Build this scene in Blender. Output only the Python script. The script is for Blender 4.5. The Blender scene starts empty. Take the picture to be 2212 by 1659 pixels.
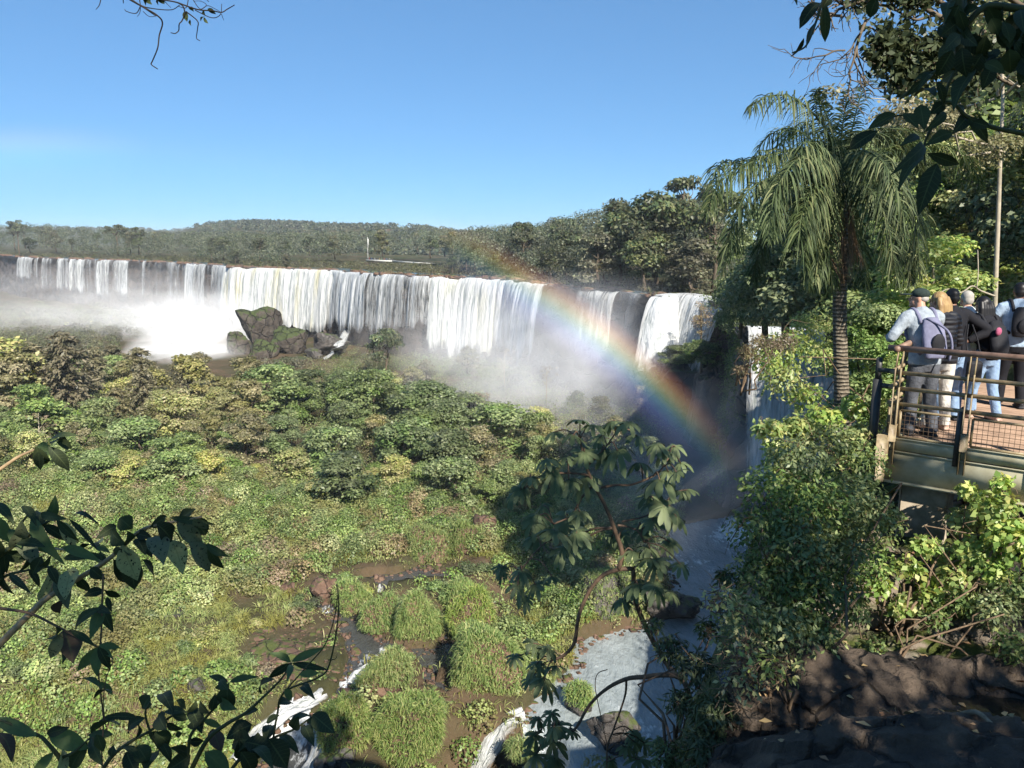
import bpy, math, numpy as np
# Waterfall gorge with a rainbow, a walkway deck with visitors and framing foliage
SKY_AIR, SKY_DUST, SKY_OZ, SKY_STR, SUN_STR, EXPO, RB_STR, FOL, HAZE = 1.0, 0.0, 3.0, .56, 4.9, 1.0, .34, 1.85, .00008
from mathutils import Vector
rng = np.random.default_rng(11)
SC = bpy.context.scene
COL = SC.collection
R = math.radians
# ------------------------------------------------------------------ camera frame
F, CX, CY, PIT = 1665.0, 1106.0, 829.5, R(10.7)
FW = np.array([0, math.cos(PIT), -math.sin(PIT)]); UPV = np.array([0, math.sin(PIT), math.cos(PIT)])
def ray(x, y):
    return FW + (x - CX) / F * np.array([1., 0, 0]) - (y - CY) / F * UPV
def at(x, y, Y):
    d = ray(x, y); return d * (Y / d[1])
def pz(x, y, z):
    d = ray(x, y); return d * (z / d[2])
def project(P):
    P = np.atleast_2d(P); d = P @ FW
    return CX + F * P[:, 0] / d, CY - F * (P @ UPV) / d
SUN_EL, SUN_AZ = R(38), R(24)
SUN = np.array([math.sin(SUN_AZ) * math.cos(SUN_EL), -math.cos(SUN_AZ) * math.cos(SUN_EL), math.sin(SUN_EL)])
def nrm(v):
    v = np.asarray(v, float); return v / (np.linalg.norm(v, axis=-1, keepdims=True) + 1e-9)
def lerp(a, b, t): return a + (b - a) * t
def sstep(a, b, x):
    t = np.clip((x - a) / (b - a), 0, 1); return t * t * (3 - 2 * t)
# ------------------------------------------------------------------ value noise
_G = np.random.default_rng(3).random((64, 64, 64))
def vnoise(P):
    P = np.asarray(P, float); i = np.floor(P).astype(int); f = P - i; f = f * f * (3 - 2 * f); i %= 64; j = (i + 1) % 64
    x0, y0, z0 = i[..., 0], i[..., 1], i[..., 2]; x1, y1, z1 = j[..., 0], j[..., 1], j[..., 2]
    fx, fy, fz = f[..., 0], f[..., 1], f[..., 2]
    a = lerp(lerp(_G[x0, y0, z0], _G[x1, y0, z0], fx), lerp(_G[x0, y1, z0], _G[x1, y1, z0], fx), fy)
    b = lerp(lerp(_G[x0, y0, z1], _G[x1, y0, z1], fx), lerp(_G[x0, y1, z1], _G[x1, y1, z1], fx), fy)
    return lerp(a, b, fz)
def fbm(P, o=4):
    P = np.asarray(P, float); s = 0; a = .5
    for k in range(o):
        s = s + a * vnoise(P * 2 ** k + 7.3 * k); a *= .5
    return s / (1 - .5 ** o) - .5
# ------------------------------------------------------------------ mesh builder
class MB:
    def __init__(s): s.V = []; s.Q = []; s.T = []; s.mq = []; s.mt = []; s.n = 0; s.uv = []
    def add(s, V, Q=None, T=None, mi=0, uv=None):
        V = np.asarray(V, float).reshape(-1, 3)
        if Q is not None and len(Q):
            Q = np.asarray(Q, np.int64).reshape(-1, 4) + s.n; s.Q.append(Q); s.mq.append(np.full(len(Q), mi))
        if T is not None and len(T):
            T = np.asarray(T, np.int64).reshape(-1, 3) + s.n; s.T.append(T); s.mt.append(np.full(len(T), mi))
        s.V.append(V); s.uv.append(np.zeros((len(V), 2)) if uv is None else np.asarray(uv, float)); s.n += len(V); return s
    def mesh(s, name, mats, smooth=False, uv=False):
        me = bpy.data.meshes.new(name)
        V = np.concatenate(s.V); me.vertices.add(len(V)); me.vertices.foreach_set('co', V.ravel())
        Q = np.concatenate(s.Q) if s.Q else np.zeros((0, 4), int); T = np.concatenate(s.T) if s.T else np.zeros((0, 3), int)
        lv = np.concatenate([Q.ravel(), T.ravel()]).astype(np.int32)
        me.loops.add(len(lv)); me.loops.foreach_set('vertex_index', lv)
        nq, nt = len(Q), len(T); me.polygons.add(nq + nt)
        ls = np.concatenate([np.arange(nq) * 4, nq * 4 + np.arange(nt) * 3]).astype(np.int32)
        me.polygons.foreach_set('loop_start', ls)
        mi = np.concatenate([*s.mq, *s.mt]).astype(np.int32); me.polygons.foreach_set('material_index', mi)
        if not isinstance(mats, (list, tuple)): mats = [mats]
        for m in mats: me.materials.append(m)
        me.update(calc_edges=True)
        if smooth: me.polygons.foreach_set('use_smooth', np.ones(nq + nt, bool))
        if uv:
            U = np.concatenate(s.uv)[lv]; l = me.uv_layers.new(name='UVMap'); l.data.foreach_set('uv', U.astype(np.float32).ravel())
        me.validate(); return me
def attr(me, name, vals):
    a = me.attributes.new(name, 'FLOAT', 'POINT'); a.data.foreach_set('value', np.asarray(vals, np.float32).ravel())
def link(name, me, parent=None, loc=None, rz=0.):
    o = bpy.data.objects.new(name, me); COL.objects.link(o)
    if parent is not None: o.parent = parent
    if loc is not None: o.location = loc
    o.rotation_euler[2] = rz; return o
def tag(o, label, cat, group=None, kind=None):
    o['label'] = label
    o['category'] = cat
    if group: o['group'] = group
    if kind: o['kind'] = kind
    return o
def thing(name, label, cat, loc=(0, 0, 0), rz=0., group=None):
    return tag(link(name, None, None, loc, rz), label, cat, group)
def struct(name, me, label=None, kind='structure'):
    o = link(name, me); o['kind'] = kind
    if label: o['label'] = label
    return o
def copy_tree(o, parent=None):
    c = o.copy(); COL.objects.link(c)
    if parent is not None: c.parent = parent
    for ch in o.children: copy_tree(ch, c)
    return c
# ------------------------------------------------------------------ shape helpers
def tube(P, r, n=6, cap=True):
    P = np.asarray(P, float); m = len(P); r = np.broadcast_to(np.asarray(r, float), (m,)) if np.ndim(r) else np.full(m, r)
    T = np.gradient(P, axis=0) if m > 2 else np.repeat((P[1:] - P[:1]), m, 0); T = nrm(T)
    a = np.array([0, 0, 1.]) if abs(T[0][2]) < .9 else np.array([1., 0, 0]); N = np.zeros((m, 3)); n0 = nrm(np.cross(T[0], a))
    for i in range(m):
        n0 = nrm(n0 - T[i] * (n0 @ T[i])); N[i] = n0
    B = np.cross(T, N); an = np.linspace(0, 2 * np.pi, n, endpoint=False)
    V = P[:, None] + r[:, None, None] * (np.cos(an)[None, :, None] * N[:, None] + np.sin(an)[None, :, None] * B[:, None])
    i = np.arange(m - 1)[:, None]; j = np.arange(n)[None]; k = (j + 1) % n
    Q = np.stack([i * n + j, i * n + k, (i + 1) * n + k, (i + 1) * n + j], -1).reshape(-1, 4)
    V = V.reshape(-1, 3); Tt = None
    if cap:
        V = np.vstack([V, P[0], P[-1]]); j = np.arange(n); k = (j + 1) % n
        Tt = np.vstack([np.stack([k, j, np.full(n, m * n)], -1), np.stack([(m - 1) * n + j, (m - 1) * n + k, np.full(n, m * n + 1)], -1)])
    return V, Q, Tt
def smooth_path(P, k=6):
    P = np.asarray(P, float)
    if len(P) < 3: return np.array([lerp(P[0], P[-1], t) for t in np.linspace(0, 1, k + 1)])
    out = []; E = np.vstack([2 * P[0] - P[1], P, 2 * P[-1] - P[-2]])
    for i in range(1, len(E) - 2):
        p0, p1, p2, p3 = E[i - 1:i + 3]
        for t in np.arange(k) / k:
            out.append(.5 * (2 * p1 + (p2 - p0) * t + (2 * p0 - 5 * p1 + 4 * p2 - p3) * t * t + (3 * p1 - p0 - 3 * p2 + p3) * t ** 3))
    out.append(P[-1]); return np.array(out)
def box(c, s, ax=None, bev=.0):
    c = np.asarray(c, float); s = np.asarray(s, float) / 2
    A = np.eye(3) if ax is None else np.asarray(ax, float)
    if bev <= 0:
        L = np.array([[x, y, z] for x in (-1, 1) for y in (-1, 1) for z in (-1, 1)], float) * s
        Q = [[0, 1, 3, 2], [4, 6, 7, 5], [0, 4, 5, 1], [2, 3, 7, 6], [0, 2, 6, 4], [1, 5, 7, 3]]
        return c + L @ A, Q, None
    b = min(bev, s.min() * .9); V = []; idx = {}
    for x in (-1, 1):
        for y in (-1, 1):
            for z in (-1, 1):
                q = np.array([x, y, z], float)
                for k in range(3):
                    v = q * (s - b); v[k] = q[k] * s[k]; idx[(x, y, z, k)] = len(V); V.append(v)
    Q, T = [], []
    def oth(k): return [(1, 2), (0, 2), (0, 1)][k]
    for k in range(3):
        a, d = oth(k)
        for sg in (-1, 1):
            f = []
            for (p, q) in ((-1, -1), (1, -1), (1, 1), (-1, 1)):
                e = [0, 0, 0]; e[k] = sg; e[a] = p; e[d] = q; f.append(idx[(*e, k)])
            Q.append(f)
        for p in (-1, 1):
            for q in (-1, 1):
                e0 = [0, 0, 0]; e0[k] = -1; e0[a] = p; e0[d] = q; e1 = list(e0); e1[k] = 1
                Q.append([idx[(*e0, a)], idx[(*e1, a)], idx[(*e1, d)], idx[(*e0, d)]])
    for x in (-1, 1):
        for y in (-1, 1):
            for z in (-1, 1): T.append([idx[(x, y, z, k)] for k in range(3)])
    return c + np.array(V) @ A, Q, T
def beam(p, q, w, h, up=(0, 0, 1), bev=0.):
    p = np.asarray(p, float); q = np.asarray(q, float); d = q - p; L = np.linalg.norm(d); d = d / L
    s = nrm(np.cross(d, up)); u = np.cross(s, d)
    return box((p + q) / 2, (L, w, h), np.array([d, s, u]), bev)
def cards(B, U, N, L, W, fold=.12):
    """N rhombic leaves: base B, axis U, normal N."""
    B = np.asarray(B, float); S = nrm(np.cross(N, U)); L = np.broadcast_to(L, (len(B),))[:, None]; W = np.broadcast_to(W, (len(B),))[:, None]
    Nn = np.cross(U, S)
    mid = B + U * L * .48 + Nn * W * fold
    V = np.stack([B, mid + S * W * .5, B + U * L - Nn * L * .12, mid - S * W * .5], 1).reshape(-1, 3)
    return V, np.arange(len(B) * 4).reshape(-1, 4)
def rand_dir(n, g=None):
    return nrm((g or rng).normal(size=(n, 3)))
def clump_leaves(mb, C, rad, n, L, W, g, squash=.75, up=.45, jit=.55, droop=.35, lo=.55, mi=0, shade=0.):
    """leaves on the outer shells of clumps C (k,3) with radii rad (k,)"""
    C = np.asarray(C, float); k = len(C); rad = np.broadcast_to(rad, (k,)).astype(float)
    wt = rad ** 2; idx = g.choice(k, n, p=wt / wt.sum())
    d = rand_dir(n, g); d[:, 2] = np.abs(d[:, 2]) * np.where(g.random(n) < .72, 1, -1)
    rr = rad[idx] * (lo + (1.08 - lo) * g.random(n) ** .6)
    P = C[idx] + d * rr[:, None] * np.array([1, 1, squash])
    N = nrm(d + np.array([0, 0, up]) + g.normal(size=(n, 3)) * jit)
    U = nrm(np.cross(N, rand_dir(n, g)) + d * .4 - np.array([0, 0, droop])); N = nrm(N - U * (N * U).sum(1)[:, None])
    s = g.uniform(.65, 1.25, n)
    V, Q = cards(P, U, N, L * s, W * s); tn = g.random((k, 2))[idx]; mb.add(V, Q, mi=mi, uv=np.repeat(tn, 4, 0))
# ------------------------------------------------------------------ materials
def newmat(name):
    m = bpy.data.materials.new(name); m.use_nodes = True; nt = m.node_tree; nt.nodes.clear(); return m, nt
def nd(nt, t, **kw):
    n = nt.nodes.new(t)
    for k, v in kw.items():
        if k.startswith('i_'):
            key = k[2:]; key = int(key) if key.isdigit() else key.replace('_', ' ')
            n.inputs[key].default_value = v
        else: setattr(n, k, v)
    return n
def ramp(nt, src, stops, interp='LINEAR'):
    r = nd(nt, 'ShaderNodeValToRGB'); e = r.color_ramp.elements; r.color_ramp.interpolation = interp
    while len(e) < len(stops): e.new(.5)
    for q, (p, c) in zip(e, stops):
        q.position = p; q.color = c if len(c) == 4 else (*c, 1)
    nt.links.new(src, r.inputs[0]); return r.outputs[0]
def mixc(nt, f, a, b, mode='MIX'):
    m = nd(nt, 'ShaderNodeMix', data_type='RGBA', blend_type=mode)
    for s, v in ((m.inputs[0], f), (m.inputs[6], a), (m.inputs[7], b)):
        if hasattr(v, 'is_linked') or hasattr(v, 'links'): nt.links.new(v, s)
        else: s.default_value = v if not isinstance(v, tuple) or len(v) == 4 else (*v, 1)
    return m.outputs[2]
def mth(nt, op, a, b=None, c=None, clamp=False):
    m = nd(nt, 'ShaderNodeMath', operation=op, use_clamp=clamp)
    for s, v in zip(m.inputs, (a, b, c)):
        if v is None: continue
        if hasattr(v, 'links'): nt.links.new(v, s)
        else: s.default_value = v
    return m.outputs[0]
def pos(nt, scale=(1, 1, 1), kind='Object'):
    if kind == 'World': s = nd(nt, 'ShaderNodeNewGeometry').outputs['Position']
    else: s = nd(nt, 'ShaderNodeTexCoord').outputs[kind]
    m = nd(nt, 'ShaderNodeMapping'); m.inputs['Scale'].default_value = scale; nt.links.new(s, m.inputs[0]); return m.outputs[0]
def noise(nt, vec, scale, detail=4, rough=.6, dist=0.):
    n = nd(nt, 'ShaderNodeTexNoise'); n.inputs['Scale'].default_value = scale; n.inputs['Detail'].default_value = detail
    n.inputs['Roughness'].default_value = rough; n.inputs['Distortion'].default_value = dist; nt.links.new(vec, n.inputs['Vector']); return n.outputs[0]
def bump(nt, h, strength, dist=.1):
    b = nd(nt, 'ShaderNodeBump'); b.inputs['Strength'].default_value = strength; b.inputs['Distance'].default_value = dist
    nt.links.new(h, b.inputs['Height']); return b.outputs[0]
def finish(nt, col, rough=.7, normal=None, spec=.3, **kw):
    p = nd(nt, 'ShaderNodeBsdfPrincipled'); o = nd(nt, 'ShaderNodeOutputMaterial')
    if hasattr(col, 'links'): nt.links.new(col, p.inputs['Base Color'])
    else: p.inputs['Base Color'].default_value = (*col, 1)
    if hasattr(rough, 'links'): nt.links.new(rough, p.inputs['Roughness'])
    else: p.inputs['Roughness'].default_value = rough
    p.inputs['Specular IOR Level'].default_value = spec
    for k, v in kw.items(): p.inputs[k.replace('_', ' ')].default_value = v
    if normal is not None: nt.links.new(normal, p.inputs['Normal'])
    nt.links.new(p.outputs[0], o.inputs[0]); return p, o
def leafmat(name, cols, rough=.45, trans=.28, spec=.35, patch=0., patchcol=None, objvar=.35, spots=None, tint=0., veins=False):
    """cols: list of base colours picked per leaf"""
    m, nt = newmat(name); gi = nd(nt, 'ShaderNodeNewGeometry'); oi = nd(nt, 'ShaderNodeObjectInfo')
    st = [(i / max(1, len(cols) - 1), c) for i, c in enumerate(cols)]
    c = ramp(nt, gi.outputs['Random Per Island'], [(q, tuple(x * FOL for x in w)) for q, w in st])
    hs = nd(nt, 'ShaderNodeHueSaturation'); nt.links.new(c, hs.inputs['Color'])
    nt.links.new(mth(nt, 'MULTIPLY_ADD', oi.outputs['Random'], .05 * objvar, .492 - .025 * objvar), hs.inputs['Hue'])
    nt.links.new(mth(nt, 'MULTIPLY_ADD', mth(nt, 'FRACT', mth(nt, 'MULTIPLY', oi.outputs['Random'], 7.13)), .9 * objvar, 1 - .45 * objvar), hs.inputs['Value'])
    nt.links.new(mth(nt, 'MULTIPLY_ADD', mth(nt, 'FRACT', mth(nt, 'MULTIPLY', oi.outputs['Random'], 3.71)), .5 * objvar, .84 - .25 * objvar), hs.inputs['Saturation'])
    c = hs.outputs[0]
    if tint:
        uv = nd(nt, 'ShaderNodeUVMap'); sp = nd(nt, 'ShaderNodeSeparateXYZ'); nt.links.new(uv.outputs[0], sp.inputs[0]); h2 = nd(nt, 'ShaderNodeHueSaturation'); nt.links.new(c, h2.inputs['Color'])
        nt.links.new(mth(nt, 'MULTIPLY_ADD', sp.outputs[0], tint, 1 - .5 * tint), h2.inputs['Value']); nt.links.new(mth(nt, 'MULTIPLY_ADD', sp.outputs[1], .05 * tint, .5 - .03 * tint), h2.inputs['Hue']); nt.links.new(mth(nt, 'MULTIPLY_ADD', sp.outputs[1], .5 * tint, 1 - .35 * tint), h2.inputs['Saturation']); c = h2.outputs[0]
    if veins:
        uv = nd(nt, 'ShaderNodeUVMap'); sp = nd(nt, 'ShaderNodeSeparateXYZ'); nt.links.new(uv.outputs[0], sp.inputs[0]); au = mth(nt, 'ABSOLUTE', sp.outputs[0]); rib = mth(nt, 'LESS_THAN', au, .07)
        lat = mth(nt, 'GREATER_THAN', mth(nt, 'SINE', mth(nt, 'MULTIPLY', mth(nt, 'SUBTRACT', sp.outputs[1], mth(nt, 'MULTIPLY', au, .12)), 60.)), .9); f = mth(nt, 'MAXIMUM', mth(nt, 'MULTIPLY', rib, .8), mth(nt, 'MULTIPLY', lat, .4)); c = mixc(nt, f, c, mixc(nt, .5, c, (.16, .2, .08)))
        n = noise(nt, pos(nt), 60, 4); c = mixc(nt, mth(nt, 'MULTIPLY', n, .5), c, (.03, .03, .012))
    if patch:
        n = noise(nt, pos(nt, kind='World'), patch, 3); n = ramp(nt, n, [(.42, (0, 0, 0)), (.62, (1, 1, 1))]); c = mixc(nt, n, c, patchcol)
    if spots:
        n = noise(nt, pos(nt, kind='Object'), spots[0], 2); n = ramp(nt, n, [(.60, (0, 0, 0)), (.66, (1, 1, 1))]); c = mixc(nt, n, c, spots[1])
    p, o = finish(nt, c, rough, None, spec)
    t = nd(nt, 'ShaderNodeBsdfTranslucent'); hv = nd(nt, 'ShaderNodeHueSaturation'); hv.inputs['Value'].default_value = 1.5; hv.inputs['Saturation'].default_value = 1.15
    hv.inputs['Hue'].default_value = .485
    nt.links.new(c, hv.inputs['Color']); nt.links.new(hv.outputs[0], t.inputs[0])
    mx = nd(nt, 'ShaderNodeMixShader'); mx.inputs[0].default_value = trans
    nt.links.new(p.outputs[0], mx.inputs[1]); nt.links.new(t.outputs[0], mx.inputs[2]); nt.links.new(mx.outputs[0], o.inputs[0]); return m
def rockmat(name, cols, scale=.5, moss=None, mossamt=.5, rough=.85, bstr=.6, wet=0, bd=.3, crack=0.):
    m, nt = newmat(name); v = pos(nt, kind='World'); n = noise(nt, v, scale, 8, .65)
    c = ramp(nt, n, [(.3 + .4 * i / (len(cols) - 1), q) for i, q in enumerate(cols)])
    n2 = noise(nt, v, scale * 6, 6, .7); c = mixc(nt, mth(nt, 'MULTIPLY', n2, .45), c, (.02, .017, .014), 'MIX')
    if moss:
        g = nd(nt, 'ShaderNodeNewGeometry'); sp = nd(nt, 'ShaderNodeSeparateXYZ'); nt.links.new(g.outputs['Normal'], sp.inputs[0])
        f = mth(nt, 'ADD', mth(nt, 'MULTIPLY', sp.outputs[2], .5), noise(nt, v, scale * 1.7, 5)); f = ramp(nt, f, [(1.05 - mossamt, (0, 0, 0)), (1.2 - mossamt, (1, 1, 1))])
        c = mixc(nt, f, c, mixc(nt, noise(nt, v, scale * 5, 4), moss[0], moss[1]))
    h = mth(nt, 'ADD', n, mth(nt, 'MULTIPLY', n2, .5))
    if crack:
        dv = nd(nt, 'ShaderNodeVectorMath', operation='ADD'); nz = nd(nt, 'ShaderNodeTexNoise'); nz.inputs['Scale'].default_value = crack * 1.5; nz.inputs['Detail'].default_value = 5; nt.links.new(v, nz.inputs['Vector'])
        sc2 = nd(nt, 'ShaderNodeVectorMath', operation='SCALE'); sc2.inputs[3].default_value = .8 / crack; nt.links.new(nz.outputs['Color'], sc2.inputs[0]); nt.links.new(v, dv.inputs[0]); nt.links.new(sc2.outputs[0], dv.inputs[1])
        vo = nd(nt, 'ShaderNodeTexVoronoi', feature='DISTANCE_TO_EDGE'); vo.inputs['Scale'].default_value = crack; nt.links.new(dv.outputs[0], vo.inputs['Vector']); ck = ramp(nt, vo.outputs['Distance'], [(.0, (0, 0, 0)), (.05, (1, 1, 1))])
        c = mixc(nt, ck, mixc(nt, .75, c, (.012, .01, .008)), c); h = mth(nt, 'ADD', h, mth(nt, 'MULTIPLY', ck, .6))
    finish(nt, c, rough, bump(nt, h, bstr, bd), .3 + wet); return m
def flatmat(name, col, rough=.6, spec=.3, var=.25, scale=30, col2=None, bstr=.0, metal=0., vscale=(1, 1, 1)):
    m, nt = newmat(name); v = pos(nt, vscale); n = noise(nt, v, scale, 5)
    c2 = col2 or tuple(x * (1 - var) for x in col); c = ramp(nt, n, [(.35, c2), (.65, col)])
    finish(nt, c, rough, bump(nt, n, bstr, .02) if bstr else None, spec, Metallic=metal); return m
ORD = 'first second third fourth fifth sixth seventh eighth ninth tenth eleventh twelfth thirteenth fourteenth fifteenth sixteenth seventeenth eighteenth nineteenth twentieth'.split()
TENS = {20: 'twenty', 30: 'thirty', 40: 'forty', 50: 'fifty', 60: 'sixty', 70: 'seventy', 80: 'eighty', 90: 'ninety'}
def ordw(i):
    n = i + 1
    if n <= 20: return ORD[i]
    t, u = n // 10 * 10, n % 10
    return TENS.get(t, 'hundred') + '-' + ORD[u - 1] if u else TENS.get(t, 'hundred')[:-1] + 'ieth'
PENDING = []
def later(o, desc, place, cat, group):
    """label by look and place; repeats inside one place are told apart by their order from the left"""
    o['category'] = cat; o['group'] = group; PENDING.append((o, desc, place))
def flush_labels():
    from collections import defaultdict
    d = defaultdict(list)
    for o, desc, place in PENDING: d[(desc, place)].append(o)
    for (desc, place), os_ in d.items():
        if len(os_) == 1: os_[0]['label'] = f'{desc} {place}'; continue
        os_.sort(key=lambda o: o.location[0] / max(1., o.location[1]))
        for i, o in enumerate(os_): o['label'] = f'{desc} {place}, {ordw(i)} from the left there'
# ================================================================== camera, sky, sun
cam = bpy.data.cameras.new('camera'); camo = bpy.data.objects.new('camera', cam); COL.objects.link(camo)
cam.sensor_width = 36; cam.lens = 36 * F / 2212; cam.clip_start = .05; cam.clip_end = 30000
camo.rotation_euler = (R(90) - PIT, 0, 0); SC.camera = camo
W = bpy.data.worlds.new('World'); SC.world = W; W.use_nodes = True; nt = W.node_tree; nt.nodes.clear()
sk = nd(nt, 'ShaderNodeTexSky', sky_type='NISHITA', sun_disc=False, sun_elevation=SUN_EL, sun_rotation=math.pi - SUN_AZ,
        air_density=SKY_AIR, dust_density=SKY_DUST, ozone_density=SKY_OZ, altitude=3000)
bg = nd(nt, 'ShaderNodeBackground'); bg.inputs[1].default_value = SKY_STR; wo = nd(nt, 'ShaderNodeOutputWorld')
ga = nd(nt, 'ShaderNodeGamma'); ga.inputs[1].default_value = .55; sc_ = mixc(nt, 1., sk.outputs[0], (.1, .1, .1, 1), 'MULTIPLY'); nt.links.new(sc_, ga.inputs[0])
nt.links.new(mixc(nt, 1., ga.outputs[0], (.42, .715, 1., 1), 'MULTIPLY'), bg.inputs[0]); nt.links.new(bg.outputs[0], wo.inputs[0])
sl = bpy.data.lights.new('sun', 'SUN'); sl.energy = SUN_STR; sl.angle = R(.53); sl.color = (1, .94, .84)
so = bpy.data.objects.new('sun', sl); COL.objects.link(so); so.rotation_euler = Vector(SUN).to_track_quat('Z', 'Y').to_euler()
vs = SC.view_settings; vs.view_transform = 'Standard'; vs.look = 'None'; vs.gamma = 1; vs.exposure = EXPO; vs.use_curve_mapping = False
cy = SC.cycles; cy.max_bounces = 6; cy.diffuse_bounces = 3; cy.glossy_bounces = 2; cy.transmission_bounces = 3; cy.transparent_max_bounces = 24
cy.volume_bounces = 1; cy.volume_max_steps = 256; cy.volume_step_rate = 1.0; cy.caustics_reflective = False; cy.caustics_refractive = False
cy.sample_clamp_indirect = 6; cy.use_denoising = True; cy.use_adaptive_sampling = True; cy.adaptive_threshold = .015
SC.render.engine = 'CYCLES'
# ================================================================== setting materials
M = {}
M['rock_wet'] = rockmat('wet basalt', [(.035, .026, .02), (.09, .062, .045), (.16, .12, .09)], .12, ((.03, .05, .012), (.07, .09, .02)), .25, .6, 1., .2, 1.2, .14)
M['rock_red'] = rockmat('red basalt', [(.09, .056, .038), (.17, .1, .068), (.25, .16, .11)], .35, ((.05, .07, .015), (.1, .11, .03)), .12, .85, .7, 0, .5, .35)
M['rock_moss'] = rockmat('mossy basalt', [(.045, .038, .032), (.1, .082, .066), (.17, .14, .115)], .3, ((.045, .065, .02), (.085, .1, .035)), .48, .9, 1., 0, 1.5, .16)
M['rock_dark'] = rockmat('dark wet boulder', [(.03, .026, .024), (.07, .06, .052), (.13, .11, .095)], .4, ((.04, .06, .012), (.08, .1, .02)), .2, .6, .8, .2, .4, .4)
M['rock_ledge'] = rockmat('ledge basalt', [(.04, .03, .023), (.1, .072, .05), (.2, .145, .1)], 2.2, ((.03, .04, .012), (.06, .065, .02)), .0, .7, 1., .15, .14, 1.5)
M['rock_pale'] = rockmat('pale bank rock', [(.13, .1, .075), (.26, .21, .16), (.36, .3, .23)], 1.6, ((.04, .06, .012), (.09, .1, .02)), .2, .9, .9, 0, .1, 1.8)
def soilmat():
    m, nt = newmat('valley soil'); v = pos(nt, kind='World')
    n = noise(nt, v, .05, 6, .65); n2 = noise(nt, v, .6, 6, .7)
    c = ramp(nt, n, [(.3, (.05, .052, .022)), (.45, (.085, .075, .04)), (.58, (.13, .088, .056)), (.72, (.19, .125, .085))])
    c = mixc(nt, mth(nt, 'MULTIPLY', n2, .7), c, (.03, .03, .012)); finish(nt, c, .95, bump(nt, n2, .8, .6), .1); return m
M['soil'] = soilmat()
def topmat():
    m, nt = newmat('plateau ground'); v = pos(nt, kind='World')
    n = noise(nt, v, .03, 6, .65); c = ramp(nt, n, [(.35, (.03, .045, .014)), (.55, (.07, .065, .03)), (.7, (.15, .085, .055))]); finish(nt, c, .95, None, .1); return m
M['plateau'] = topmat()
def rivermat(name, deep, milk, s=.25, rip=.5, foamthr=.62, rough=.12):
    m, nt = newmat(name); v = pos(nt, (1, .45, 1), 'World'); n = noise(nt, v, s, 6, .65, .6); n2 = noise(nt, v, s * 5, 5, .6, .3)
    at_ = nd(nt, 'ShaderNodeAttribute', attribute_name='foam'); c = mixc(nt, n, deep, milk); mk = nd(nt, 'ShaderNodeAttribute', attribute_name='silt'); c = mixc(nt, mk.outputs['Fac'], c, mixc(nt, n, (.035, .037, .036), (.085, .085, .08)))
    f = mth(nt, 'ADD', mth(nt, 'MULTIPLY', n2, .6), mth(nt, 'ADD', mth(nt, 'MULTIPLY', n, .45), at_.outputs['Fac']))
    f = ramp(nt, f, [(foamthr, (0, 0, 0)), (foamthr + .16, (1, 1, 1))])
    c = mixc(nt, f, c, (.78, .8, .8)); r = mth(nt, 'MULTIPLY_ADD', f, .6, rough)
    finish(nt, c, r, bump(nt, mth(nt, 'ADD', n2, mth(nt, 'MULTIPLY', n, 2)), rip, .35), .5); return m
M['river'] = rivermat('milky river', (.13, .155, .15), (.4, .44, .45), .3, .9, .5)
M['upriver'] = rivermat('upper river', (.05, .09, .12), (.12, .18, .22), .15, .3, .7)
def fallmat(name, white, gap, fx=.9, fv=.035, lo=.28, hi=.5, tint=None):
    """falling water: white threads with gaps through which the rock shows"""
    m, nt = newmat(name); uv = nd(nt, 'ShaderNodeUVMap'); mp = nd(nt, 'ShaderNodeMapping'); mp.inputs['Scale'].default_value = (fx, fv, 1); nt.links.new(uv.outputs[0], mp.inputs[0])
    n = noise(nt, mp.outputs[0], 1., 5, .62, .25)
    mp2 = nd(nt, 'ShaderNodeMapping'); mp2.inputs['Scale'].default_value = (fx * 3.1, fv * 3.5, 1); nt.links.new(uv.outputs[0], mp2.inputs[0]); n2 = noise(nt, mp2.outputs[0], 1., 4, .6, .4)
    mp3 = nd(nt, 'ShaderNodeMapping'); mp3.inputs['Scale'].default_value = (fx * .22, fv * .3, 1); nt.links.new(uv.outputs[0], mp3.inputs[0]); n3 = noise(nt, mp3.outputs[0], 1., 2, .5)
    c = ramp(nt, mth(nt, 'MULTIPLY_ADD', n2, .6, mth(nt, 'MULTIPLY', n, .4)), [(.34, gap), (.52, white)])
    if tint: c = mixc(nt, ramp(nt, n3, [(.52, (0, 0, 0)), (.66, (1, 1, 1))]), c, tint, 'MULTIPLY')
    d = nd(nt, 'ShaderNodeAttribute', attribute_name='dens')
    a = mth(nt, 'ADD', mth(nt, 'ADD', mth(nt, 'MULTIPLY', n, .7), mth(nt, 'MULTIPLY', n3, .4)), mth(nt, 'MULTIPLY_ADD', n2, .35, d.outputs['Fac']))
    a = ramp(nt, mth(nt, 'MULTIPLY', a, .5), [(lo, (0, 0, 0)), (hi, (1, 1, 1))])
    p, o = finish(nt, c, .75, bump(nt, mth(nt, 'ADD', n2, n), .7, 1.2), .2); p.inputs['Subsurface Weight'].default_value = 0
    t = nd(nt, 'ShaderNodeBsdfTransparent'); mx = nd(nt, 'ShaderNodeMixShader'); nt.links.new(a, mx.inputs[0]); nt.links.new(t.outputs[0], mx.inputs[1]); nt.links.new(p.outputs[0], mx.inputs[2])
    nt.links.new(mx.outputs[0], o.inputs[0]); return m
M['fall'] = fallmat('white falling water', (.56, .565, .56), (.2, .235, .22), .5, .05, .32, .56)
M['fall_big'] = fallmat('heavy falling water', (.56, .56, .54), (.27, .31, .285), .38, .045, .24, .44, (1, .92, .68))
M['veil'] = fallmat('thin falling water', (.5, .51, .52), (.26, .28, .29), .5, .02)
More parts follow.
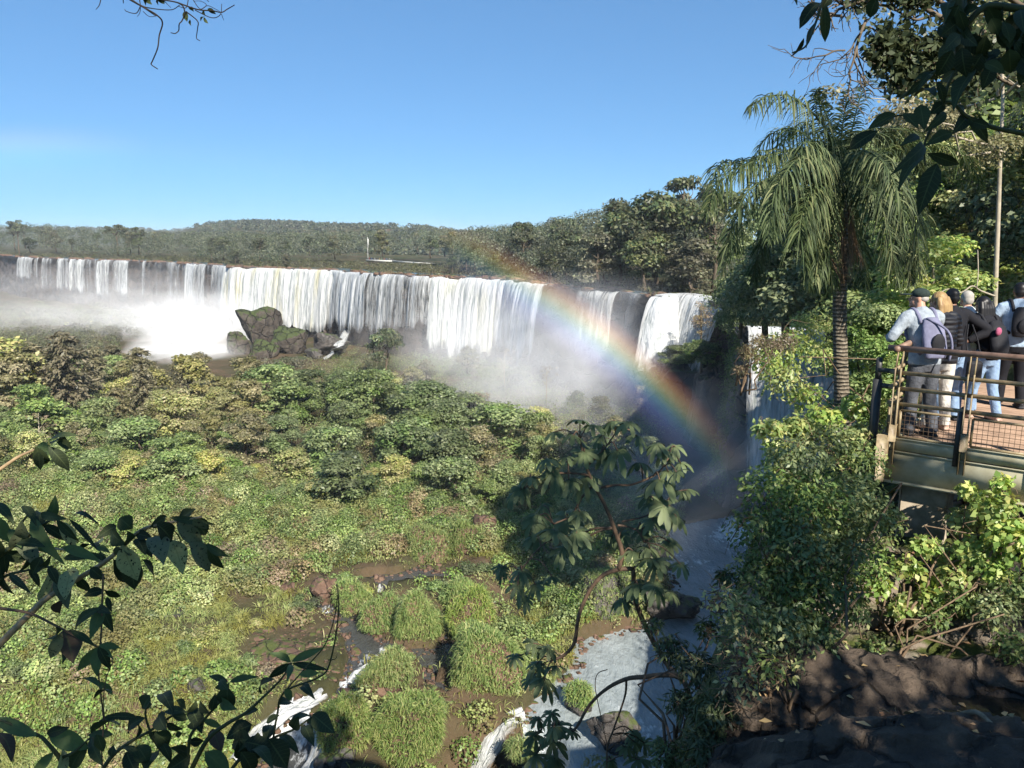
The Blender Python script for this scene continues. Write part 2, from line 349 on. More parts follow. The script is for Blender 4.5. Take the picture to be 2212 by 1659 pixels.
# ================================================================== terrain
ZR, ZV = -19., -61.
RIM = [(-260, 543), (-60, 549), (0, 551), (45, 556), (150, 560), (330, 566), (410, 570), (470, 574), (500, 578), (600, 581), (720, 585), (800, 592), (900, 598),
       (1000, 601), (1100, 606), (1180, 618), (1260, 628), (1340, 632), (1390, 640), (1430, 645), (1500, 643)]
_rx = np.array([p[0] for p in RIM], float); _ry = np.array([p[1] for p in RIM], float)
def rim(px): return pz(px, float(np.interp(px, _rx, _ry)), ZR)
rimpts = [rim(x)[:2] for x in np.unique(np.concatenate([_rx, np.arange(-260, 1500, 20)]))]
rimpts += [np.array(p, float) for p in ((61, 232), (62, 215), (57, 196), (52, 180), (50, 167), (58, 163), (69, 164), (77, 163), (79, 150), (62, 120), (50, 88), (44, 62), (39, 42), (37, 30), (33, 19), (23, 12.5), (9, 12))]
rimpts = np.array(rimpts)
from mathutils.geometry import tessellate_polygon
outer = [(60, 6), (400, 0), (9000, -200), (9000, 9000), (0, 9500), (-9000, 9000), (-9000, 1400)]
poly = [Vector((*p, 0)) for p in rimpts] + [Vector((*p, 0)) for p in outer]
tri = tessellate_polygon([poly]); PV = np.array([(v.x, v.y, ZR) for v in poly])
struct('upper_plateau', MB().add(PV, T=np.array(tri)).mesh('upper_plateau', M['plateau']), 'scrubby ground above the falls reaching to the horizon')
def resample(P, step):
    d = np.r_[0, np.cumsum(np.linalg.norm(np.diff(P, axis=0), axis=1))]; s = np.arange(0, d[-1], step)
    return np.stack([np.interp(s, d, P[:, k]) for k in range(P.shape[1])], 1)
cw = resample(rimpts, 1.8); tg = nrm(np.gradient(cw, axis=0)); nb = np.stack([tg[:, 1], -tg[:, 0]], 1)     # towards the basin
k = np.ones(5) / 5; nb = nrm(np.stack([np.convolve(np.pad(nb[:, i], 2, 'edge'), k, 'valid') for i in range(2)], 1))
lv = np.linspace(0, 1, 20); G = np.zeros((len(cw), 20, 3))
for j, t in enumerate(lv):
    z = lerp(ZR + .3, ZV - 2, t); P = np.c_[cw, np.full(len(cw), z)]
    dsp = fbm(P * np.array([.09, .09, .22]), 4) * 7 + (np.floor(t * 4.5 + fbm(P * .05, 2) * 1.5) / 4.5) * 5 - 2.
    if j < 2: dsp = dsp * 0 + .25 * j
    G[:, j, :2] = cw + nb * dsp[:, None]; G[:, j, 2] = z + fbm(P * .3, 2) * (j > 1)
n, m = len(cw), 20; i = np.arange(n - 1)[:, None]; j = np.arange(m - 1)[None]
struct('cliff', MB().add(G.reshape(-1, 3), Q=np.stack([i * m + j, i * m + j + 1, (i + 1) * m + j + 1, (i + 1) * m + j], -1).reshape(-1, 4)).mesh('cliff', M['rock_wet'], True), 'dark wet basalt cliff that the falls pour over')
# --- valley floor with the river beds cut in (outlines follow the banks seen from the walkway)
def inpoly(x, y, P):
    P = np.asarray(P, float); c = np.zeros(x.shape, bool); k = len(P)
    for a in range(k):
        x0, y0 = P[a]; x1, y1 = P[a - 1]
        h = ((y0 > y) != (y1 > y)); c ^= h & (x < (x1 - x0) * (y - y0) / (y1 - y0 + 1e-12) + x0)
    return c
BEDS = [[(1660, 1100), (1440, 1140), (1452, 1300), (1380, 1352), (1240, 1385), (1235, 1440), (1170, 1505), (1112, 1548), (1128, 1570), (1120, 1700), (1700, 1700), (1700, 1300)],
        [(775, 1247), (860, 1240), (905, 1220), (968, 1238), (975, 1255), (900, 1272), (842, 1276), (828, 1305), (812, 1300), (815, 1268), (780, 1262)],
        [(668, 1292), (700, 1300), (762, 1322), (800, 1352), (838, 1388), (885, 1402), (935, 1402), (985, 1360), (998, 1400), (985, 1440), (945, 1470), (985, 1475), (970, 1515), (925, 1505), (900, 1440),
         (830, 1432), (790, 1440), (780, 1480), (745, 1500), (735, 1468), (752, 1425), (740, 1390), (722, 1352), (680, 1318)],
        [(590, 1515), (640, 1502), (690, 1512), (720, 1500), (745, 1470), (782, 1480), (760, 1520), (700, 1560), (690, 1600), (700, 1700), (480, 1700), (510, 1600), (560, 1560)]]
BW = [np.array([pz(a, b, ZV)[:2] for a, b in P]) for P in BEDS]
BAREP = np.array([pz(a, b, ZV)[:2] for a, b in [(505, 1405), (560, 1372), (640, 1352), (710, 1362), (745, 1425), (730, 1490), (640, 1492), (520, 1452)]])
CREEKP = np.array([pz(a, b, ZV)[:2] for a, b in [(650, 1270), (780, 1225), (980, 1195), (1120, 1260), (1150, 1500), (1130, 1690), (640, 1690), (560, 1500), (690, 1380)]])
def bed(X, Y):
    s = np.zeros(X.shape)
    for P in BW: s = np.maximum(s, inpoly(X, Y, P))
    return s
def base_z(X, Y):
    z = np.full(np.shape(X), ZV, float) + .0
    z = z - 6.5 * sstep(88.5, 85.5, Y) * sstep(7, 4, X) * sstep(-16, -11, X) - 5 * sstep(96, 90, Y) * sstep(-19, -22, X)
    z = z + 5 * sstep(-50, -100, X) * sstep(110, 150, Y) * sstep(330, 230, Y)
    return z
ys = np.concatenate([np.arange(58, 190, .75), np.geomspace(190, 980, 90)]); xs = np.concatenate([np.geomspace(-900, -110, 60)[:-1], np.arange(-110, 70, .75), np.linspace(71, 160, 25)])
X, Y = np.meshgrid(xs, ys, indexing='ij')
b = bed(X + 1.2 * fbm(np.stack([X, Y, X * 0], -1) * .5, 3), Y + 1.6 * fbm(np.stack([X, Y, X * 0 + 9], -1) * .5, 3))
P3 = np.stack([X, Y, X * 0], -1)
Zt = base_z(X, Y) + .55 + fbm(P3 * .08, 4) * 5. * sstep(0, .3, 1 - b) + fbm(P3 * .6, 3) * .9 + .4
Zt = np.where(b > .5, base_z(X, Y) - 1.2 + fbm(P3 * .7, 3) * 1.6, np.maximum(Zt, base_z(X, Y) + .15))
def ground(x, y):
    return base_z(np.asarray(x, float), np.asarray(y, float)) + .5 + fbm(np.stack([x, y, np.zeros_like(x)], -1) * .08, 4) * 5.
def grid_mesh(name, X, Y, Z, mat, keep=None):
    n, m = X.shape; i = np.arange(n - 1)[:, None]; j = np.arange(m - 1)[None]
    Q = np.stack([i * m + j, (i + 1) * m + j, (i + 1) * m + j + 1, i * m + j + 1], -1)
    if keep is not None: Q = Q[keep[:-1, :-1]]
    return MB().add(np.stack([X, Y, Z], -1).reshape(-1, 3), Q=Q.reshape(-1, 4)).mesh(name, mat, True)
struct('valley_floor', grid_mesh('valley_floor', X, Y, Zt, M['soil']), 'weedy stony floor of the gorge below the falls')
xw = np.arange(-60, 92, .8); yw = np.arange(58, 185, .8); XW, YW = np.meshgrid(xw, yw, indexing='ij'); ZW = base_z(XW, YW) + .0
me = grid_mesh('lower_river', XW, YW, ZW + fbm(np.stack([XW, YW, XW * 0], -1) * .5, 3) * .25, M['river'])
ppx, ppy = project(np.stack([XW, YW, ZW], -1).reshape(-1, 3)); foam = np.full(len(ppx), -.16)
for (fx, fy, fr, fa) in ((640, 1530, 60, .45), (600, 1590, 60, .4), (760, 1480, 30, .35), (820, 1300, 18, .3), (700, 1320, 22, .25), (840, 1400, 45, .13), (780, 1430, 40, .14), (1080, 1570, 60, .35), (1020, 1660, 60, .5),
                         (1600, 1150, 60, .35), (1500, 1215, 45, .16), (1340, 1600, 70, .16), (690, 1650, 40, .4), (1420, 1560, 60, .1), (1330, 1430, 80, .03)):
    foam += fa * np.exp(-(((ppx - fx) / fr) ** 2 + ((ppy - fy) / (fr * .6)) ** 2))
attr(me, 'foam', foam); attr(me, 'silt', 1 - sstep(960, 1090, ppx)); struct('lower_river', me, 'milky grey river winding through the gorge')
# --- shallow river above the lip
r0 = np.array([rim(x) for x in np.arange(20, 1500, 6)]); bk = nrm(np.stack([r0[:, 0] * .35 + 12, r0[:, 1], r0[:, 2] * 0], 1)); rows = [r0 + np.array([0, 0, .25])]
wd = 14 + 26 * np.clip(fbm(np.c_[np.arange(len(r0)) * .06, np.zeros(len(r0)), np.zeros(len(r0))], 3) + .3, 0, 1)
for t in (.33, .66, 1.): rows.append(r0 + bk * (wd * t)[:, None] + np.array([0, 0, .3 + .3 * t]))
A = np.stack(rows, 1); n, m = A.shape[:2]; i = np.arange(n - 1)[:, None]; j = np.arange(m - 1)[None]
me = MB().add(A.reshape(-1, 3), Q=np.stack([i * m + j, (i + 1) * m + j, (i + 1) * m + j + 1, i * m + j + 1], -1).reshape(-1, 4)).mesh('upper_river', M['upriver'])
attr(me, 'foam', np.full(n * m, -.1)); struct('upper_river', me, 'shallow blue river just above the lip of the falls')
# ================================================================== waterfalls
def curtain(path, drop, out, dens, mat, seed, nrm_in=None, ragged=.12, back=2.5):
    """path (k,3) along the lip; falling sheet with ridged threads"""
    P = resample(np.asarray(path, float), .55); n = len(P); s = np.arange(n) * .55
    tg = nrm(np.gradient(P, axis=0)); N = np.stack([tg[:, 1], -tg[:, 0], tg[:, 0] * 0], 1) if nrm_in is None else np.tile(nrm_in, (n, 1))
    drop = np.broadcast_to(drop, (n,)) if np.ndim(drop) == 0 else np.interp(np.linspace(0, 1, n), np.linspace(0, 1, len(drop)), drop)
    tt = np.r_[-.06, -.03, 0, np.linspace(.02, 1, 26)]; m = len(tt); V = np.zeros((n, m, 3)); U = np.zeros((n, m, 2)); D = np.zeros((n, m))
    q = lambda f, o: fbm(np.c_[s * f + seed * 13.1, np.full(n, o), np.zeros(n)], 3)
    lip = q(.1, 1.) * 6 + q(.45, 4.) * 2.5; edge = np.clip(np.minimum(s, s[-1] - s) / 2.2, 0, 1); end = 1 - ragged * (q(.25, 5.) + .5) * 2
    for j, t in enumerate(tt):
        te = max(t, 0) * end; rid = (q(.55, 2. + .9 * t) * 1.5 + q(.16, 3.3 + .5 * t) * 2.6) * sstep(0, .12, t)
        o = out * np.sqrt(np.maximum(te, 0)) + rid + (t * back / .06 if t < 0 else 0)
        z = .28 - (drop * te) - (.1 if t > 0 else 0) + np.minimum(lip, .3) * .55 * (1 if t >= 0 else .6)
        V[:, j] = P + N * o[:, None] + np.c_[np.zeros(n), np.zeros(n), z]
        U[:, j, 0] = s + seed * 57; U[:, j, 1] = -te * drop; D[:, j] = dens - .3 * sstep(.7, 1., t) * (1 + q(.3, 11.)) + q(.06, 7.) * .55 + q(.22, 8. + .25 * t) * .45 - .55 * (1 - edge) - .25 * sstep(.75, 1., t) + .1 * sstep(.2, 0, t)
    i = np.arange(n - 1)[:, None]; j = np.arange(m - 1)[None]
    me = MB().add(V.reshape(-1, 3), Q=np.stack([i * m + j, i * m + j + 1, (i + 1) * m + j + 1, (i + 1) * m + j], -1).reshape(-1, 4), uv=U.reshape(-1, 2)).mesh('waterfall', mat, True, True)
    attr(me, 'dens', D.ravel()); return me
def lipath(x0, x1, off=.6):
    P = np.array([rim(x) for x in np.linspace(x0, x1, 12)]); tg = nrm(np.gradient(P, axis=0)); return P + np.stack([tg[:, 1], -tg[:, 0], tg[:, 0] * 0], 1) * off
LEFTF = [(40, 250, 36, -.22, 'faint thin water film over the far left cliff'), (240, 492, 37, -.2, 'faint thin water film over the brown rock beside the main falls'), (42, 76, 26, .12, 'narrow white cascade at the far left end of the cliff'), (78, 87, 30, -.02, 'thread-thin cascade beside the leftmost white one'), (93, 111, 37, .06, 'pale cascade splitting round a rock step on the left cliff'),
         (126, 144, 40, .1, 'slim white cascade widening towards its foot, left cliff'), (153, 189, 38, .2, 'broad bright cascade on the left cliff'), (190, 197, 38, 0., 'thin ribbon hugging the right edge of the broad left cascade'),
         (212, 242, 40, .1, 'long twin-stranded cascade in the middle of the left cliff'), (246, 283, 36, .16, 'fan-shaped cascade leaning left over a rock step'), (309, 322, 40, .05, 'lone slender cascade with bare rock either side'),
         (330, 394, 38, -.18, 'faint misty veil over brown rock left of the main falls'), (404, 450, 38, .2, 'white double cascade next to the dark rock gap'), (457, 492, 38, .05, 'greenish-white cascade just left of the main torrent')]
for k, (a, b_, d, dn, lab) in enumerate(LEFTF):
    tag(link('waterfall', curtain(lipath(a, b_, .6 if b_ - a < 150 else .1), d, 4.5 if b_ - a < 150 else 2.5, dn + (.06 if b_ - a < 150 else 0), M['fall'] if b_ - a < 150 else M['veil'], k, ragged=.1)), lab, 'waterfall', 'waterfalls along the cliff')
MAIN = [(488, 722, [40, 41, 41, 40], .5, 'fall_big', 7., 'massive creamy white torrent, the widest of the falls'), (716, 806, [40, 40, 39], .34, 'fall', 6., 'dense white curtain right of the creamy torrent'),
        (800, 900, [40, 37, 38], .12, 'fall', 5., 'streaky curtain with dark rock showing, above the leafy tree'), (892, 945, [34, 32], .22, 'fall', 4., 'broken thin cascades over a dark mossy step'),
        (935, 1085, [40, 41, 40], .4, 'fall_big', 7., 'broad bright white curtain in the centre of the falls'), (1078, 1182, [40, 38], .22, 'fall', 6., 'curtain the rainbow crosses at its foot'),
        (1250, 1345, [27, 26, 25], .0, 'fall', 5., 'parted white strands behind the rainbow'), (1340, 1398, [26, 26], -.12, 'veil', 4., 'thin shaded veils beside the curved white fall')]
for k, (a, b_, d, dn, mt, out, lab) in enumerate(MAIN):
    tag(link('waterfall', curtain(lipath(a, b_), d, out, dn, M[mt], 20 + k)), lab, 'waterfall', 'waterfalls along the cliff')
pth = [rim(1418) + (-2, -2, .5), rim(1450) + (-3, -3, .8), rim(1490) + (-3, -2, 1.), np.array([62., 236, ZR]), np.array([63., 222, ZR])]
tag(link('waterfall', curtain(smooth_path(pth, 5), [27, 29, 28, 26], 8, .3, M['fall'], 41, back=6)), 'strong fall arching outward beside the dark shaded cliff', 'waterfall', 'waterfalls along the cliff')
tag(link('waterfall', curtain(np.array([(50.5, 164.5, ZR), (60, 161, ZR), (70, 161.5, ZR), (77, 162.5, ZR)]), 41, 6, .5, M['fall'], 43, nrm_in=(-.12, -.99, 0))), 'bluish shaded fall glimpsed behind the palm trunk and the bushes', 'waterfall', 'waterfalls along the cliff')
def chute(P, w, mat, seed):
    P = smooth_path(P, 8); n = len(P); tg = nrm(np.gradient(P, axis=0)); S = nrm(np.cross(tg, (0, 0, 1.))); L = np.r_[0, np.cumsum(np.linalg.norm(np.diff(P, axis=0), axis=1))]
    w = np.interp(np.linspace(0, 1, n), np.linspace(0, 1, len(w)), w); q = np.linspace(-1, 1, 15); V = P[:, None] + S[:, None] * (q[None, :, None] * w[:, None, None] / 2)
    V[..., 2] += (1 - q[None] ** 2) * .5 + fbm(np.stack([np.repeat(q[None] * 4, n, 0), np.repeat(L[:, None] * .3, 15, 1), np.full((n, 15), seed)], -1), 4) * 1.9
    U = np.stack([np.repeat(q[None], n, 0) * w[:, None] / 2 + seed, -np.repeat(L[:, None], 15, 1)], -1); i = np.arange(n - 1)[:, None]; j = np.arange(14)[None]
    me = MB().add(V.reshape(-1, 3), Q=np.stack([i * 15 + j, i * 15 + j + 1, (i + 1) * 15 + j + 1, (i + 1) * 15 + j], -1).reshape(-1, 4), uv=U.reshape(-1, 2)).mesh('cascade', mat, True, True)
    attr(me, 'dens', np.repeat((.05 - .55 * np.abs(q) ** 3)[None], n, 0).ravel()); return me
M['chute'] = fallmat('churning white water', (.6, .6, .58), (.26, .29, .27), 1.6, .22, .18, .36)
CH = [([pz(1130, 1545, ZV + .4), pz(1095, 1560, ZV + .3), pz(1070, 1577, ZV - .3), at(1050, 1612, 86.8), at(1030, 1650, 86), at(1012, 1700, 85)], [2.4, 4.4, 4.8, 5, 5.6, 6.2], 'white water pouring over the lip at the bottom edge of the photo'),
      ([pz(800, 1440, ZV + .3), pz(768, 1465, ZV + .2), pz(752, 1490, ZV - .6), pz(715, 1512, ZV - 1.2)], [2.5, 2.2, 2.6, 3.6], 'small white cascade left of the square grass-topped boulder'),
      ([pz(700, 1500, ZV + .1), pz(660, 1520, ZV + .3), pz(610, 1545, ZV - .3), pz(560, 1590, ZV - 1.4), pz(520, 1650, ZV - 2)], [2, 3., 3., 3.4, 4], 'foaming rapid behind the dark leaves at the bottom left'),
      ([pz(688, 1590, ZV - .6), pz(684, 1620, ZV - 1.2), pz(668, 1660, ZV - 2.4), pz(650, 1700, ZV - 3)], [1.6, 1.6, 2, 2.4], 'thin white trickle between round stones at the bottom edge'),
      ([pz(757, 700, ZV + 8), at(735, 742, 395), at(722, 760, 392), at(700, 778, 390)], [5, 6, 7, 9], 'white stream tumbling past the rightmost mossy rock'),
      ([pz(822, 1272, ZV + .4), pz(820, 1285, ZV + .2), pz(817, 1308, ZV)], [1.2, 1.2, 1.6], 'tiny cascade below the still grey pool')]
for k, (P, w, lab) in enumerate(CH): tag(link('cascade', chute(P, w, M['chute'], 3. + k)), lab, 'cascade', 'small cascades in the gorge')
# ================================================================== boulders
def boulder_mb(c, s, seed, cut=.35, sub=4, tilt=0.):
    import bmesh
    bm = bmesh.new(); bmesh.ops.create_icosphere(bm, subdivisions=sub, radius=1); V = np.array([v.co[:] for v in bm.verts]); T = np.array([[v.index for v in f.verts] for f in bm.faces]); bm.free()
    g = np.random.default_rng(seed)
    for _ in range(26):
        d = rand_dir(1, g)[0]; h = g.uniform(.52, .92); ov = np.maximum(V @ d - h, 0); V = V - ov[:, None] * d * .97
    V = V / np.abs(V).max(0)
    V = V * (1 + fbm(V * 1.7 + seed, 5)[:, None] * cut * 1.9) ; V = V * np.asarray(s)
    if tilt: ca, sa = math.cos(tilt), math.sin(tilt); V = np.stack([V[:, 0] * ca + V[:, 2] * sa, V[:, 1], -V[:, 0] * sa + V[:, 2] * ca], 1)
    return V + np.asarray(c), T
def boulder(label, px, base, wpx, hpx, Yd, mat, seed, group, sub=4, tilt=0., depth=.8):
    c = at(px, base, Yd); k = (Yd * FW[1] - c[2] * .186) / F; w, h = wpx * k, hpx * k
    V, T = boulder_mb((0, 0, h * .45), (w / 2, w / 2 * depth, h * .6), seed, .35, sub, tilt)
    o = link('boulder', MB().add(V, T=T).mesh('boulder', mat, True), None, tuple(c)); tag(o, label, 'boulder', group); return o, w, h
BIG = [('tall leaning mossy crag standing in front of the creamy torrent', 562, 752, 96, 104, 415, 'rock_moss', 77, -.3), ('round green-topped boulder between the crag and the grey rock', 632, 775, 84, 66, 405, 'rock_moss', 8, 0), ('bare grey rock with a flat top right of the green boulder', 714, 764, 84, 50, 405, 'rock_dark', 12, .1),
       ('low yellow-green mossy rock left of the tall crag', 515, 772, 58, 58, 402, 'rock_moss', 15, 0), ('squat mossy rock at the foot of the tall crag', 572, 782, 70, 50, 396, 'rock_moss', 19, 0), ('small round rock in the mist left of the white plume', 379, 747, 34, 24, 430, 'rock_dark', 23, 0), ('brown wet slab below the boulder group', 640, 796, 150, 22, 384, 'rock_dark', 27, 0),
       ('small grey rock touching the stream beside the flat-topped rock', 680, 778, 40, 26, 394, 'rock_dark', 29, 0)]
for (lab, px, by, w, h, Yd, mt, sd, tl) in BIG: boulder(lab, px, by, w, h, Yd, M[mt], sd, 'boulders below the falls', 5, tl)
# ================================================================== vegetation materials
M['bark'] = flatmat('bark', (.16, .125, .09), .95, .1, .45, 3, bstr=.6, vscale=(1, 1, .25))
M['bark_pale'] = flatmat('pale bark', (.42, .36, .27), .9, .15, .3, 5, bstr=.4)
M['lf_dark'] = leafmat('dark foliage', [(.028, .05, .012), (.05, .08, .018), (.075, .11, .026), (.1, .13, .04)], tint=.5)
M['lf_mid'] = leafmat('mid green foliage', [(.04, .075, .014), (.075, .12, .024), (.11, .16, .032), (.15, .19, .05)], tint=.5)
M['lf_olive'] = leafmat('olive foliage', [(.07, .075, .02), (.12, .12, .034), (.16, .15, .045), (.2, .18, .07)], tint=.5)
M['lf_yell'] = leafmat('yellow-green foliage', [(.1, .13, .02), (.16, .19, .034), (.22, .23, .045), (.26, .22, .07)], tint=.5)
M['lf_brown'] = leafmat('dry brown foliage', [(.09, .065, .035), (.14, .1, .055), (.16, .135, .06), (.11, .1, .04)], tint=.5)
M['lf_far'] = leafmat('distant foliage', [(.022, .036, .016), (.04, .055, .024), (.065, .075, .03), (.08, .08, .036)], tint=.7, objvar=.6)
M['lf_far2'] = leafmat('distant olive foliage', [(.04, .045, .02), (.07, .07, .03), (.1, .09, .04), (.085, .1, .04)], tint=.7, objvar=.6)
M['grass'] = leafmat('long grass', [(.08, .125, .022), (.13, .18, .034), (.19, .225, .05), (.25, .24, .08)], .5, .35, .3, .12, (.25, .24, .06))
M['grass_fresh'] = leafmat('fresh mound grass', [(.06, .11, .018), (.1, .165, .028), (.15, .2, .04), (.22, .22, .07)], .5, .35, .3)
M['weed'] = leafmat('broad-leaved weeds', [(.07, .11, .018), (.12, .17, .028), (.17, .21, .04), (.23, .24, .06)], .5, .3, .3, .1, (.2, .18, .07), tint=.6)
def limbs(mb, p0, p1, r0, r1, g, n=5, wig=.08):
    t = np.linspace(0, 1, n); L = np.linalg.norm(np.subtract(p1, p0)); P = lerp(np.asarray(p0)[None], np.asarray(p1)[None], t[:, None]); P[1:-1] += g.normal(size=(n - 2, 3)) * L * wig
    P[:, 2] += np.sin(t * np.pi) * L * .06; V, Q, T = tube(P, lerp(r0, r1, t), 6); mb.add(V, Q, T)
def tree_meshes(seed, H, Rr, style, mat, nleaf, L, bark='bark', bare=0.):
    g = np.random.default_rng(seed); tr, cr = MB(), MB()
    if style == 'round': nc = 26; z0, z1 = .3, .93
    elif style == 'umbrella': nc = 20; z0, z1 = .66, .96
    elif style == 'column': nc = 24; z0, z1 = .12, .97
    elif style == 'dome': nc = 34; z0, z1 = .08, .92
    else: nc = 40; z0, z1 = .18, .97
    C, rad = [], []
    for i in range(nc):
        h = g.uniform(z0, z1) if style != 'feather' else lerp(z0, z1, (i + .5) / nc)
        u = (h - z0) / (z1 - z0)
        env = {'round': math.sqrt(max(.05, 1 - (2 * u - .85) ** 2 * .75)), 'umbrella': 1 - .55 * u ** 2, 'column': .5 + .5 * math.sin(math.pi * min(1, u + .12)), 'dome': math.sqrt(max(.03, 1 - u ** 2.2)), 'feather': (1 - u) ** .75 + .12}[style]
        a = g.uniform(0, 6.283); q = Rr * env * math.sqrt(g.uniform(.12, 1)) * .85
        C.append((q * math.cos(a), q * math.sin(a), h * H)); rad.append(Rr * g.uniform(.2, .42) * (.62 if style in ('feather', 'umbrella') else 1.))
    C = np.array(C); rad = np.array(rad)
    base_r = H * .016 + .06; top = np.array([g.normal() * .03 * H, g.normal() * .03 * H, H * lerp(z0, z1, .75)])
    P = np.array([lerp(np.zeros(3), top, t) + (g.normal(size=3) * .012 * H if 0 < t < 1 else 0) for t in np.linspace(0, 1, 7)]); P[0, 2] = -1.2
    V, Q, T = tube(P, lerp(base_r * 1.25, base_r * .25, np.linspace(0, 1, 7) ** .8), 7); tr.add(V, Q, T)
    for i in g.permutation(nc)[:16]:
        k = np.argmin(np.abs(P[:, 2] - C[i, 2] * g.uniform(.6, .85))); limbs(tr, P[k], C[i], base_r * .38, base_r * .08, g)
    if style == 'feather':   # drooping plumes in tiers
        for c, r_ in zip(C, rad):
            for _ in range(3):
                a = g.uniform(0, 6.283); d = np.array([math.cos(a), math.sin(a), 0]); n = max(4, nleaf // (nc * 3)); t = g.random(n)
                B = np.array([0, 0, c[2]]) + d * (t * (np.linalg.norm(c[:2]) + r_ * 1.3))[:, None] + g.normal(size=(n, 3)) * np.array([.12, .12, .07]) * r_ * 2; B[:, 2] -= t ** 2 * r_ * .9
                U = nrm(d + g.normal(size=(n, 3)) * .5 - np.array([0, 0, .5])); N = nrm(np.array([0, 0, 1.]) + g.normal(size=(n, 3)) * .45); cr.add(*cards(B, U, N, L * 1.3 * g.uniform(.6, 1.2, n), L * .5))
    else: clump_leaves(cr, C, rad, nleaf, L, L * .62, g, squash=.62 if style != 'umbrella' else .42, lo=.35)
    return tr.mesh('trunk', M[bark], True), cr.mesh('crown', M[mat], uv=True)
PROTO = {}
def proto(key, *a, **k):
    if key not in PROTO: PROTO[key] = tree_meshes(*a, **k)
    return PROTO[key]
def put_tree(name, key, loc, s, rz, sz=None):
    t = link(name, None, None, tuple(loc), rz); t.scale = (s, s, sz or s)
    a, b = PROTO[key]; link('trunk', a, t); link('crown', b, t); return t
# prototypes are unit-ish trees, 10 m tall
for k in range(3):
    proto(f'dark{k}', 100 + k, 10, 3.6, 'round', 'lf_dark', 5200, .42); proto(f'mid{k}', 110 + k, 10, 3.8, 'dome', 'lf_mid', 6200, .42)
    proto(f'olive{k}', 120 + k, 10, 3.2, 'column', 'lf_olive', 4600, .38); proto(f'yell{k}', 130 + k, 10, 3.6, 'dome', 'lf_yell', 5400, .4)
for k in range(2):
    proto(f'feather{k}', 140 + k, 10, 2.6, 'feather', 'lf_olive', 3600, .42); proto(f'brown{k}', 150 + k, 10, 3., 'column', 'lf_brown', 2000, .3)
for k in range(3):
    proto(f'far{k}', 160 + k, 10, 3.6, 'round', 'lf_far', 2600, .5); proto(f'umb{k}', 170 + k, 10, 4.2, 'umbrella', 'lf_far', 1700, .45); proto(f'faro{k}', 180 + k, 10, 3.3, 'dome', 'lf_far2', 2600, .5)
DESC = dict(dark='dark green round-crowned tree', mid='green leafy dome-shaped tree', olive='olive narrow tree', yell='yellow-green bushy tree', feather='feathery tiered olive tree', brown='thin brownish dry tree', far='dark round tree', umb='flat-topped dark open tree', faro='dull olive rounded tree')
# ------------------------------------------------------------------ forest on the valley floor
g = np.random.default_rng(5); pts = []
def spaced(x, y, d):
    for (a, b_, e) in pts:
        if (a - x) ** 2 + (b_ - y) ** 2 < ((d + e) / 2) ** 2: return False
    pts.append((x, y, d)); return True
def forest_right_edge(Y): return np.interp(Y, [160, 200, 240, 300, 400], [1120, 1190, 1215, 1130, 900])
cnt = 0
for _ in range(9000):
    if cnt >= 178: break
    Yd = 166 + 194 * g.random() ** 1.55 if g.random() < .88 else g.uniform(360, 640); u = g.uniform(-90, 1230)
    if Yd > 360 and u > 470: continue
    p = pz(u, 900, -1.); x = p[0] / p[1] * Yd
    px, py_ = project(np.array([x, Yd, ZV])); px, py_ = px[0], py_[0]
    if px > forest_right_edge(Yd): continue
    if Yd > 330 and 250 < px < 560 : continue
    h = np.interp(Yd, [165, 190, 240, 330, 500, 640], [9.5, 11.5, 14.5, 13, 12, 14]) * g.choice([.6, .8, 1., 1.2, 1.5]) * g.uniform(.85, 1.15)
    left = px < 470 and Yd > 215
    if 290 < px < 470 and Yd > 290: h *= .7
    if not spaced(x, Yd, h * (.4 if Yd < 360 else .9)): continue
    q = fbm(np.array([[px * .006, py_ * .012, 3.]]), 2)[0] + g.normal() * .13
    if left: kind = g.choice(['feather', 'feather', 'olive', 'yell', 'mid'], p=[.36, .12, .32, .08, .12]); h *= 1.22 if Yd < 330 else .9
    elif Yd < 190: kind = g.choice(['mid', 'yell', 'dark', 'olive'], p=[.45, .15, .2, .2])
    elif q < -.06: kind = 'dark'
    elif q < .06: kind = g.choice(['mid', 'dark', 'brown'], p=[.7, .2, .1])
    elif q < .16: kind = g.choice(['olive', 'mid', 'brown'], p=[.5, .25, .25])
    else: kind = g.choice(['yell', 'mid', 'olive'], p=[.25, .45, .3])
    lim = np.interp(px, [-90, 240, 300, 440, 480, 790, 830, 940, 1230], [742, 750, 778, 772, 800, 800, 745, 830, 835]) + g.uniform(-8, 14); d_ = ray(px, lim); h = max(3.5, min(h, d_[2] / d_[1] * Yd - ZV - .5))
    key = kind + str(int(g.integers(2 if kind in ('feather', 'brown') else 3)))
    s = h / 10; t = put_tree('tree', key, (x, Yd, float(ground(x, Yd)) - .3), s * g.uniform(1.1, 1.6), g.uniform(0, 6.28), s)
    place = ('far gorge corner' if Yd > 360 else 'front forest row' if Yd < 195 else 'mid forest' if Yd < 240 else 'back forest rows')
    place += ' at left edge' if px < 330 else ' below white plume' if px < 560 else ' below mossy crags' if px < 820 else ' below central curtain'
    later(t, DESC[kind], place, 'tree', 'trees of the gorge forest'); cnt += 1
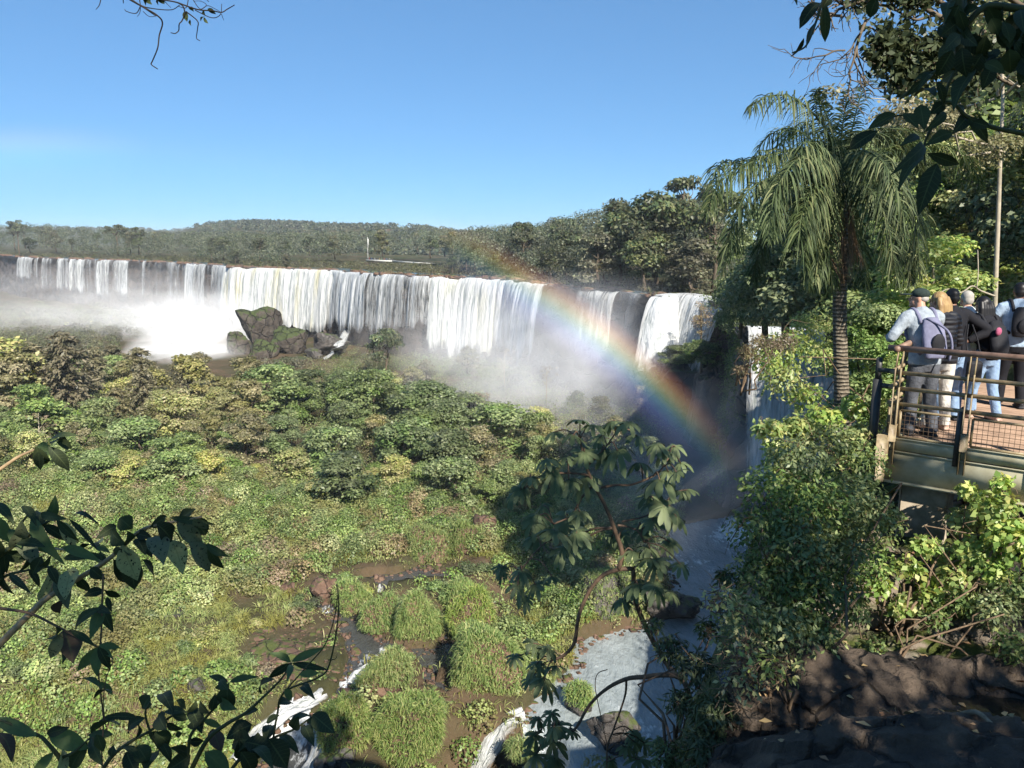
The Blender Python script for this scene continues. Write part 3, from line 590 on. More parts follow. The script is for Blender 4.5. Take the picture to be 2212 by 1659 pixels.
for (u, row, Yd, h, w, key, lab) in [(840, 930, 265, 17, 1.25, 'dark0', 'big dark green domed tree below the leafy tree by the falls'), (1085, 985, 218, 17, 1.75, 'mid1', 'broad bright green domed tree at the right end of the gorge forest'), (985, 985, 222, 13, 1.3, 'mid0', 'green tree filling the gap between the two domed trees'),
                                   (835, 805, 330, 20, 1.1, 'far1', 'grey-green leafy tree in front of the streaky curtain'), (760, 880, 300, 12, 1.3, 'brown0', 'bare brownish tree below the mossy crags'), (560, 860, 320, 12, 1.2, 'brown1', 'wispy brown tree beside the white plume'),
                                   (920, 850, 300, 14, 1.2, 'faro0', 'hazy olive tree right of the grey-green leafy tree'), (1010, 800, 330, 11, 1.5, 'faro1', 'pale misty mound-like tree below the central curtain'), (1120, 850, 300, 12, 1.3, 'far2', 'tree half lost in mist under the rainbow curtain'),
                                   (1300, 930, 245, 12, 1.2, 'faro2', 'misty grey tree under the blue inner edge of the rainbow'), (1245, 900, 255, 9, 1.1, 'far0', 'small misty tree left of the grey one under the rainbow'), (1385, 905, 240, 11, 1., 'brown0', 'thin bare tree in the mist inside the rainbow'),
                                   (1290, 1010, 185, 6, 1.5, 'mid2', 'green bush seen through the top of the umbrella tree'), (1380, 1090, 168, 5, 1.6, 'mid0', 'shaded bush behind the umbrella tree'), (1330, 1200, 138, 4.2, 1.9, 'mid1', 'dark rounded bush on the bank behind the umbrella tree'),
                                   (1460, 800, 236, 8, 2., 'dark1', 'dark bush on the ledge in front of the outward-arching fall'), (1515, 800, 222, 9, 2., 'dark2', 'dark bush on the cliff edge below the arching fall'), (1250, 985, 205, 8, 1.5, 'mid1', 'rounded green bush at the gorge forest right edge'), (1330, 965, 215, 9, 1.3, 'olive0', 'hazy olive bush below the rainbow'), (1200, 1040, 178, 6, 1.6, 'yell1', 'yellowish bush left of the umbrella tree top'), (1270, 1075, 170, 5, 1.7, 'mid0', 'low green bush seen through the umbrella tree'), (1400, 1010, 190, 8, 1.4, 'dark0', 'shaded bush at the foot of the dark cliff'), (1440, 1060, 176, 6, 1.5, 'dark2', 'shaded bank bush beside the upstream river'), (1515, 740, 228, 12, 1., 'brown1', 'leafless twiggy tree on the dark cliff beside the arching fall')]:
    t = put_tree('tree', key, at(u, row, Yd), h / 10 * w, u, h / 10); t['label'] = lab; t['category'] = 'tree'; t['group'] = 'trees of the gorge forest'
def small_palm(seed):
    gq = np.random.default_rng(seed); tr = MB().add(*tube(np.array([(0, 0, -1), (.05, 0, 2.5), (0, .1, 5), (.05, .1, 7.6)]), np.array([.16, .13, .12, .1]), 7)); cr = MB()
    for k in range(16):
        a = k * 2.4; d = np.array([math.cos(a), math.sin(a), 0]); up = gq.uniform(-.1, 1.); t = np.linspace(0, 1, 40)[3:]; Lf = gq.uniform(2., 2.9); C = np.array([.05, .1, 7.5]) + d * (Lf * t * (1 - .25 * t))[:, None] + np.array([0, 0, 1.]) * (Lf * (up * t - (.5 + .6 * up) * t ** 2))[:, None]
        s = np.cross(d, (0, 0, 1.)); cr.add(*tube(C, .03, 4))
        for sg in (-1, 1): n = len(C); U = nrm(s * sg * .8 + d * .35 + np.array([0, 0, -.55]) + gq.normal(size=(n, 3)) * .15); cr.add(*cards(C, U, nrm(np.cross(U, d) + gq.normal(size=(n, 3)) * .3), .8, .1))
    return tr.mesh('trunk', M['bark_pale'], True), cr.mesh('crown', M['lf_mid'], uv=True)
PROTO['palm0'] = small_palm(881)
def snag(seed):
    gq = np.random.default_rng(seed); tr, cr = MB(), MB(); tr.add(*tube(np.array([(0, 0, -1), (.1, 0, 3), (-.1, .1, 6.5), (.1, 0, 9.6)]), np.array([.16, .13, .09, .03]), 7)); tp = []
    for k in range(16): z = gq.uniform(3.5, 9); e = np.array([gq.normal() * 1.5, gq.normal() * 1.5, z + gq.uniform(.4, 1.8)]); limbs(tr, (0, 0, z), e, .045, .012, gq); tp.append(e)
    clump_leaves(cr, np.array(tp), gq.uniform(.2, .5, 16), 260, .3, .18, gq); return tr.mesh('trunk', M['bark_pale'], True), cr.mesh('crown', M['lf_brown'], uv=True)
PROTO['snag0'] = snag(882); PROTO['snag1'] = snag(883)
for (u, row, Yd, h, key, lab) in [(85, 960, 205, 17, 'palm0', 'palm standing out of the forest at the far left'), (330, 1010, 200, 13, 'snag0', 'pale bare trunk in the forest left of centre'), (95, 1010, 190, 15, 'snag1', 'pale dead trunk near the left edge of the forest'), (410, 930, 240, 14, 'snag1', 'twiggy bare tree below the white plume'), (640, 900, 280, 14, 'snag0', 'bare grey tree below the mossy crags'), (700, 960, 245, 12, 'palm0', 'small palm in the middle of the forest'), (860, 1040, 205, 10, 'palm0', 'small palm above the grassy slope'), (540, 880, 300, 13, 'snag1', 'bare twiggy tree against the white spray'), (1180, 870, 260, 13, 'snag0', 'bare tree sticking up at the right end of the forest'), (1090, 830, 290, 13, 'snag1', 'leafless tree in the spray below the central curtain'), (1010, 1000, 215, 11, 'snag0', 'thin bare tree between the two domed trees'), (200, 890, 270, 16, 'palm0', 'slender palm in the left back rows')]:
    t = put_tree('tree', key, at(u, row, Yd), h / 10, u, h / 10); t['label'] = lab; t['category'] = 'tree'; t['group'] = 'trees of the gorge forest'
# undergrowth that closes the forest between the trees
for nm, mt, sd, lab, Lf in (('forest_undergrowth', 'lf_mid', 1, 'green undergrowth filling the forest between the trees', .42), ('dark_undergrowth', 'lf_dark', 2, 'dark green undergrowth in the hollows of the forest', .42), ('dry_undergrowth', 'lf_olive', 3, 'olive and dry scrub patches in the gorge forest', .38)):
    mb = MB(); C, rd = [], []; gu = np.random.default_rng(600 + sd)
    for _ in range(2600):
        Yd = gu.uniform(150, 370) if gu.random() < .8 else gu.uniform(370, 680); u = gu.uniform(-110, 1480); d_ = ray(u, 900); x = d_[0] / d_[1] * Yd; x = (u - CX) / F * (Yd * FW[1] + 61 * .186)
        q = fbm(np.array([[x * .035, Yd * .02, 3.3]]), 3)[0]
        if {1: q < -.1, 2: q > .02, 3: q < .04}[sd] and gu.random() < .85: continue
        if u > np.interp(Yd, [150, 175, 200, 250, 370, 700], [1200, 1250, 1390, 1440, 1250, 420]) or (Yd > 290 and 250 < u < 620 + (Yd - 290)): continue
        s = gu.uniform(1.2, 3.) * np.interp(Yd, [150, 200, 400, 680], [.75, 1.15, 1.4, 1.9]); zz = float(ground(x, Yd)); h = gu.uniform(.2, 1.) * np.interp(Yd, [150, 190, 260], [2., 4.6, 6.]); C.append((x, Yd, zz + h)); rd.append(s)
        C.append((x + gu.normal() * s, Yd - s * .6, zz + h * .45)); rd.append(s * .85)
    clump_leaves(mb, np.array(C), np.array(rd), 120000, Lf, Lf * .62, gu, squash=.8, lo=.5); struct(nm, mb.mesh(nm, M[mt], uv=True), lab, 'stuff')
mb = MB(); C, rd = [], []; gu = np.random.default_rng(633)
for _ in range(900):
    Yd = gu.uniform(345, 640); u = gu.uniform(-120, 830); x = (u - CX) / F * (Yd * FW[1] + 61 * .186)
    if 250 < u < 480 and Yd < 470 or 470 <= u < 780 and Yd > 376: continue
    s = gu.uniform(1.6, 4.6) * (1 if u < 470 else .7); C.append((x, Yd, float(ground(x, Yd)) + s * .55)); rd.append(s)
clump_leaves(mb, np.array(C), np.array(rd), 90000, .8, .55, gu, squash=.9, lo=.6, jit=.4); struct('misty_scrub', mb.mesh('misty_scrub', M['lf_far2'], uv=True), 'misty grey-green scrub on the gorge floor near the spray', 'stuff')
# ------------------------------------------------------------------ forest on the plateau
cnt = 0; pts = []; rimY = lambda px: rim(np.clip(px, -260, 1500))[1]
for _ in range(9000):
    if cnt >= 62: break
    px = g.uniform(-70, 1560); ry = rimY(px); f = 1.05 + g.random() ** 1.5 * .75; Yd = ry * f
    if 640 < px < 800 and f < 1.22: continue
    if 770 < px < 960 and f < 1.3: continue
    x = ray(px, 560)[0] / ray(px, 560)[1] * Yd; big = px > 1180
    h = (g.uniform(11, 17) if not big else g.uniform(13, 21)); h *= np.interp(px, [0, 60, 200, 430, 900, 1150, 1300, 1560], [1.7, 1.7, 1.5, 1.15, 1.05, 1.25, 1.4, 1.4])
    if f < 1.12: h *= .62
    if not spaced(x, Yd, h * .9): continue
    z = ZR + np.clip((Yd - ry) * .05, 0, 9) + (5 * sstep(1240, 1330, px) if f > 1.1 else 0)
    kind = g.choice(['far', 'faro', 'umb'], p=[.46, .36, .18]) if px < 1100 else g.choice(['far', 'faro', 'umb'], p=[.42, .42, .16])
    key = kind + str(int(g.integers(3))); s = h / 10; t = put_tree('tree', key, (x, Yd, z), s * g.uniform(.95, 1.25), g.uniform(0, 6.28), s)
    place = ('plateau edge' if f < 1.12 else 'plateau forest' if f < 1.35 else 'plateau skyline')
    place += ' above left cascades' if px < 480 else ' above creamy torrent' if px < 740 else ' around far deck' if px < 980 else ' above central curtain' if px < 1240 else ' above arching fall'
    later(t, DESC[kind], place, 'tree', 'trees on the plateau above the falls'); cnt += 1
for (u, row, Yd, h, w, key, lab) in [(42, 545, 800, 33, .8, 'umb0', 'tallest tree on the left skyline, flat-topped and dark'), (255, 545, 760, 27, 1.1, 'umb1', 'wide flat-topped tree on the skyline above the left cascades'), (300, 545, 780, 25, .9, 'umb2', 'smaller flat crown right of the wide flat-topped skyline tree'),
                                   (1130, 585, 400, 25, 1., 'umb1', 'open flat-topped tree on the skyline above the rainbow'), (1215, 595, 360, 26, .9, 'umb0', 'thin open-crowned tree left of the tallest right-hand trees'), (1340, 600, 300, 30, 1.1, 'far0', 'tall dense tree above the parted strands'),
                                   (1420, 610, 285, 34, 1.15, 'far1', 'tall broad dark tree above the arching fall'), (1480, 600, 290, 37, .9, 'umb2', 'tallest flat-crowned tree on the right skyline'), (1540, 610, 270, 33, 1., 'far2', 'tall dark tree touching the palm fronds'), (1390, 630, 275, 22, 1.3, 'far0', 'rounded dark tree in front of the tallest right trees'), (1290, 620, 290, 22, 1.2, 'faro1', 'olive tree at the left end of the tall right group'), (1490, 640, 262, 20, 1.4, 'faro2', 'olive tree just above the arching fall')]:
    t = put_tree('tree', key, at(u, row, Yd), h / 10 * w, u, h / 10); t['label'] = lab; t['category'] = 'tree'; t['group'] = 'trees on the plateau above the falls'
mb = MB(); C, rd = [], []
for _ in range(3600):
    px = g.uniform(-90, 1560); ry = rimY(px); f = 1.1 + g.random() ** 1.3 * .85
    if 640 < px < 790 and f < 1.2 or 770 < px < 980 and f < 1.52: continue
    Yd = ry * f; x = ray(px, 560)[0] / ray(px, 560)[1] * Yd; h = np.interp(px, [0, 60, 200, 430, 900, 1150, 1300, 1560], [30, 29, 24, 17, 16, 21, 27, 29]) * g.uniform(.55, 1.1) * (.6 if f < 1.16 else 1)
    z = ZR + np.clip((Yd - ry) * .05, 0, 9); r_ = g.uniform(2.2, 4.6)
    C.append((x, Yd, z + h - r_)); rd.append(r_)
    if g.random() < .6: C.append((x + g.normal() * 3, Yd - 2, z + (h - r_) * g.uniform(.3, .8))); rd.append(r_ * .8)
clump_leaves(mb, np.array(C), np.array(rd), 230000, 1., .72, g, squash=.7); struct('plateau_forest', mb.mesh('plateau_forest', M['lf_far'], uv=True), 'dense mixed forest covering the plateau above the falls', 'stuff')
# --- scrub along the lip and far hills: one mass each
mb = MB(); C, rd = [], []
for px in np.arange(-80, 1510, 3.2):
    for _ in range(2 if not 780 < px < 1000 else 9):
        ry = rimY(px); off = g.uniform(22, 120) * ry / 500 + 4
        if 640 < px < 780: off += 24
        elif 780 <= px < 1000: off = g.uniform(8, 190)
        p = rim(np.clip(px, -260, 1500)); C.append((p[0] * (1 + off / ry), ry + off, ZR + g.uniform(.2, 1.6) * (.3 if 780 < px < 1000 else 1))); rd.append(g.uniform(1.2, 3.4) * (.5 if 780 < px < 1000 else 1))
clump_leaves(mb, np.array(C), np.array(rd), 90000, .8, .55, g); struct('plateau_scrub', mb.mesh('plateau_scrub', M['lf_far2'], uv=True), 'low olive scrub on the plateau behind the lip of the falls', 'stuff')
mb = MB(); V0, T0 = boulder_mb((0, 0, 0), (1, 1, .6), 3, .3, 2)
for px in np.arange(-60, 1500, 4.):
    if g.random() < .6:
        p = rim(px); off = g.uniform(1, 16); s = g.uniform(.5, 1.9) ** 1.5 * (.6 + p[1] / 900); mb.add(V0 * s * np.array([1.6, 1, .8]) + p + np.array([p[0] * off / p[1], off, s * .2]), T=T0)
struct('lip_rocks', mb.mesh('lip_rocks', M['rock_red'], True), 'low reddish rocks strewn along the lip of the falls', 'stuff')
ridge = [(-500, 478), (0, 490), (85, 489), (300, 491), (380, 496), (430, 483), (480, 478), (540, 474), (620, 478), (700, 483), (800, 487), (900, 492), (1000, 500), (1100, 507), (1250, 512), (1500, 514), (2300, 516)]
rpx = np.linspace(-500, 2300, 180); rrow = np.interp(rpx, [a for a, _ in ridge], [b_ for _, b_ in ridge])
rY = np.interp(rpx, [-500, 330, 420, 1000, 2300], [5200, 5200, 2300, 1700, 1700]); top = np.array([at(a, b_ + 5, c) for a, b_, c in zip(rpx, rrow, rY)]); HX, HY, HZ = [], [], []
for t in np.linspace(0, 1, 24):
    f = lerp(.5, 1.25, t); HX.append(top[:, 0] * f); HY.append(top[:, 1] * f); hh = ZR - 2 + (top[:, 2] - ZR + 2) * np.where(f < 1, sstep(.52, 1., f), 1) ; HZ.append(hh + fbm(np.c_[top[:, 0] * f * .004, top[:, 1] * f * .004, f + top[:, 0] * 0], 3) * 14 * sstep(.5, .8, f))
HX, HY, HZ = (np.array(a).T for a in (HX, HY, HZ)); struct('far_hills', grid_mesh('far_hills', HX, HY, HZ, M['plateau']), 'low forested hills on the horizon')
mb = MB(); C, rd = [], []
for _ in range(5200):
    a = g.uniform(0, 178); b_ = g.uniform(0, 19.5); i, j = int(a), int(b_)
    if not -100 < rpx[i] < 1600: continue
    C.append((lerp(HX[i, j], HX[i + 1, j], a - i), HY[i, j], HZ[i, j] + 3)); rd.append(g.uniform(4, 9) * (HY[i, j] / 2000) ** .5)
clump_leaves(mb, np.array(C), np.array(rd), 150000, 4.2, 3.2, g, squash=.9); struct('distant_forest', mb.mesh('distant_forest', M['lf_far'], uv=True), 'far-off bluish-green forest covering the hills on the horizon', 'stuff')
# --- creepers on the shaded cliff
mb = MB(); sel = [k for k in range(len(cw)) if cw[k, 0] > 40 and 120 < cw[k, 1] < 250 or cw[k, 1] < 110]
C = np.array([G[k, j] for k in sel for j in range(0, 20)]); ok = ~((C[:, 0] > 47) & (C[:, 1] < 168) & (C[:, 1] > 150) & (C[:, 0] < 84)); C = C[ok]
clump_leaves(mb, C + g.normal(size=C.shape) * .5, g.uniform(.8, 2.4, len(C)), 60000, .55, .36, g, up=.2); struct('cliff_creepers', mb.mesh('cliff_creepers', M['lf_dark'], uv=True), 'dark creepers and ferns hanging down the shaded cliff', 'stuff')
# ------------------------------------------------------------------ grass and weeds of the gorge
def blades(mb, B, D, L, Wd, g, droop=1.):
    n = len(B); L = np.broadcast_to(L, (n,))[:, None]; D = nrm(D); up = np.array([0, 0, 1.]); S = nrm(np.cross(D, up) + g.normal(size=(n, 3)) * .3) * (np.broadcast_to(Wd, (n,))[:, None] / 2)
    p1 = B + up * L * .5 + D * L * .16; p2 = B + up * L * (.74 - .1 * droop) + D * L * .46; p3 = B + up * L * (.72 - .42 * droop) + D * L * .82
    V = np.stack([B - S * .7, B + S * .7, p1 - S, p1 + S, p2 - S * .7, p2 + S * .7, p3], 1).reshape(-1, 3); o = np.arange(n)[:, None] * 7
    mb.add(V, Q=np.vstack([o + [0, 1, 3, 2], o + [2, 3, 5, 4]]), T=o + [4, 5, 6])
def free(x, y, thin=.3):
    x, y = np.asarray(x), np.asarray(y); r_ = np.modf(np.abs(np.sin(x * 12.9 + y * 78.2) * 43758.5))[0]
    return (bed(x, y) < .5) & (~inpoly(x, y, BAREP) | (r_ < .06)) & (~inpoly(x, y, CREEKP) | (r_ < thin))
mb = MB(); nb_ = 6800; uu = g.uniform(-60, 1470, nb_); yy = 76 + 112 * g.random(nb_) ** 1.2; xx = (uu - CX) / F * (yy * FW[1] + 61 * .186)
ok = free(xx, yy) & (fbm(np.c_[xx * .07, yy * .07, xx * 0], 3) > -.17); xx, yy = xx[ok], yy[ok]
zz = ground(xx, yy); rep = 26; a = g.uniform(0, 6.283, len(xx) * rep); r_ = g.random(len(a)) ** .6 * .9
B = np.c_[np.repeat(xx, rep) + np.cos(a) * r_, np.repeat(yy, rep) + np.sin(a) * r_, np.repeat(zz, rep) - .1]; D = np.c_[np.cos(a), np.sin(a), a * 0]
ok = free(B[:, 0], B[:, 1]); blades(mb, B[ok], D[ok], g.uniform(1.1, 2.3, ok.sum()), .12, g, 1.15); struct('long_grass', mb.mesh('long_grass', M['grass']), 'long arching green grass covering the gorge floor', 'stuff')
mb = MB(); n_ = 3300; uu = g.uniform(-60, 1460, n_); yy = 76 + 108 * g.random(n_) ** 1.1; xx = (uu - CX) / F * (yy * FW[1] + 61 * .186); ok = free(xx, yy) & (fbm(np.c_[xx * .06, yy * .06, xx * 0 + 5], 3) > -.12); xx, yy = xx[ok], yy[ok]
clump_leaves(mb, np.c_[xx, yy, ground(xx, yy) + .2], g.uniform(.6, 1.6, len(xx)), 130000, .3, .22, g); struct('weeds', mb.mesh('weeds', M['weed'], uv=True), 'low broad-leaved weeds between the stones of the gorge', 'stuff')
for nm, mt, sd, lab in (('slope_bushes', 'lf_mid', 4, 'mixed green bushy cover on the gorge slope'), ('yellow_bushes', 'weed', 5, 'yellow-green leafy cover on the gorge slope'), ('brown_scrub', 'lf_brown', 6, 'brownish dry scrub patches on the gorge slope')):
    gu = np.random.default_rng(700 + sd); n_ = 1300 if sd < 6 else 500; uu = gu.uniform(-60, 1460, n_); yy = 77 + 112 * gu.random(n_) ** 1.05; xx = (uu - CX) / F * (yy * FW[1] + 61 * .186); q = fbm(np.c_[xx * .055, yy * .045, xx * 0 + sd * 3.1], 3) + .12 * sstep(100, 165, yy)
    ok = (q > (-.02 if sd < 6 else .12)) & free(xx, yy, .1) & (bed(xx + 1.6, yy) < .5) & (bed(xx - 1.6, yy) < .5) & (bed(xx, yy - 2.2) < .5); xx, yy = xx[ok], yy[ok]; r_ = gu.uniform(.8, 2.3, len(xx)) * np.interp(yy, [78, 110, 185], [.75, 1., 1.45])
    mb = MB(); clump_leaves(mb, np.c_[xx, yy, ground(xx, yy) + r_ * .7], r_, 260000 if sd < 6 else 60000, .44, .3, gu, squash=1., lo=.7, jit=.34, up=.15); struct(nm, mb.mesh(nm, M[mt], uv=True), lab, 'stuff')
# ------------------------------------------------------------------ grass-topped boulders, bare stones, bushes
def mound(label, px, base, wpx, hpx, seed, mat='rock_red', cover=.5, nb=2600, Lb=1.15, zoff=0., depth=.9):
    z0 = ZV + zoff; c = pz(px, base, z0); k = (c[1] * FW[1] - c[2] * .186) / F; w, h = wpx * k * .88, hpx * k * .88
    c = c + np.array([c[0] / c[1] * w * .3, w * .3, 0]); V, T = boulder_mb((0, 0, h * .3), (w / 2, w / 2 * depth, h * .62), seed, .3, 5)
    t = thing('grassy_boulder', label, 'boulder', tuple(c), 0, 'grass-topped boulders in the gorge'); link('rock', MB().add(V, T=T).mesh('rock', M[mat], True), t)
    g = np.random.default_rng(seed); zt = np.quantile(V[:, 2], 1 - cover); I = np.where(V[:, 2] > zt)[0]; I = g.choice(I, nb)
    B = V[I] + g.normal(size=(nb, 3)) * .15; D = np.c_[B[:, :2] * .8 + g.normal(size=(nb, 2)) * w * .3, np.zeros(nb)]; m = MB(); blades(m, B, D, Lb * g.uniform(.4, 1.4, nb), .12, g, 1.1)
    n2 = int(nb * .8); I = g.choice(np.where(V[:, 2] > zt)[0], n2); N = rand_dir(n2, g) + np.array([0, 0, .8]); m.add(*cards(V[I] + g.normal(size=(n2, 3)) * .2, rand_dir(n2, g), nrm(N), .34, .24))
    link('grass_cap', m.mesh('grass_cap', M['grass_fresh']), t); return t
MD = [('round boulder under a mop of grass in the middle of the creek', 905, 1398, 118, 130, 31, 'rock_red', .72, 3600), ('small grassy hump left of the mop-topped boulder', 822, 1372, 84, 92, 37, 'rock_red', .85, 1800), ('square brown boulder with a fringe of grass on top', 838, 1530, 132, 128, 44, 'rock_red', .36, 2600),
      ('long grass-covered bank right of the still pool', 1020, 1400, 120, 150, 47, 'rock_red', .8, 3400), ('largest grassy hummock beside the white chute', 1050, 1515, 180, 180, 52, 'rock_red', .85, 6500), ('grassy hump behind the mop-topped boulder', 985, 1325, 80, 80, 58, 'rock_red', .8, 1800),
      ('bushy mound below the square brown boulder', 745, 1640, 130, 150, 61, 'rock_red', .9, 3600), ('mound split by a bare brown rock face at the bottom edge', 895, 1650, 190, 140, 66, 'rock_red', .8, 5000), ('grass tuft on the dark rock in the river', 1255, 1545, 80, 62, 73, 'rock_dark', .45, 900), ('dripping tuft right of the white chute', 1128, 1648, 56, 52, 78, 'rock_dark', .7, 900),
      ('grassy stone behind the still pool', 930, 1215, 130, 80, 83, 'rock_red', .8, 2400), ('round hummock on the slope above the still pool', 1000, 1210, 110, 90, 86, 'rock_red', .85, 2200), ('overgrown bank under the umbrella tree', 1330, 1350, 190, 120, 91, 'rock_dark', .8, 2600), ('grassy boulder beside the two red stones', 765, 1330, 90, 70, 95, 'rock_red', .75, 1600), ('tuft-topped stone on the spit right of the square boulder', 1000, 1470, 60, 46, 97, 'rock_red', .7, 700)]
for (lab, px, by, w, h, sd, mt, cv, nb) in MD: mound(lab, px, by, w, h, sd, mt, cv, nb)
ST = [('round red stone above the creek, left of the pair', 625, 1286, 42, 34, 'rock_red'), ('larger rounded red stone beside the creek bend', 697, 1296, 62, 52, 'rock_red'), ('pale upright stone in the weeds', 453, 1315, 34, 40, 'rock_pale'), ('bare brown rock face poking out of the mound at the bottom', 882, 1622, 66, 72, 'rock_red'), ('brown split rock on the right bank', 1042, 1172, 64, 60, 'rock_red'),
      ('flat red rock shelf left of the creek', 620, 1425, 150, 22, 'rock_red'), ('second red shelf below the flat one', 650, 1462, 120, 20, 'rock_red'), ('grey block wedged behind the square brown boulder', 930, 1510, 54, 34, 'rock_dark'), ('dark triangular rock standing in the river', 1325, 1610, 120, 84, 'rock_dark'), ('low dark rock in the upstream shade', 1450, 1330, 120, 60, 'rock_dark'), ('grey stone at the edge of the weeds on the left', 385, 1350, 60, 34, 'rock_dark'),
      ('reddish outcrop among weeds', 430, 1500, 46, 34, 'rock_dark'), ('small brown outcrop in yellow weeds', 505, 1480, 50, 34, 'rock_red'), ('dark stone at the foot of the foaming rapid', 745, 1655, 70, 40, 'rock_dark'), ('round stone by the bottom trickle', 700, 1658, 44, 30, 'rock_dark')]
for (lab, px, by, w, h, Yd, sd) in (('dark mossy ledge carrying bushes in front of the arching fall', 1475, 905, 170, 130, 238, 411), ('dark rock spur at the foot of the shaded cliff', 1540, 960, 150, 180, 222, 415)): boulder(lab, px, by, w, h, Yd, M['rock_wet'], sd, 'boulders below the falls', 5)
for k, (lab, px, by, w, h, mt) in enumerate(ST): boulder(lab, px, by, w, h, pz(px, by, ZV)[1], M[mt], 200 + k * 3, 'bare stones in the gorge', 5)
mb = MB(); xx = g.uniform(-34, 30, 5200); yy = g.uniform(80, 150, 5200); q = bed(xx, yy) > .5; q2 = np.zeros(len(xx), bool)
for dx, dy in ((2, 0), (-2, 0), (0, 2.2), (0, -2.2)): q2 |= (bed(xx + dx, yy + dy) > .5) != q
for x, y in zip(xx[q2], yy[q2]):
    s = g.uniform(.12, .3) / g.uniform(.3, 1.); V0r = V0 * s * g.uniform(.7, 1.3, 3); mb.add(V0r + np.array([x, y, float(base_z(x, y)) + .05]), T=T0)
struct('pebbles', mb.mesh('pebbles', [M['rock_red']], True), 'small brown stones along the creek edges', 'stuff')
mb = MB(); gs = np.random.default_rng(515); bx0, bx1 = BAREP.min(0), BAREP.max(0)
for _ in range(700):
    x, y = gs.uniform(bx0[0] - 2, bx1[0] + 2), gs.uniform(bx0[1] - 2, bx1[1] + 2)
    if bed(np.array([x]), np.array([y]))[0] < .5 and (inpoly(np.array([x]), np.array([y]), BAREP)[0] or gs.random() < .1): s = .12 / gs.uniform(.1, 1.) ** .8; mb.add(V0 * s * gs.uniform(.7, 1.4, 3) * np.array([1.3, 1.1, .8]) + np.array([x, y, float(ground(x, y)) + .4]), T=T0)
struct('red_stones', mb.mesh('red_stones', M['rock_red'], True), 'reddish broken stones on the bare bank left of the creek', 'stuff')
def bush_mesh(seed, mat, n, L):
    g = np.random.default_rng(seed); C = np.c_[g.normal(size=(9, 2)) * .55, g.uniform(.3, 1., 9)]; m = MB(); clump_leaves(m, C, g.uniform(.35, .6, 9), n, L, L * .6, g, lo=.3); return m.mesh('bush', M[mat], uv=True)
BU = {k: [bush_mesh(300 + 10 * j + i, mt, 1700, .17) for i in range(2)] for j, (k, mt) in enumerate((('bright green leafy bush', 'lf_mid'), ('yellowish bush', 'lf_yell'), ('brownish dry bush', 'lf_brown'), ('dark green bush', 'lf_dark')))}
cnt = 0; pts = []
for _ in range(2500):
    if cnt >= 110: break
    px = g.uniform(-40, 1230); Yd = g.uniform(84, 176); x = (px - CX) / F * (Yd * FW[1] + 61 * .186)
    if bed(np.array([x, x + 2, x - 2]), np.array([Yd, Yd, Yd])).max() > .5 or not spaced(x, Yd, 2.6): continue
    kind = g.choice(list(BU), p=[.42, .3, .1, .18]); s = g.uniform(.9, 2.) * (1.3 if Yd > 150 else 1.); o = link('bush', BU[kind][int(g.integers(2))], None, (x, Yd, float(ground(x, Yd))), g.uniform(0, 6.28)); o.scale = (s * 1.2, s * 1.2, s)
    place = ('grassy slope' if Yd > 140 else 'weedy creek ground' if Yd > 105 else 'gorge bottom'); place += ' at far left' if px < 300 else ' left of centre' if px < 620 else ' near creek pools' if px < 960 else ' left of umbrella tree'
    later(o, kind, place, 'bush', 'bushes on the gorge floor'); cnt += 1
# ================================================================== far viewing deck
M['deckgrey'] = flatmat('weathered deck concrete', (.5, .5, .47), .8, .2, .2, 2)
M['steel'] = flatmat('dark steel', (.05, .05, .05), .5, .4, .3, 8)
fo = at(800, 562, 640); t = thing('viewing_deck', 'small pale viewing deck with people far off above the falls', 'viewing deck', tuple(fo)); 
dk = MB(); e1 = at(940, 571, 600) - fo; s0 = at(850, 564, 628) - fo; dk.add(*beam((-2, 0, 0), s0, 6, 1.1)); dk.add(*beam(s0 + np.array([0, 0, -.1]), e1, 3.2, 1.2)); link('deck', dk.mesh('deck', M['deckgrey']), t)
for q in (.1, .55, 1.): link('pier', MB().add(*beam(lerp(np.zeros(3), s0, q) + np.array([0, 0, -.6]), lerp(np.zeros(3), s0, q) + np.array([0, 0, -6]), 1.5, 1.5, (0, 1, 0))).mesh('pier', M['deckgrey']), t)
rl = MB(); 
for zz_ in (.7, 1.3): rl.add(*beam((-2, -3, .5 + zz_), s0 + np.array([0, -3, .5 + zz_]), .18, .18)); rl.add(*beam(s0 + np.array([0, -1.6, .5 + zz_]), e1 + np.array([0, -1.6, .5 + zz_]), .18, .18))
for q in np.linspace(0, 1, 9): b0 = lerp(np.array([-2, -3, .5]), s0 + np.array([0, -3, .5]), q); rl.add(*beam(b0, b0 + np.array([0, 0, 1.3]), .16, .16, (0, 1, 0)))
link('railing', rl.mesh('railing', M['steel']), t); tag(link('mast', MB().add(*tube(np.array([(0, 0, -3), (0, 0, 8), (.1, 0, 18.)]), np.array([.4, .3, .18]), 6)).add(*box((.5, 0, 13), (.9, .5, 7))).mesh('mast', M['deckgrey'], True), None, tuple(at(795, 560, 640))), 'slim mast with a pale panel beside the far viewing deck', 'mast')
CLO = [(.5, .1, .08), (.1, .2, .5), (.7, .7, .68), (.05, .05, .06), (.6, .45, .1), (.2, .4, .2)]
M['tinyskin'] = flatmat('skin far away', (.42, .24, .16)); FARC = [flatmat('far clothes', c) for c in CLO]
WHERE = ['by the mast', 'second from the mast', 'at the left end of the rail', 'behind the left end of the rail', 'near the first pier', 'right of the first pier', 'in mid-deck', 'right of mid-deck', 'near the second pier', 'where the deck narrows']; CN = ['red', 'blue', 'white', 'black', 'yellow', 'green']
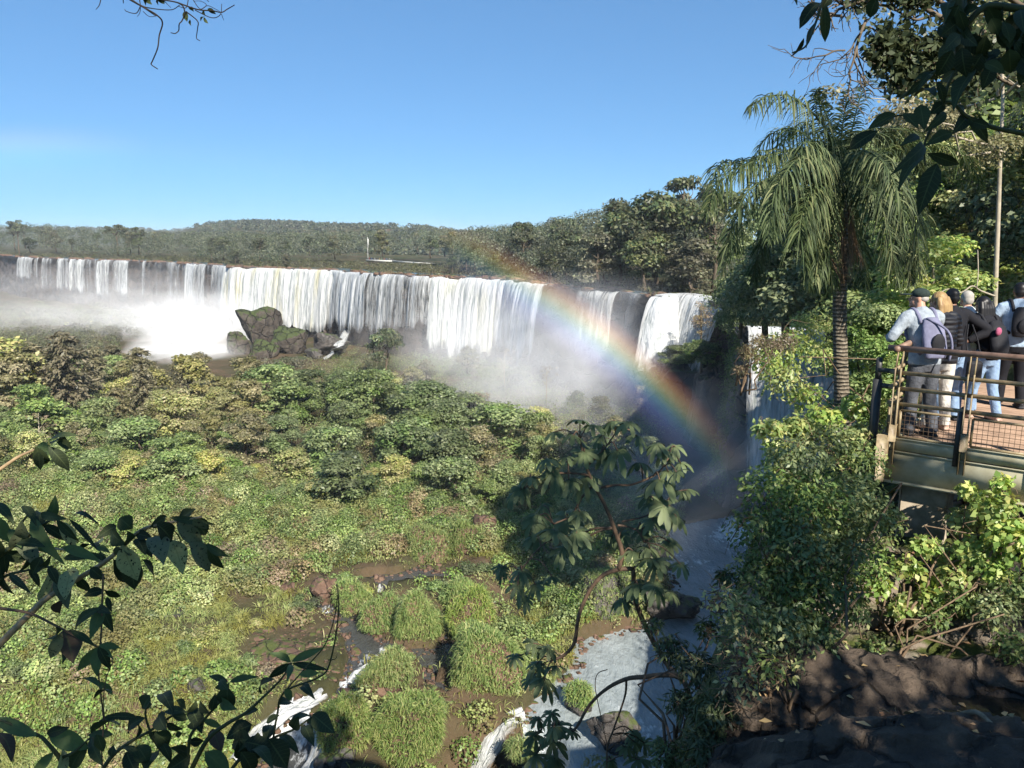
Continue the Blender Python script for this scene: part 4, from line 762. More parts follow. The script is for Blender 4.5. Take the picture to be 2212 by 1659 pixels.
for k in range(10):
    q = (k + .5) / 10; P0 = fo + lerp(np.array([-1.5, 0, 0]), s0, q) + np.array([0, g.uniform(-2.4, 1), .55]); ph = thing('person', f'tiny person in {CN[k % 6]} {WHERE[k]}, far viewing deck', 'person', tuple(P0), 0, 'people on the far viewing deck')
    link('body', MB().add(*tube(np.array([(0, 0, 0), (0, 0, .45), (0, 0, .85), (0, 0, 1.15), (0, 0, 1.42), (0, 0, 1.5), (0, 0, 1.56), (0, 0, 1.66), (0, 0, 1.75)]), np.array([.13, .16, .19, .19, .22, .08, .09, .11, .05]), 8)).mesh('body', M['tinyskin'], True), ph)
    link('clothing', MB().add(*tube(np.array([(0, 0, .02), (0, 0, .45), (0, 0, .85), (0, 0, 1.15), (0, 0, 1.44)]), np.array([.15, .18, .21, .21, .24]), 8)).mesh('clothing', FARC[k % 6], True), ph)
# ================================================================== spray, rainbow and air
def mistmat(name, dens, col=(.96, .97, 1), an=-.4, nscale=2.6, lo=.3, hi=.72, power=1.):
    m, nt = newmat(name); tc = nd(nt, 'ShaderNodeTexCoord'); v = tc.outputs['Object']; ln = nd(nt, 'ShaderNodeVectorMath', operation='LENGTH'); nt.links.new(v, ln.inputs[0])
    f = mth(nt, 'SUBTRACT', 1., ln.outputs['Value'], clamp=True); f = mth(nt, 'POWER', f, power); n = noise(nt, v, nscale, 4, .6, .5)
    n = ramp(nt, n, [(lo, (.0, .0, .0)), (hi, (1, 1, 1))]); d = mth(nt, 'MULTIPLY', mth(nt, 'MULTIPLY', f, n), dens)
    p = nd(nt, 'ShaderNodeVolumePrincipled'); p.inputs['Color'].default_value = (*col, 1); p.inputs['Anisotropy'].default_value = an; nt.links.new(d, p.inputs['Density'])
    o = nd(nt, 'ShaderNodeOutputMaterial'); nt.links.new(p.outputs[0], o.inputs['Volume'])
    try: m.cycles.volume_step_rate = 1.
    except Exception: pass
    return m
import bmesh
bm = bmesh.new(); bmesh.ops.create_icosphere(bm, subdivisions=3, radius=1); vol = bpy.data.meshes.new('mist'); bm.to_mesh(vol); bm.free()
MIST = [('dense white plume of spray rising left of the mossy crags', 440, 728, 468, (52, 30, 32), .07, .9), ('white spray spilling towards the trees below the crags', 405, 768, 398, (34, 30, 16), .12, .9), ('thin spray drifting over the left end of the gorge', 215, 680, 520, (150, 90, 40), .012, 1.2), ('bright spray boiling up against the creamy torrent', 340, 715, 492, (48, 26, 22), .04, 1.),
        ('spray tinted shade-blue hanging in the right arm of the gorge', 1225, 800, 262, (62, 48, 36), .032, 1.), ('light veil of spray at the foot of the central curtain', 1040, 740, 345, (70, 34, 22), .014, 1.1), ('faint spray above the shaded river', 1490, 1000, 150, (30, 40, 20), .016, 1.1)]
for k, (lab, px, py_, Yd, sc, dn, pw) in enumerate(MIST):
    me = vol.copy(); me.materials.append(mistmat('spray', dn, (.97, .98, 1.) if k not in (4, 6) else (.93, .95, 1.), power=pw)); o = struct('mist', me, lab, 'stuff'); o.location = at(px, py_, Yd); o.scale = sc  # the two right-hand sprays get a bluer tint standing in for shade
def rainbowmat():
    m, nt = newmat('rainbow light'); uv = nd(nt, 'ShaderNodeUVMap'); sp = nd(nt, 'ShaderNodeSeparateXYZ'); nt.links.new(uv.outputs[0], sp.inputs[0])
    c = ramp(nt, sp.outputs[1], [(0, (0, 0, 0)), (.14, (.07, .06, .17)), (.3, (.12, .17, .42)), (.43, (.14, .33, .46)), (.55, (.32, .48, .28)), (.66, (.62, .52, .2)), (.77, (.62, .34, .13)), (.88, (.27, .11, .06)), (1, (0, 0, 0))])
    e = nd(nt, 'ShaderNodeEmission'); nt.links.new(c, e.inputs[0]); nt.links.new(mth(nt, 'MULTIPLY', sp.outputs[0], RB_STR), e.inputs[1])
    t = nd(nt, 'ShaderNodeBsdfTransparent'); a = nd(nt, 'ShaderNodeAddShader'); o = nd(nt, 'ShaderNodeOutputMaterial'); nt.links.new(e.outputs[0], a.inputs[0]); nt.links.new(t.outputs[0], a.inputs[1]); nt.links.new(a.outputs[0], o.inputs[0]); return m
ax = -SUN; e1 = nrm(np.cross(ax, (0, 0, 1.))); e2 = np.cross(e1, ax); DR = 104.
ph = np.linspace(R(-4), R(118), 150); rows = np.linspace(0, 1, 13); V = np.zeros((150, 13, 3)); U = np.zeros((150, 13, 2))
for i, p in enumerate(ph):
    wide = np.interp(math.degrees(p), [0, 50, 118], [0, 0, 3.2])
    for j, q in enumerate(rows):
        th = math.tan(R(lerp(38.9, 43.1, q) + wide)); V[i, j] = DR * (ax + th * (math.cos(p) * e1 + math.sin(p) * e2))
    U[i, :, 1] = rows
px_, py__ = project(V.reshape(-1, 3)); pxm = px_.reshape(150, 13).mean(1)
U[:, :, 0] = np.interp(pxm, [-60, 60, 150, 330, 800, 940, 1050, 1180, 1300, 1420, 1500, 1580, 1640], [.22, .22, .17, .03, 0, .05, .24, .6, .9, .52, .15, .0, 0])[:, None]
i = np.arange(149)[:, None]; j = np.arange(12)[None]
hz = MB().add(*box((0, 3150, 6), (13000, 6700, 140))); m, nt = newmat('thin air'); pv = nd(nt, 'ShaderNodeVolumePrincipled'); pv.inputs['Density'].default_value = HAZE; pv.inputs['Color'].default_value = (.82, .9, 1, 1); pv.inputs['Anisotropy'].default_value = .0; oo_ = nd(nt, 'ShaderNodeOutputMaterial'); nt.links.new(pv.outputs[0], oo_.inputs['Volume'])
if HAZE > 0: struct('haze', hz.mesh('haze', m), 'thin haze in the air over the whole gorge', 'stuff')
tag(link('rainbow', MB().add(V.reshape(-1, 3), Q=np.stack([i * 13 + j, i * 13 + j + 1, (i + 1) * 13 + j + 1, (i + 1) * 13 + j], -1).reshape(-1, 4), uv=U.reshape(-1, 2)).mesh('rainbow', rainbowmat(), True, True)), 'rainbow slanting down through the spray to the shaded cliff', 'rainbow')
# ================================================================== near cliff top, rock ledge, hillside
EDGE = np.array([(-30, -12), (-8, -3), (-1.6, .3), (.25, 1.3), (1.15, 3), (1.3, 5), (1.9, 6.4), (2.6, 8), (3.6, 10), (4.6, 12.6), (6.2, 15.6), (9, 17.6), (12.5, 16), (17, 13.6), (24, 13), (32, 18.5), (37, 30), (39, 42), (44, 60), (50, 88), (62, 120), (79, 150)], float)
ep = resample(smooth_path(np.c_[EDGE, EDGE[:, 0] * 0], 8)[:, :2], .5); te = nrm(np.gradient(ep, axis=0)); ne = np.stack([te[:, 1], -te[:, 0]], 1)
OFF = [(-3.4, -62), (-3.2, -50), (-2.8, -36), (-2.3, -24), (-1.8, -15), (-1.3, -9.5), (-.8, -6.6), (-.35, -5.0), (0, -4.25), (.5, -3.95), (1.2, -3.85), (2.5, -3.8), (5, -3.7), (9, -3.4), (16, -2.4), (30, -.5), (60, 2), (120, 5), (300, 9)]
HG = np.zeros((len(ep), len(OFF), 3))
for j, (o, z) in enumerate(OFF):
    far = sstep(12, 40, ep[:, 1])                      # the land falls to the level of the upper river further back
    zz = np.where(z > -6, z + far * (-14 + 12 * min(1, max(o, 0) / 16)), np.minimum(z, -6 - far * 14) if z > -19 else z); HG[:, j, :2] = ep + ne * min(o, 3) + np.array([.86, -.5]) * max(0, o - 3)
    HG[:, j, 2] = zz + fbm(np.c_[HG[:, j, :2] * .5, zz * .3], 4) * (1.4 if o < -.3 else .5)
keepi = np.ones(len(ep), bool); n, m = HG.shape[:2]; i = np.arange(n - 1)[:, None]; j = np.arange(m - 1)[None]
M['hill'] = rockmat('forest floor', [(.05, .04, .025), (.09, .07, .04), (.13, .1, .06)], .8, ((.03, .045, .012), (.06, .075, .02)), .5, .95, .6, 0, .1)
HG[:, 9:, 2] -= .35 * (np.hypot(HG[:, 9:, 0] - 4.5, HG[:, 9:, 1] - 6.5) < 6)
struct('hillside', MB().add(HG.reshape(-1, 3), Q=np.stack([i * m + j, (i + 1) * m + j, (i + 1) * m + j + 1, i * m + j + 1], -1).reshape(-1, 4)[:, ::-1]).mesh('hillside', M['hill'], True), 'wooded hillside on the right above the gorge')
X, Y = np.meshgrid(np.arange(.9, 9.6, .032), np.arange(2.2, 11, .032), indexing='ij'); q = np.stack([X, Y, X * 0], -1)
xe = np.interp(Y, EDGE[3:, 1], EDGE[3:, 0]); inn = X - xe
strat = fbm(q * np.array([.35, 1.1, 1]), 4); rough_ = np.abs(fbm(q * np.array([1.6, 3., 1]) + 4, 5))
Zl = -3.72 + strat * .55 + fbm(q * 2.2, 4) * .22 + fbm(q * 7, 4) * .09
Zl += .55 * np.exp(-((Y - 3.9 - .12 * X) / .75) ** 2) * sstep(-.1, .6, inn) + .28 * sstep(6.6, 8.6, Y) + .5 * sstep(4.2, 7.5, X) * sstep(6, 7.5, Y)
Zl -= .42 * np.exp(-((Y - 5.55 - .05 * (X - 3)) / .55) ** 2) * sstep(.5, 1.2, inn)
Zl += np.round(strat * 9 + fbm(q * 3, 3) * .8) / 9 * .55 - rough_ * .32
Zl -= sstep(.15, -.5, inn + fbm(q * 1.5, 3) * .5) * 2.8
def ledge_z(x, y):
    i = int(np.clip((x - .9) / .032, 0, X.shape[0] - 1)); j = int(np.clip((y - 2.2) / .032, 0, X.shape[1] - 1)); return float(Zl[i, j])
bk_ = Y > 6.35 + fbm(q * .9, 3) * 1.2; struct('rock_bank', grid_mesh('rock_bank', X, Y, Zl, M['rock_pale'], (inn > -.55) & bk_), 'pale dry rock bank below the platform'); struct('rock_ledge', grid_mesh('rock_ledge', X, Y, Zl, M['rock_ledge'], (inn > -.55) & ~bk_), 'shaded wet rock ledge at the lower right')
mb = MB(); gl = np.random.default_rng(77); lx = gl.uniform(1.4, 8, 900); ly = gl.uniform(3, 9.5, 900); B = np.array([(a, b_, ledge_z(a, b_) + .012) for a, b_ in zip(lx, ly)]); B = B[B[:, 2] > -4.6]; U = rand_dir(len(B), gl); U[:, 2] *= .25; U = nrm(U)
mb.add(*cards(B, U, nrm(np.array([0, 0, 1.]) + gl.normal(size=B.shape) * .3), gl.uniform(.04, .11, len(B)), .045)); M['litter'] = leafmat('fallen leaves', [(.1, .05, .02), (.2, .11, .04), (.3, .2, .06), (.12, .1, .04)], .7, .1, .2, objvar=0); struct('leaf_litter', mb.mesh('leaf_litter', M['litter']), 'fallen brown and yellow leaves on the rock ledge', 'stuff')
for k, (a, b_, lab) in enumerate((((2060, 1590), (2130, 1655), 'short pale stick lying on the ledge near the bottom edge'), ((1960, 1500), (2010, 1535), 'broken stub of branch beside the dark pool'), ((1880, 1560), (1990, 1545), 'thin dry stick lying along the front ledge'))):
    P0, P1 = pz(*a, -3.45), pz(*b_, -3.45); P0[2] = ledge_z(P0[0], P0[1]) + .04; P1[2] = ledge_z(P1[0], P1[1]) + .04; m_ = (P0 + P1) / 2 + (.02, .01, .05); tag(link('stick', MB().add(*tube(smooth_path(np.array([P0, m_, P1]), 5), np.linspace(.024, .014, 11), 7)).mesh('stick', flatmat('dry stick', (.32, .25, .17), .9, .1, .4, 20), True)), lab, 'stick')
M['dark_water'] = rivermat('dark pool water', (.012, .011, .009), (.03, .027, .02), 1.2, .12, 1.6, .06)
xs_, ys_ = np.meshgrid(np.arange(1.9, 9.5, .2), np.arange(4.7, 6.7, .1), indexing='ij'); struct('rock_pool', grid_mesh('rock_pool', xs_, ys_, xs_ * 0 - 3.98, M['dark_water']), 'dark still pool on the rock ledge')
# ================================================================== viewing platform with railing
O = np.array([4.37, 8.7, 0]); UU = np.array([.787, -.617, 0]); VV = np.array([.617, .787, 0]); ZD = -2.36; UP = np.array([0, 0, 1.])
def L3(u, v, z): return O + UU * u + VV * v + UP * (ZD + z)
M['paint'] = flatmat('weathered olive paint', (.5, .47, .33), .6, .35, .35, 5, (.36, .32, .2), .15)
M['rail'] = flatmat('worn brown railing paint', (.3, .235, .13), .5, .4, .5, 14, (.16, .11, .06), .1)
M['handrail'] = flatmat('worn reddish handrail', (.27, .165, .115), .5, .4, .4, 9, (.15, .09, .06), .1)
M['plank'] = flatmat('reddish deck planks', (.36, .24, .165), .8, .2, .5, 3, (.22, .145, .1), .3)
M['concrete'] = flatmat('mossy concrete', (.36, .3, .23), .9, .2, .5, 4, (.16, .13, .08), .5)
M['wire'] = flatmat('rusty wire', (.12, .08, .05), .6, .3, .3, 20)
pf = thing('viewing_platform', 'railed steel and timber viewing platform where the visitors stand', 'viewing platform', tuple(O + UP * ZD))
off = O + UP * ZD
def part(name, mb, mat, parent=None, smooth=False):
    me = mb.mesh(name, mat, smooth); o = link(name, me, parent or pf); return o
def loc(mb):
    mb.V = [v - off for v in mb.V]; return mb
AX = np.array([UU, VV, UP]); UMAX, VMAX = 3.4, 5.6
mb = MB()
for k in range(int(VMAX / .145)):
    v = .08 + k * .145; mb.add(*box(L3(UMAX / 2 + .04, v + .07, -.02 + .004 * math.sin(k * 7.)), (UMAX - .06, .135, .04), AX, .006))
part('deck', loc(mb), M['plank'])
part('beam', loc(MB().add(*box(L3(UMAX / 2, -.02, -.235), (UMAX, .03, .37), AX)).add(*box(L3(UMAX / 2, -.025, -.06), (UMAX, .045, .02), AX)).add(*box(L3(UMAX / 2, -.05, -.41), (UMAX, .12, .02), AX))), M['paint'])
part('beam', loc(MB().add(*box(L3(-.02, VMAX / 2 + .02, -.2), (.03, VMAX, .3), AX))), M['paint'])
part('toe_board', loc(MB().add(*box(L3(UMAX / 2 + .02, -.035, .03), (UMAX - .05, .02, .13), AX)).add(*box(L3(UMAX / 2, -.045, .1), (UMAX - .05, .03, .015), AX))), M['paint'])
pc = MB(); V, Q, T = box(L3(.42, .28, -.97), (.5, .5, 1.06), AX, .03); pc.add(V, Q, T); part('pillar', loc(pc), M['concrete'])
def post(u, v, side=False):
    m = MB(); d = UU if not side else VV
    for s in (-.028, .028):
        b = L3(u, v, -.2) + d * s; pth = [b, b + UP * .9, b + UP * 1.12 + (VV if not side else UU) * .02, b + UP * 1.3 + (VV if not side else UU) * .09]
        for a, c in zip(pth[:-1], pth[1:]): m.add(*beam(a, c, .055, .012, d))
    m.add(*box(L3(u, v, .16), (.075, .07, .2), AX, .005)); part('post', loc(m), M['rail'])
for u in (.06, .78, 1.5, 2.22, 2.94): post(u, -.07)
for v in (.75, 1.55, 2.35, 3.15, 3.95, 4.75): post(-.07, v, True)
for k, h in enumerate((.86, .68, .5)):
    part('rail', loc(MB().add(*tube(np.array([L3(-.02, -.02, h), L3(UMAX, -.02, h)]), .024, 8))), M['rail'], None, True)
    part('rail', loc(MB().add(*tube(np.array([L3(-.02, .0, h), L3(-.02, VMAX, h)]), .024, 8))), M['rail'], None, True)
part('handrail', loc(MB().add(*tube(np.array([L3(-.08, .02, 1.13), L3(UMAX, .02, 1.13)]), .036, 10))), M['handrail'], None, True)
part('handrail', loc(MB().add(*tube(np.array([L3(.02, -.06, 1.125), L3(.02, VMAX, 1.125)]), .036, 10))), M['handrail'], None, True)
for k in range(4):
    u0, u1 = .12 + .72 * k, .12 + .72 * k + .6; m = MB(); z0, z1 = .12, .43
    for a, b_ in (((u0, z0), (u1, z0)), ((u0, z1), (u1, z1)), ((u0, z0), (u0, z1)), ((u1, z0), (u1, z1))): m.add(*beam(L3(a[0], -.03, a[1]), L3(b_[0], -.03, b_[1]), .025, .025, VV))
    fr = part('mesh_panel', loc(m), M['rail']); w_ = MB()
    for x in np.arange(u0 + .05, u1, .05): w_.add(*tube(np.array([L3(x, -.03, z0), L3(x, -.03, z1)]), .0028, 4, False))
    for z in np.arange(z0 + .05, z1, .05): w_.add(*tube(np.array([L3(u0, -.03, z), L3(u1, -.03, z)]), .0028, 4, False))
    part('wire', loc(w_), M['wire'], fr)
for k in range(3):
    v0, v1 = .12 + .8 * k, .12 + .8 * k + .66; m = MB(); w_ = MB()
    for a, b_ in (((v0, .12), (v1, .12)), ((v0, .43), (v1, .43)), ((v0, .12), (v0, .43)), ((v1, .12), (v1, .43))): m.add(*beam(L3(-.03, a[0], a[1]), L3(-.03, b_[0], b_[1]), .025, .025, UU))
    fr = part('mesh_panel', loc(m), M['rail'])
    for x in np.arange(v0 + .05, v1, .05): w_.add(*tube(np.array([L3(-.03, x, .12), L3(-.03, x, .43)]), .0028, 4, False))
    part('wire', loc(w_), M['wire'], fr)
m = MB(); m.add(*beam(L3(-.17, .05, -.5), L3(-.17, .05, .75), .09, .07, VV)).add(*beam(L3(-.17, .05, .75), L3(-.17, .05, 1.0), .06, .05, VV)).add(*beam(L3(-.17, .05, .86), L3(.02, .03, .86), .05, .05)).add(*beam(L3(-.17, .05, .68), L3(.02, .03, .68), .05, .05)).add(*beam(L3(-.17, .05, -.1), L3(.02, .03, -.1), .06, .08))
part('corner_post', loc(m), M['steel'])
part('corner_bracket', loc(MB().add(*box(L3(-.03, -.1, -.02), (.13, .07, .3), AX, .01)).add(*box(L3(-.03, -.1, -.3), (.1, .06, .25), AX, .01))), M['rail'])
part('black_post', loc(MB().add(*beam(L3(.72, -.05, -.12), L3(.72, -.05, .5), .06, .05, VV))), M['steel'])
# ================================================================== bushes and vines at the cliff edge
M['lf_vine'] = leafmat('vine leaves', [(.08, .14, .02), (.13, .21, .03), (.2, .26, .05), (.3, .29, .06)], .4, .35, objvar=0, tint=.5)
M['lf_bush'] = leafmat('cliff bush leaves', [(.035, .065, .014), (.06, .1, .02), (.09, .14, .03), (.17, .19, .045)], .4, .28, objvar=0, tint=.5)
M['lf_shade'] = leafmat('slender dark leaves', [(.025, .045, .012), (.04, .065, .018), (.06, .085, .024)], .4, .25, objvar=0, tint=.5)
M['twig'] = flatmat('dry twigs', (.2, .14, .09), .9, .1, .4, 30)
M['stem'] = flatmat('brown stem', (.17, .11, .07), .7, .2, .4, 20)
M['stem_tan'] = flatmat('tan stem', (.42, .29, .16), .6, .3, .3, 30)
M['stem_green'] = flatmat('dark green stem', (.07, .075, .03), .6, .3, .3, 30)
def near_bush(name, label, cat, clumps, nleaf, L, mat, seed, asp=.5, ntwig=0, group=None, twigmat='twig', droop=.4, root=None):
    """clumps: (px,py,Y,radius in m)"""
    g = np.random.default_rng(seed); C = np.array([at(a, b_, y) for a, b_, y, r in clumps]); rd = np.array([c[3] for c in clumps]); base = at(*root) if root is not None else C[np.argmin(C[:, 2])] - np.array([0, 0, .3])
    t = thing(name, label, cat, tuple(base), 0, group); m = MB(); clump_leaves(m, C - base, rd, nleaf, L, L * asp, g, squash=.85, lo=.2, droop=droop, jit=.7); link('foliage', m.mesh('foliage', M[mat], uv=True), t)
    m = MB()
    for c, r_ in zip(C, rd):
        limbs(m, np.zeros(3) + g.normal(size=3) * .05, c - base, .016, .005, g, 6, .1)
        for _ in range(ntwig):
            a = c - base + rand_dir(1, g)[0] * r_ * .6; b_ = a + (rand_dir(1, g)[0] + np.array([0, 0, -.2])) * r_ * g.uniform(.7, 1.5); limbs(m, a, b_, .006, .002, g, 5, .14)
    link('stems', m.mesh('stems', M[twigmat], True), t); return t
BG = 'bushes along the cliff edge'
near_bush('bush', 'big dark tangled bush hanging over the cliff left of the platform', 'bush', [(1720, 1000, 7.6, .32), (1790, 960, 8.2, .3), (1850, 1010, 8.2, .34), (1660, 1060, 7.4, .3), (1740, 1090, 7.3, .4), (1830, 1100, 7.6, .42), (1640, 1150, 7., .3), (1710, 1180, 6.9, .38), (1800, 1190, 7.2, .4), (1880, 1130, 8., .34), (1640, 1250, 6.7, .28), (1720, 1280, 6.7, .36), (1790, 1290, 6.9, .34), (1870, 1230, 7.5, .3), (1600, 1330, 6.3, .26), (1690, 1370, 6.3, .3), (1760, 1380, 6.5, .26)], 15000, .062, 'lf_bush', 3, .45, 5, BG)
near_bush('bush', 'bright yellow-green vines spilling below the platform beam', 'bush', [(2090, 1130, 7.9, .2), (2150, 1100, 7.6, .22), (2190, 1170, 7.2, .25), (2110, 1200, 7.4, .2), (2050, 1210, 7.7, .16), (2010, 1260, 7.6, .13), (1960, 1310, 7.3, .13), (2150, 1240, 7.2, .18), (2090, 1060, 7.9, .1), (2165, 1045, 7.7, .1)], 2600, .075, 'lf_vine', 4, .75, 6, BG)
near_bush('bush', 'dark creeper draped over the bank beside the pale rock', 'bush', [(2080, 1300, 7., .16), (2150, 1320, 6.8, .2), (2200, 1280, 6.9, .22), (2020, 1340, 6.9, .12), (2190, 1400, 6.4, .16), (1880, 1400, 6.6, .12), (1850, 1330, 6.9, .14)], 2600, .055, 'lf_bush', 14, .5, 8, BG)
near_bush('bush', 'sparse sunlit vine hanging on the pale rock below the pillar', 'bush', [(1960, 1230, 7.4, .14), (2000, 1180, 7.6, .14), (1940, 1320, 7.1, .1), (2010, 1290, 7.2, .12), (1900, 1270, 7.3, .12), (2060, 1250, 7.3, .14)], 900, .07, 'lf_vine', 15, .7, 10, BG)
near_bush('bush', 'sunlit leafy vine bush with yellow leaves just left of the platform post', 'bush', [(1720, 930, 8.4, .2), (1660, 930, 8.2, .15), (1780, 910, 9., .2), (1860, 950, 9., .22), (1840, 880, 9.4, .15), (1690, 985, 8, .2)], 2600, .075, 'lf_vine', 5, .6, 5, BG)
near_bush('bush', 'dry brown tangle with few leaves at the cliff edge above the rock ledge', 'bush', [(1590, 1400, 5.8, .2), (1640, 1440, 5.6, .2), (1600, 1480, 5.4, .18), (1690, 1450, 5.7, .16), (1560, 1300, 6.2, .18)], 500, .06, 'lf_yell', 6, .5, 22, BG)
near_bush('bush', 'slender-leaved dark shrub over the shaded water right of the umbrella tree', 'bush', [(1450, 1400, 6.3, .13), (1500, 1440, 6., .16), (1470, 1520, 5.8, .12), (1540, 1540, 5.5, .18), (1520, 1620, 5.3, .2), (1440, 1630, 5.6, .12), (1410, 1350, 6.6, .08), (1530, 1360, 6.3, .1), (1570, 1250, 6.8, .1)], 2400, .085, 'lf_shade', 7, .22, 8, BG, 'stem', .6)
near_bush('bush', 'light green leafy tree branch spreading left of the palm trunk', 'bush', [(1700, 760, 12.5, .42), (1750, 715, 16.5, .5), (1690, 820, 12.5, .36), (1740, 860, 12.5, .3), (1780, 770, 16.5, .45), (1650, 780, 12, .26), (1880, 740, 17, .6), (1910, 800, 17, .6), (1890, 890, 16, .45), (1870, 840, 16.5, .5)], 9000, .085, 'lf_vine', 8, .5, 4, BG)
near_bush('bush', 'brown-tinged feathery branch reaching over the shaded fall', 'bush', [(1620, 770, 11, .13), (1640, 740, 11, .15), (1600, 800, 11, .1), (1670, 750, 11.2, .16), (1610, 760, 11, .12), (1700, 740, 11.4, .16)], 2200, .05, 'lf_brown', 9, .3, 6, BG)
# ------------------------------------------------------------------ wooded hillside behind the palm and the visitors
proto('hill0', 400, 10, 3.6, 'dome', 'lf_mid', 15000, .26); proto('hill1', 401, 10, 3.2, 'column', 'lf_vine', 11000, .24, 'bark_pale'); proto('hill2', 402, 10, 3.6, 'round', 'lf_dark', 13000, .26); proto('hill3', 403, 10, 3.4, 'dome', 'lf_olive', 13000, .24); proto('hilld', 405, 10, 3.7, 'dome', 'lf_dark', 15000, .28); proto('hill4', 404, 10, 3.4, 'column', 'lf_yell', 12000, .22)
HT = [(2030, 650, 84, 26, 1.05, 'hill4', 'vine-draped pale green tree behind the visitors'), (2130, 650, 88, 28, 1., 'hill1', 'leafy light green tree behind the thin pale trunk'), (2215, 660, 80, 32, 1., 'hill0', 'green tree at the right edge behind the blue-shirted man'), (1960, 690, 96, 29, 1., 'hill3', 'olive tree right behind the palm crown'), (1900, 720, 100, 27, 1.1, 'hilld', 'dark tree behind the palm trunk'),
      (2215, 540, 100, 42, .85, 'hill0', 'tall tree crown at the upper right edge, lit olive green'), (2120, 600, 104, 33, .8, 'hill3', 'tall olive tree between palm and upper right crown'), (1800, 700, 80, 20, 1.1, 'hilld', 'dark tree behind the hanging palm fronds'), (1700, 680, 90, 17, 1.1, 'hilld', 'dark tree left of the palm trunk on the cliff top'), (1655, 690, 105, 17, 1., 'hilld', 'dull tree at the cliff edge behind the leftmost palm fronds'), (1600, 700, 130, 17, .75, 'hilld', 'shadowy tree left of the lowest palm fronds'), (1975, 800, 17, 3.4, 1.3, 'hill1', 'low leafy growth between palm trunk and man in cap'), (1890, 870, 16, 2.6, 1.3, 'hill0', 'low green growth right of the palm foot'), (2290, 720, 60, 20, 1., 'hill2', 'dark bushy tree right of the man in light blue'), (2090, 700, 66, 16, 1.3, 'hill4', 'yellowish low tree behind the black-haired woman'), (2010, 600, 96, 29, 1., 'hill3', 'sunlit tree top seen between the palm fronds'), (1930, 740, 70, 16, 1.2, 'hill0', 'green tree low behind the palm trunk'), (2170, 700, 68, 18, 1.1, 'hill1', 'light leafy tree low behind the thin pale trunk')]
for (u, row, Yd, h, w, key, lab) in HT:
    t = put_tree('tree', key, at(u, row, Yd) - np.array([0, 0, .5]), h / 10 * w, u * .7, h / 10); t['label'] = lab; t['category'] = 'tree'; t['group'] = 'trees of the right hillside'
CT = [(88, 128, 36), (95, 106, 36), (80, 118, 33), (79, 100, 34), (72, 82, 30), (62, 62, 18), (54, 46, 12), (102, 140, 36), (88, 90, 36), (96, 122, 36)]  # trees added on the sun side to shade the right fall and gorge
for k, (x, y, h) in enumerate(CT):
    t = put_tree('tree', ('hill2', 'hill3', 'hill0')[k % 3], (x, y, ZR + 2), h / 10 * (1.3 if h < 30 else .95), k * 2.1, h / 10); t['label'] = f'cliff-top tree added to shade the gorge, {ordw(sorted(CT, key=lambda q: q[1]).index((x, y, h)))} away from the platform'; t['category'] = 'tree'; t['group'] = 'trees of the right hillside'
tt_ = thing('tree', 'straight pale bare trunk rising behind the visitors at the right', 'tree', tuple(at(2150, 660, 18)), 0, 'trees of the right hillside'); b0 = at(2150, 660, 18)
P = np.array([at(2147, 720, 18), at(2151, 600, 18), at(2157, 450, 18.2), at(2161, 330, 18.3), at(2166, 200, 18.6), at(2160, 60, 19)]) - b0; V, Q, T = tube(smooth_path(P, 5), np.linspace(.06, .03, 26), 10); mb = MB().add(V, Q, T)
gg = np.random.default_rng(8); tips = []
for k in range(12):
    s = P[gg.integers(3, 6)] + gg.normal(size=3) * .1; e = s + np.array([gg.normal() * 1.3, gg.normal() * 1.2, gg.uniform(-.2, 1.3)]); limbs(mb, s, e, .03, .008, gg); tips.append(e)
link('trunk', mb.mesh('trunk', M['bark_pale'], True), tt_); mb = MB(); clump_leaves(mb, np.array(tips), gg.uniform(.35, .7, 12), 5200, .1, .06, gg, squash=.6, lo=.2); link('crown', mb.mesh('crown', M['lf_olive'], uv=True), tt_)
tag(link('liana', MB().add(*tube(smooth_path(np.array([at(2010, 650, 14), at(2045, 625, 14), at(2075, 632, 14), at(2100, 618, 14), at(2118, 628, 14.2), at(2150, 640, 14.5)]), 6), np.linspace(.008, .018, 31), 7)).add(*tube(smooth_path(np.array([at(2110, 622, 14), at(2113, 590, 14.1), at(2112, 540, 14.4)]), 5), .008, 6)).mesh('liana', M['bark_pale'], True)), 'pale curling liana behind the visitors\' heads', 'liana')
# ================================================================== visitors
def remesh(parts, voxel, name, mat, smooth_it=6):
    mb = MB()
    for p in parts: mb.add(*p)
    o = bpy.data.objects.new('tmp', mb.mesh('tmp', mat)); COL.objects.link(o); r = o.modifiers.new('r', 'REMESH'); r.mode = 'VOXEL'; r.voxel_size = voxel; s = o.modifiers.new('s', 'SMOOTH'); s.iterations = smooth_it; s.factor = .5
    dg = bpy.context.evaluated_depsgraph_get(); dg.update(); me = bpy.data.meshes.new_from_object(o.evaluated_get(dg)); bpy.data.objects.remove(o)
    me.name = name; me.materials.clear(); me.materials.append(mat); me.polygons.foreach_set('use_smooth', np.ones(len(me.polygons), bool)); return me
def ell(c, s, ax=None, seg=18):
    a = np.linspace(0, np.pi, seg // 2 + 1); b = np.linspace(0, 2 * np.pi, seg, endpoint=False)
    V = np.stack([np.sin(a)[:, None] * np.cos(b), np.sin(a)[:, None] * np.sin(b), np.repeat(np.cos(a)[:, None], seg, 1)], -1).reshape(-1, 3) * np.asarray(s)
    if ax is not None: V = V @ np.asarray(ax)
    m = seg // 2; i = np.arange(m)[:, None]; j = np.arange(seg)[None]; k = (j + 1) % seg
    return V + np.asarray(c), np.stack([i * seg + j, (i + 1) * seg + j, (i + 1) * seg + k, i * seg + k], -1).reshape(-1, 4), None
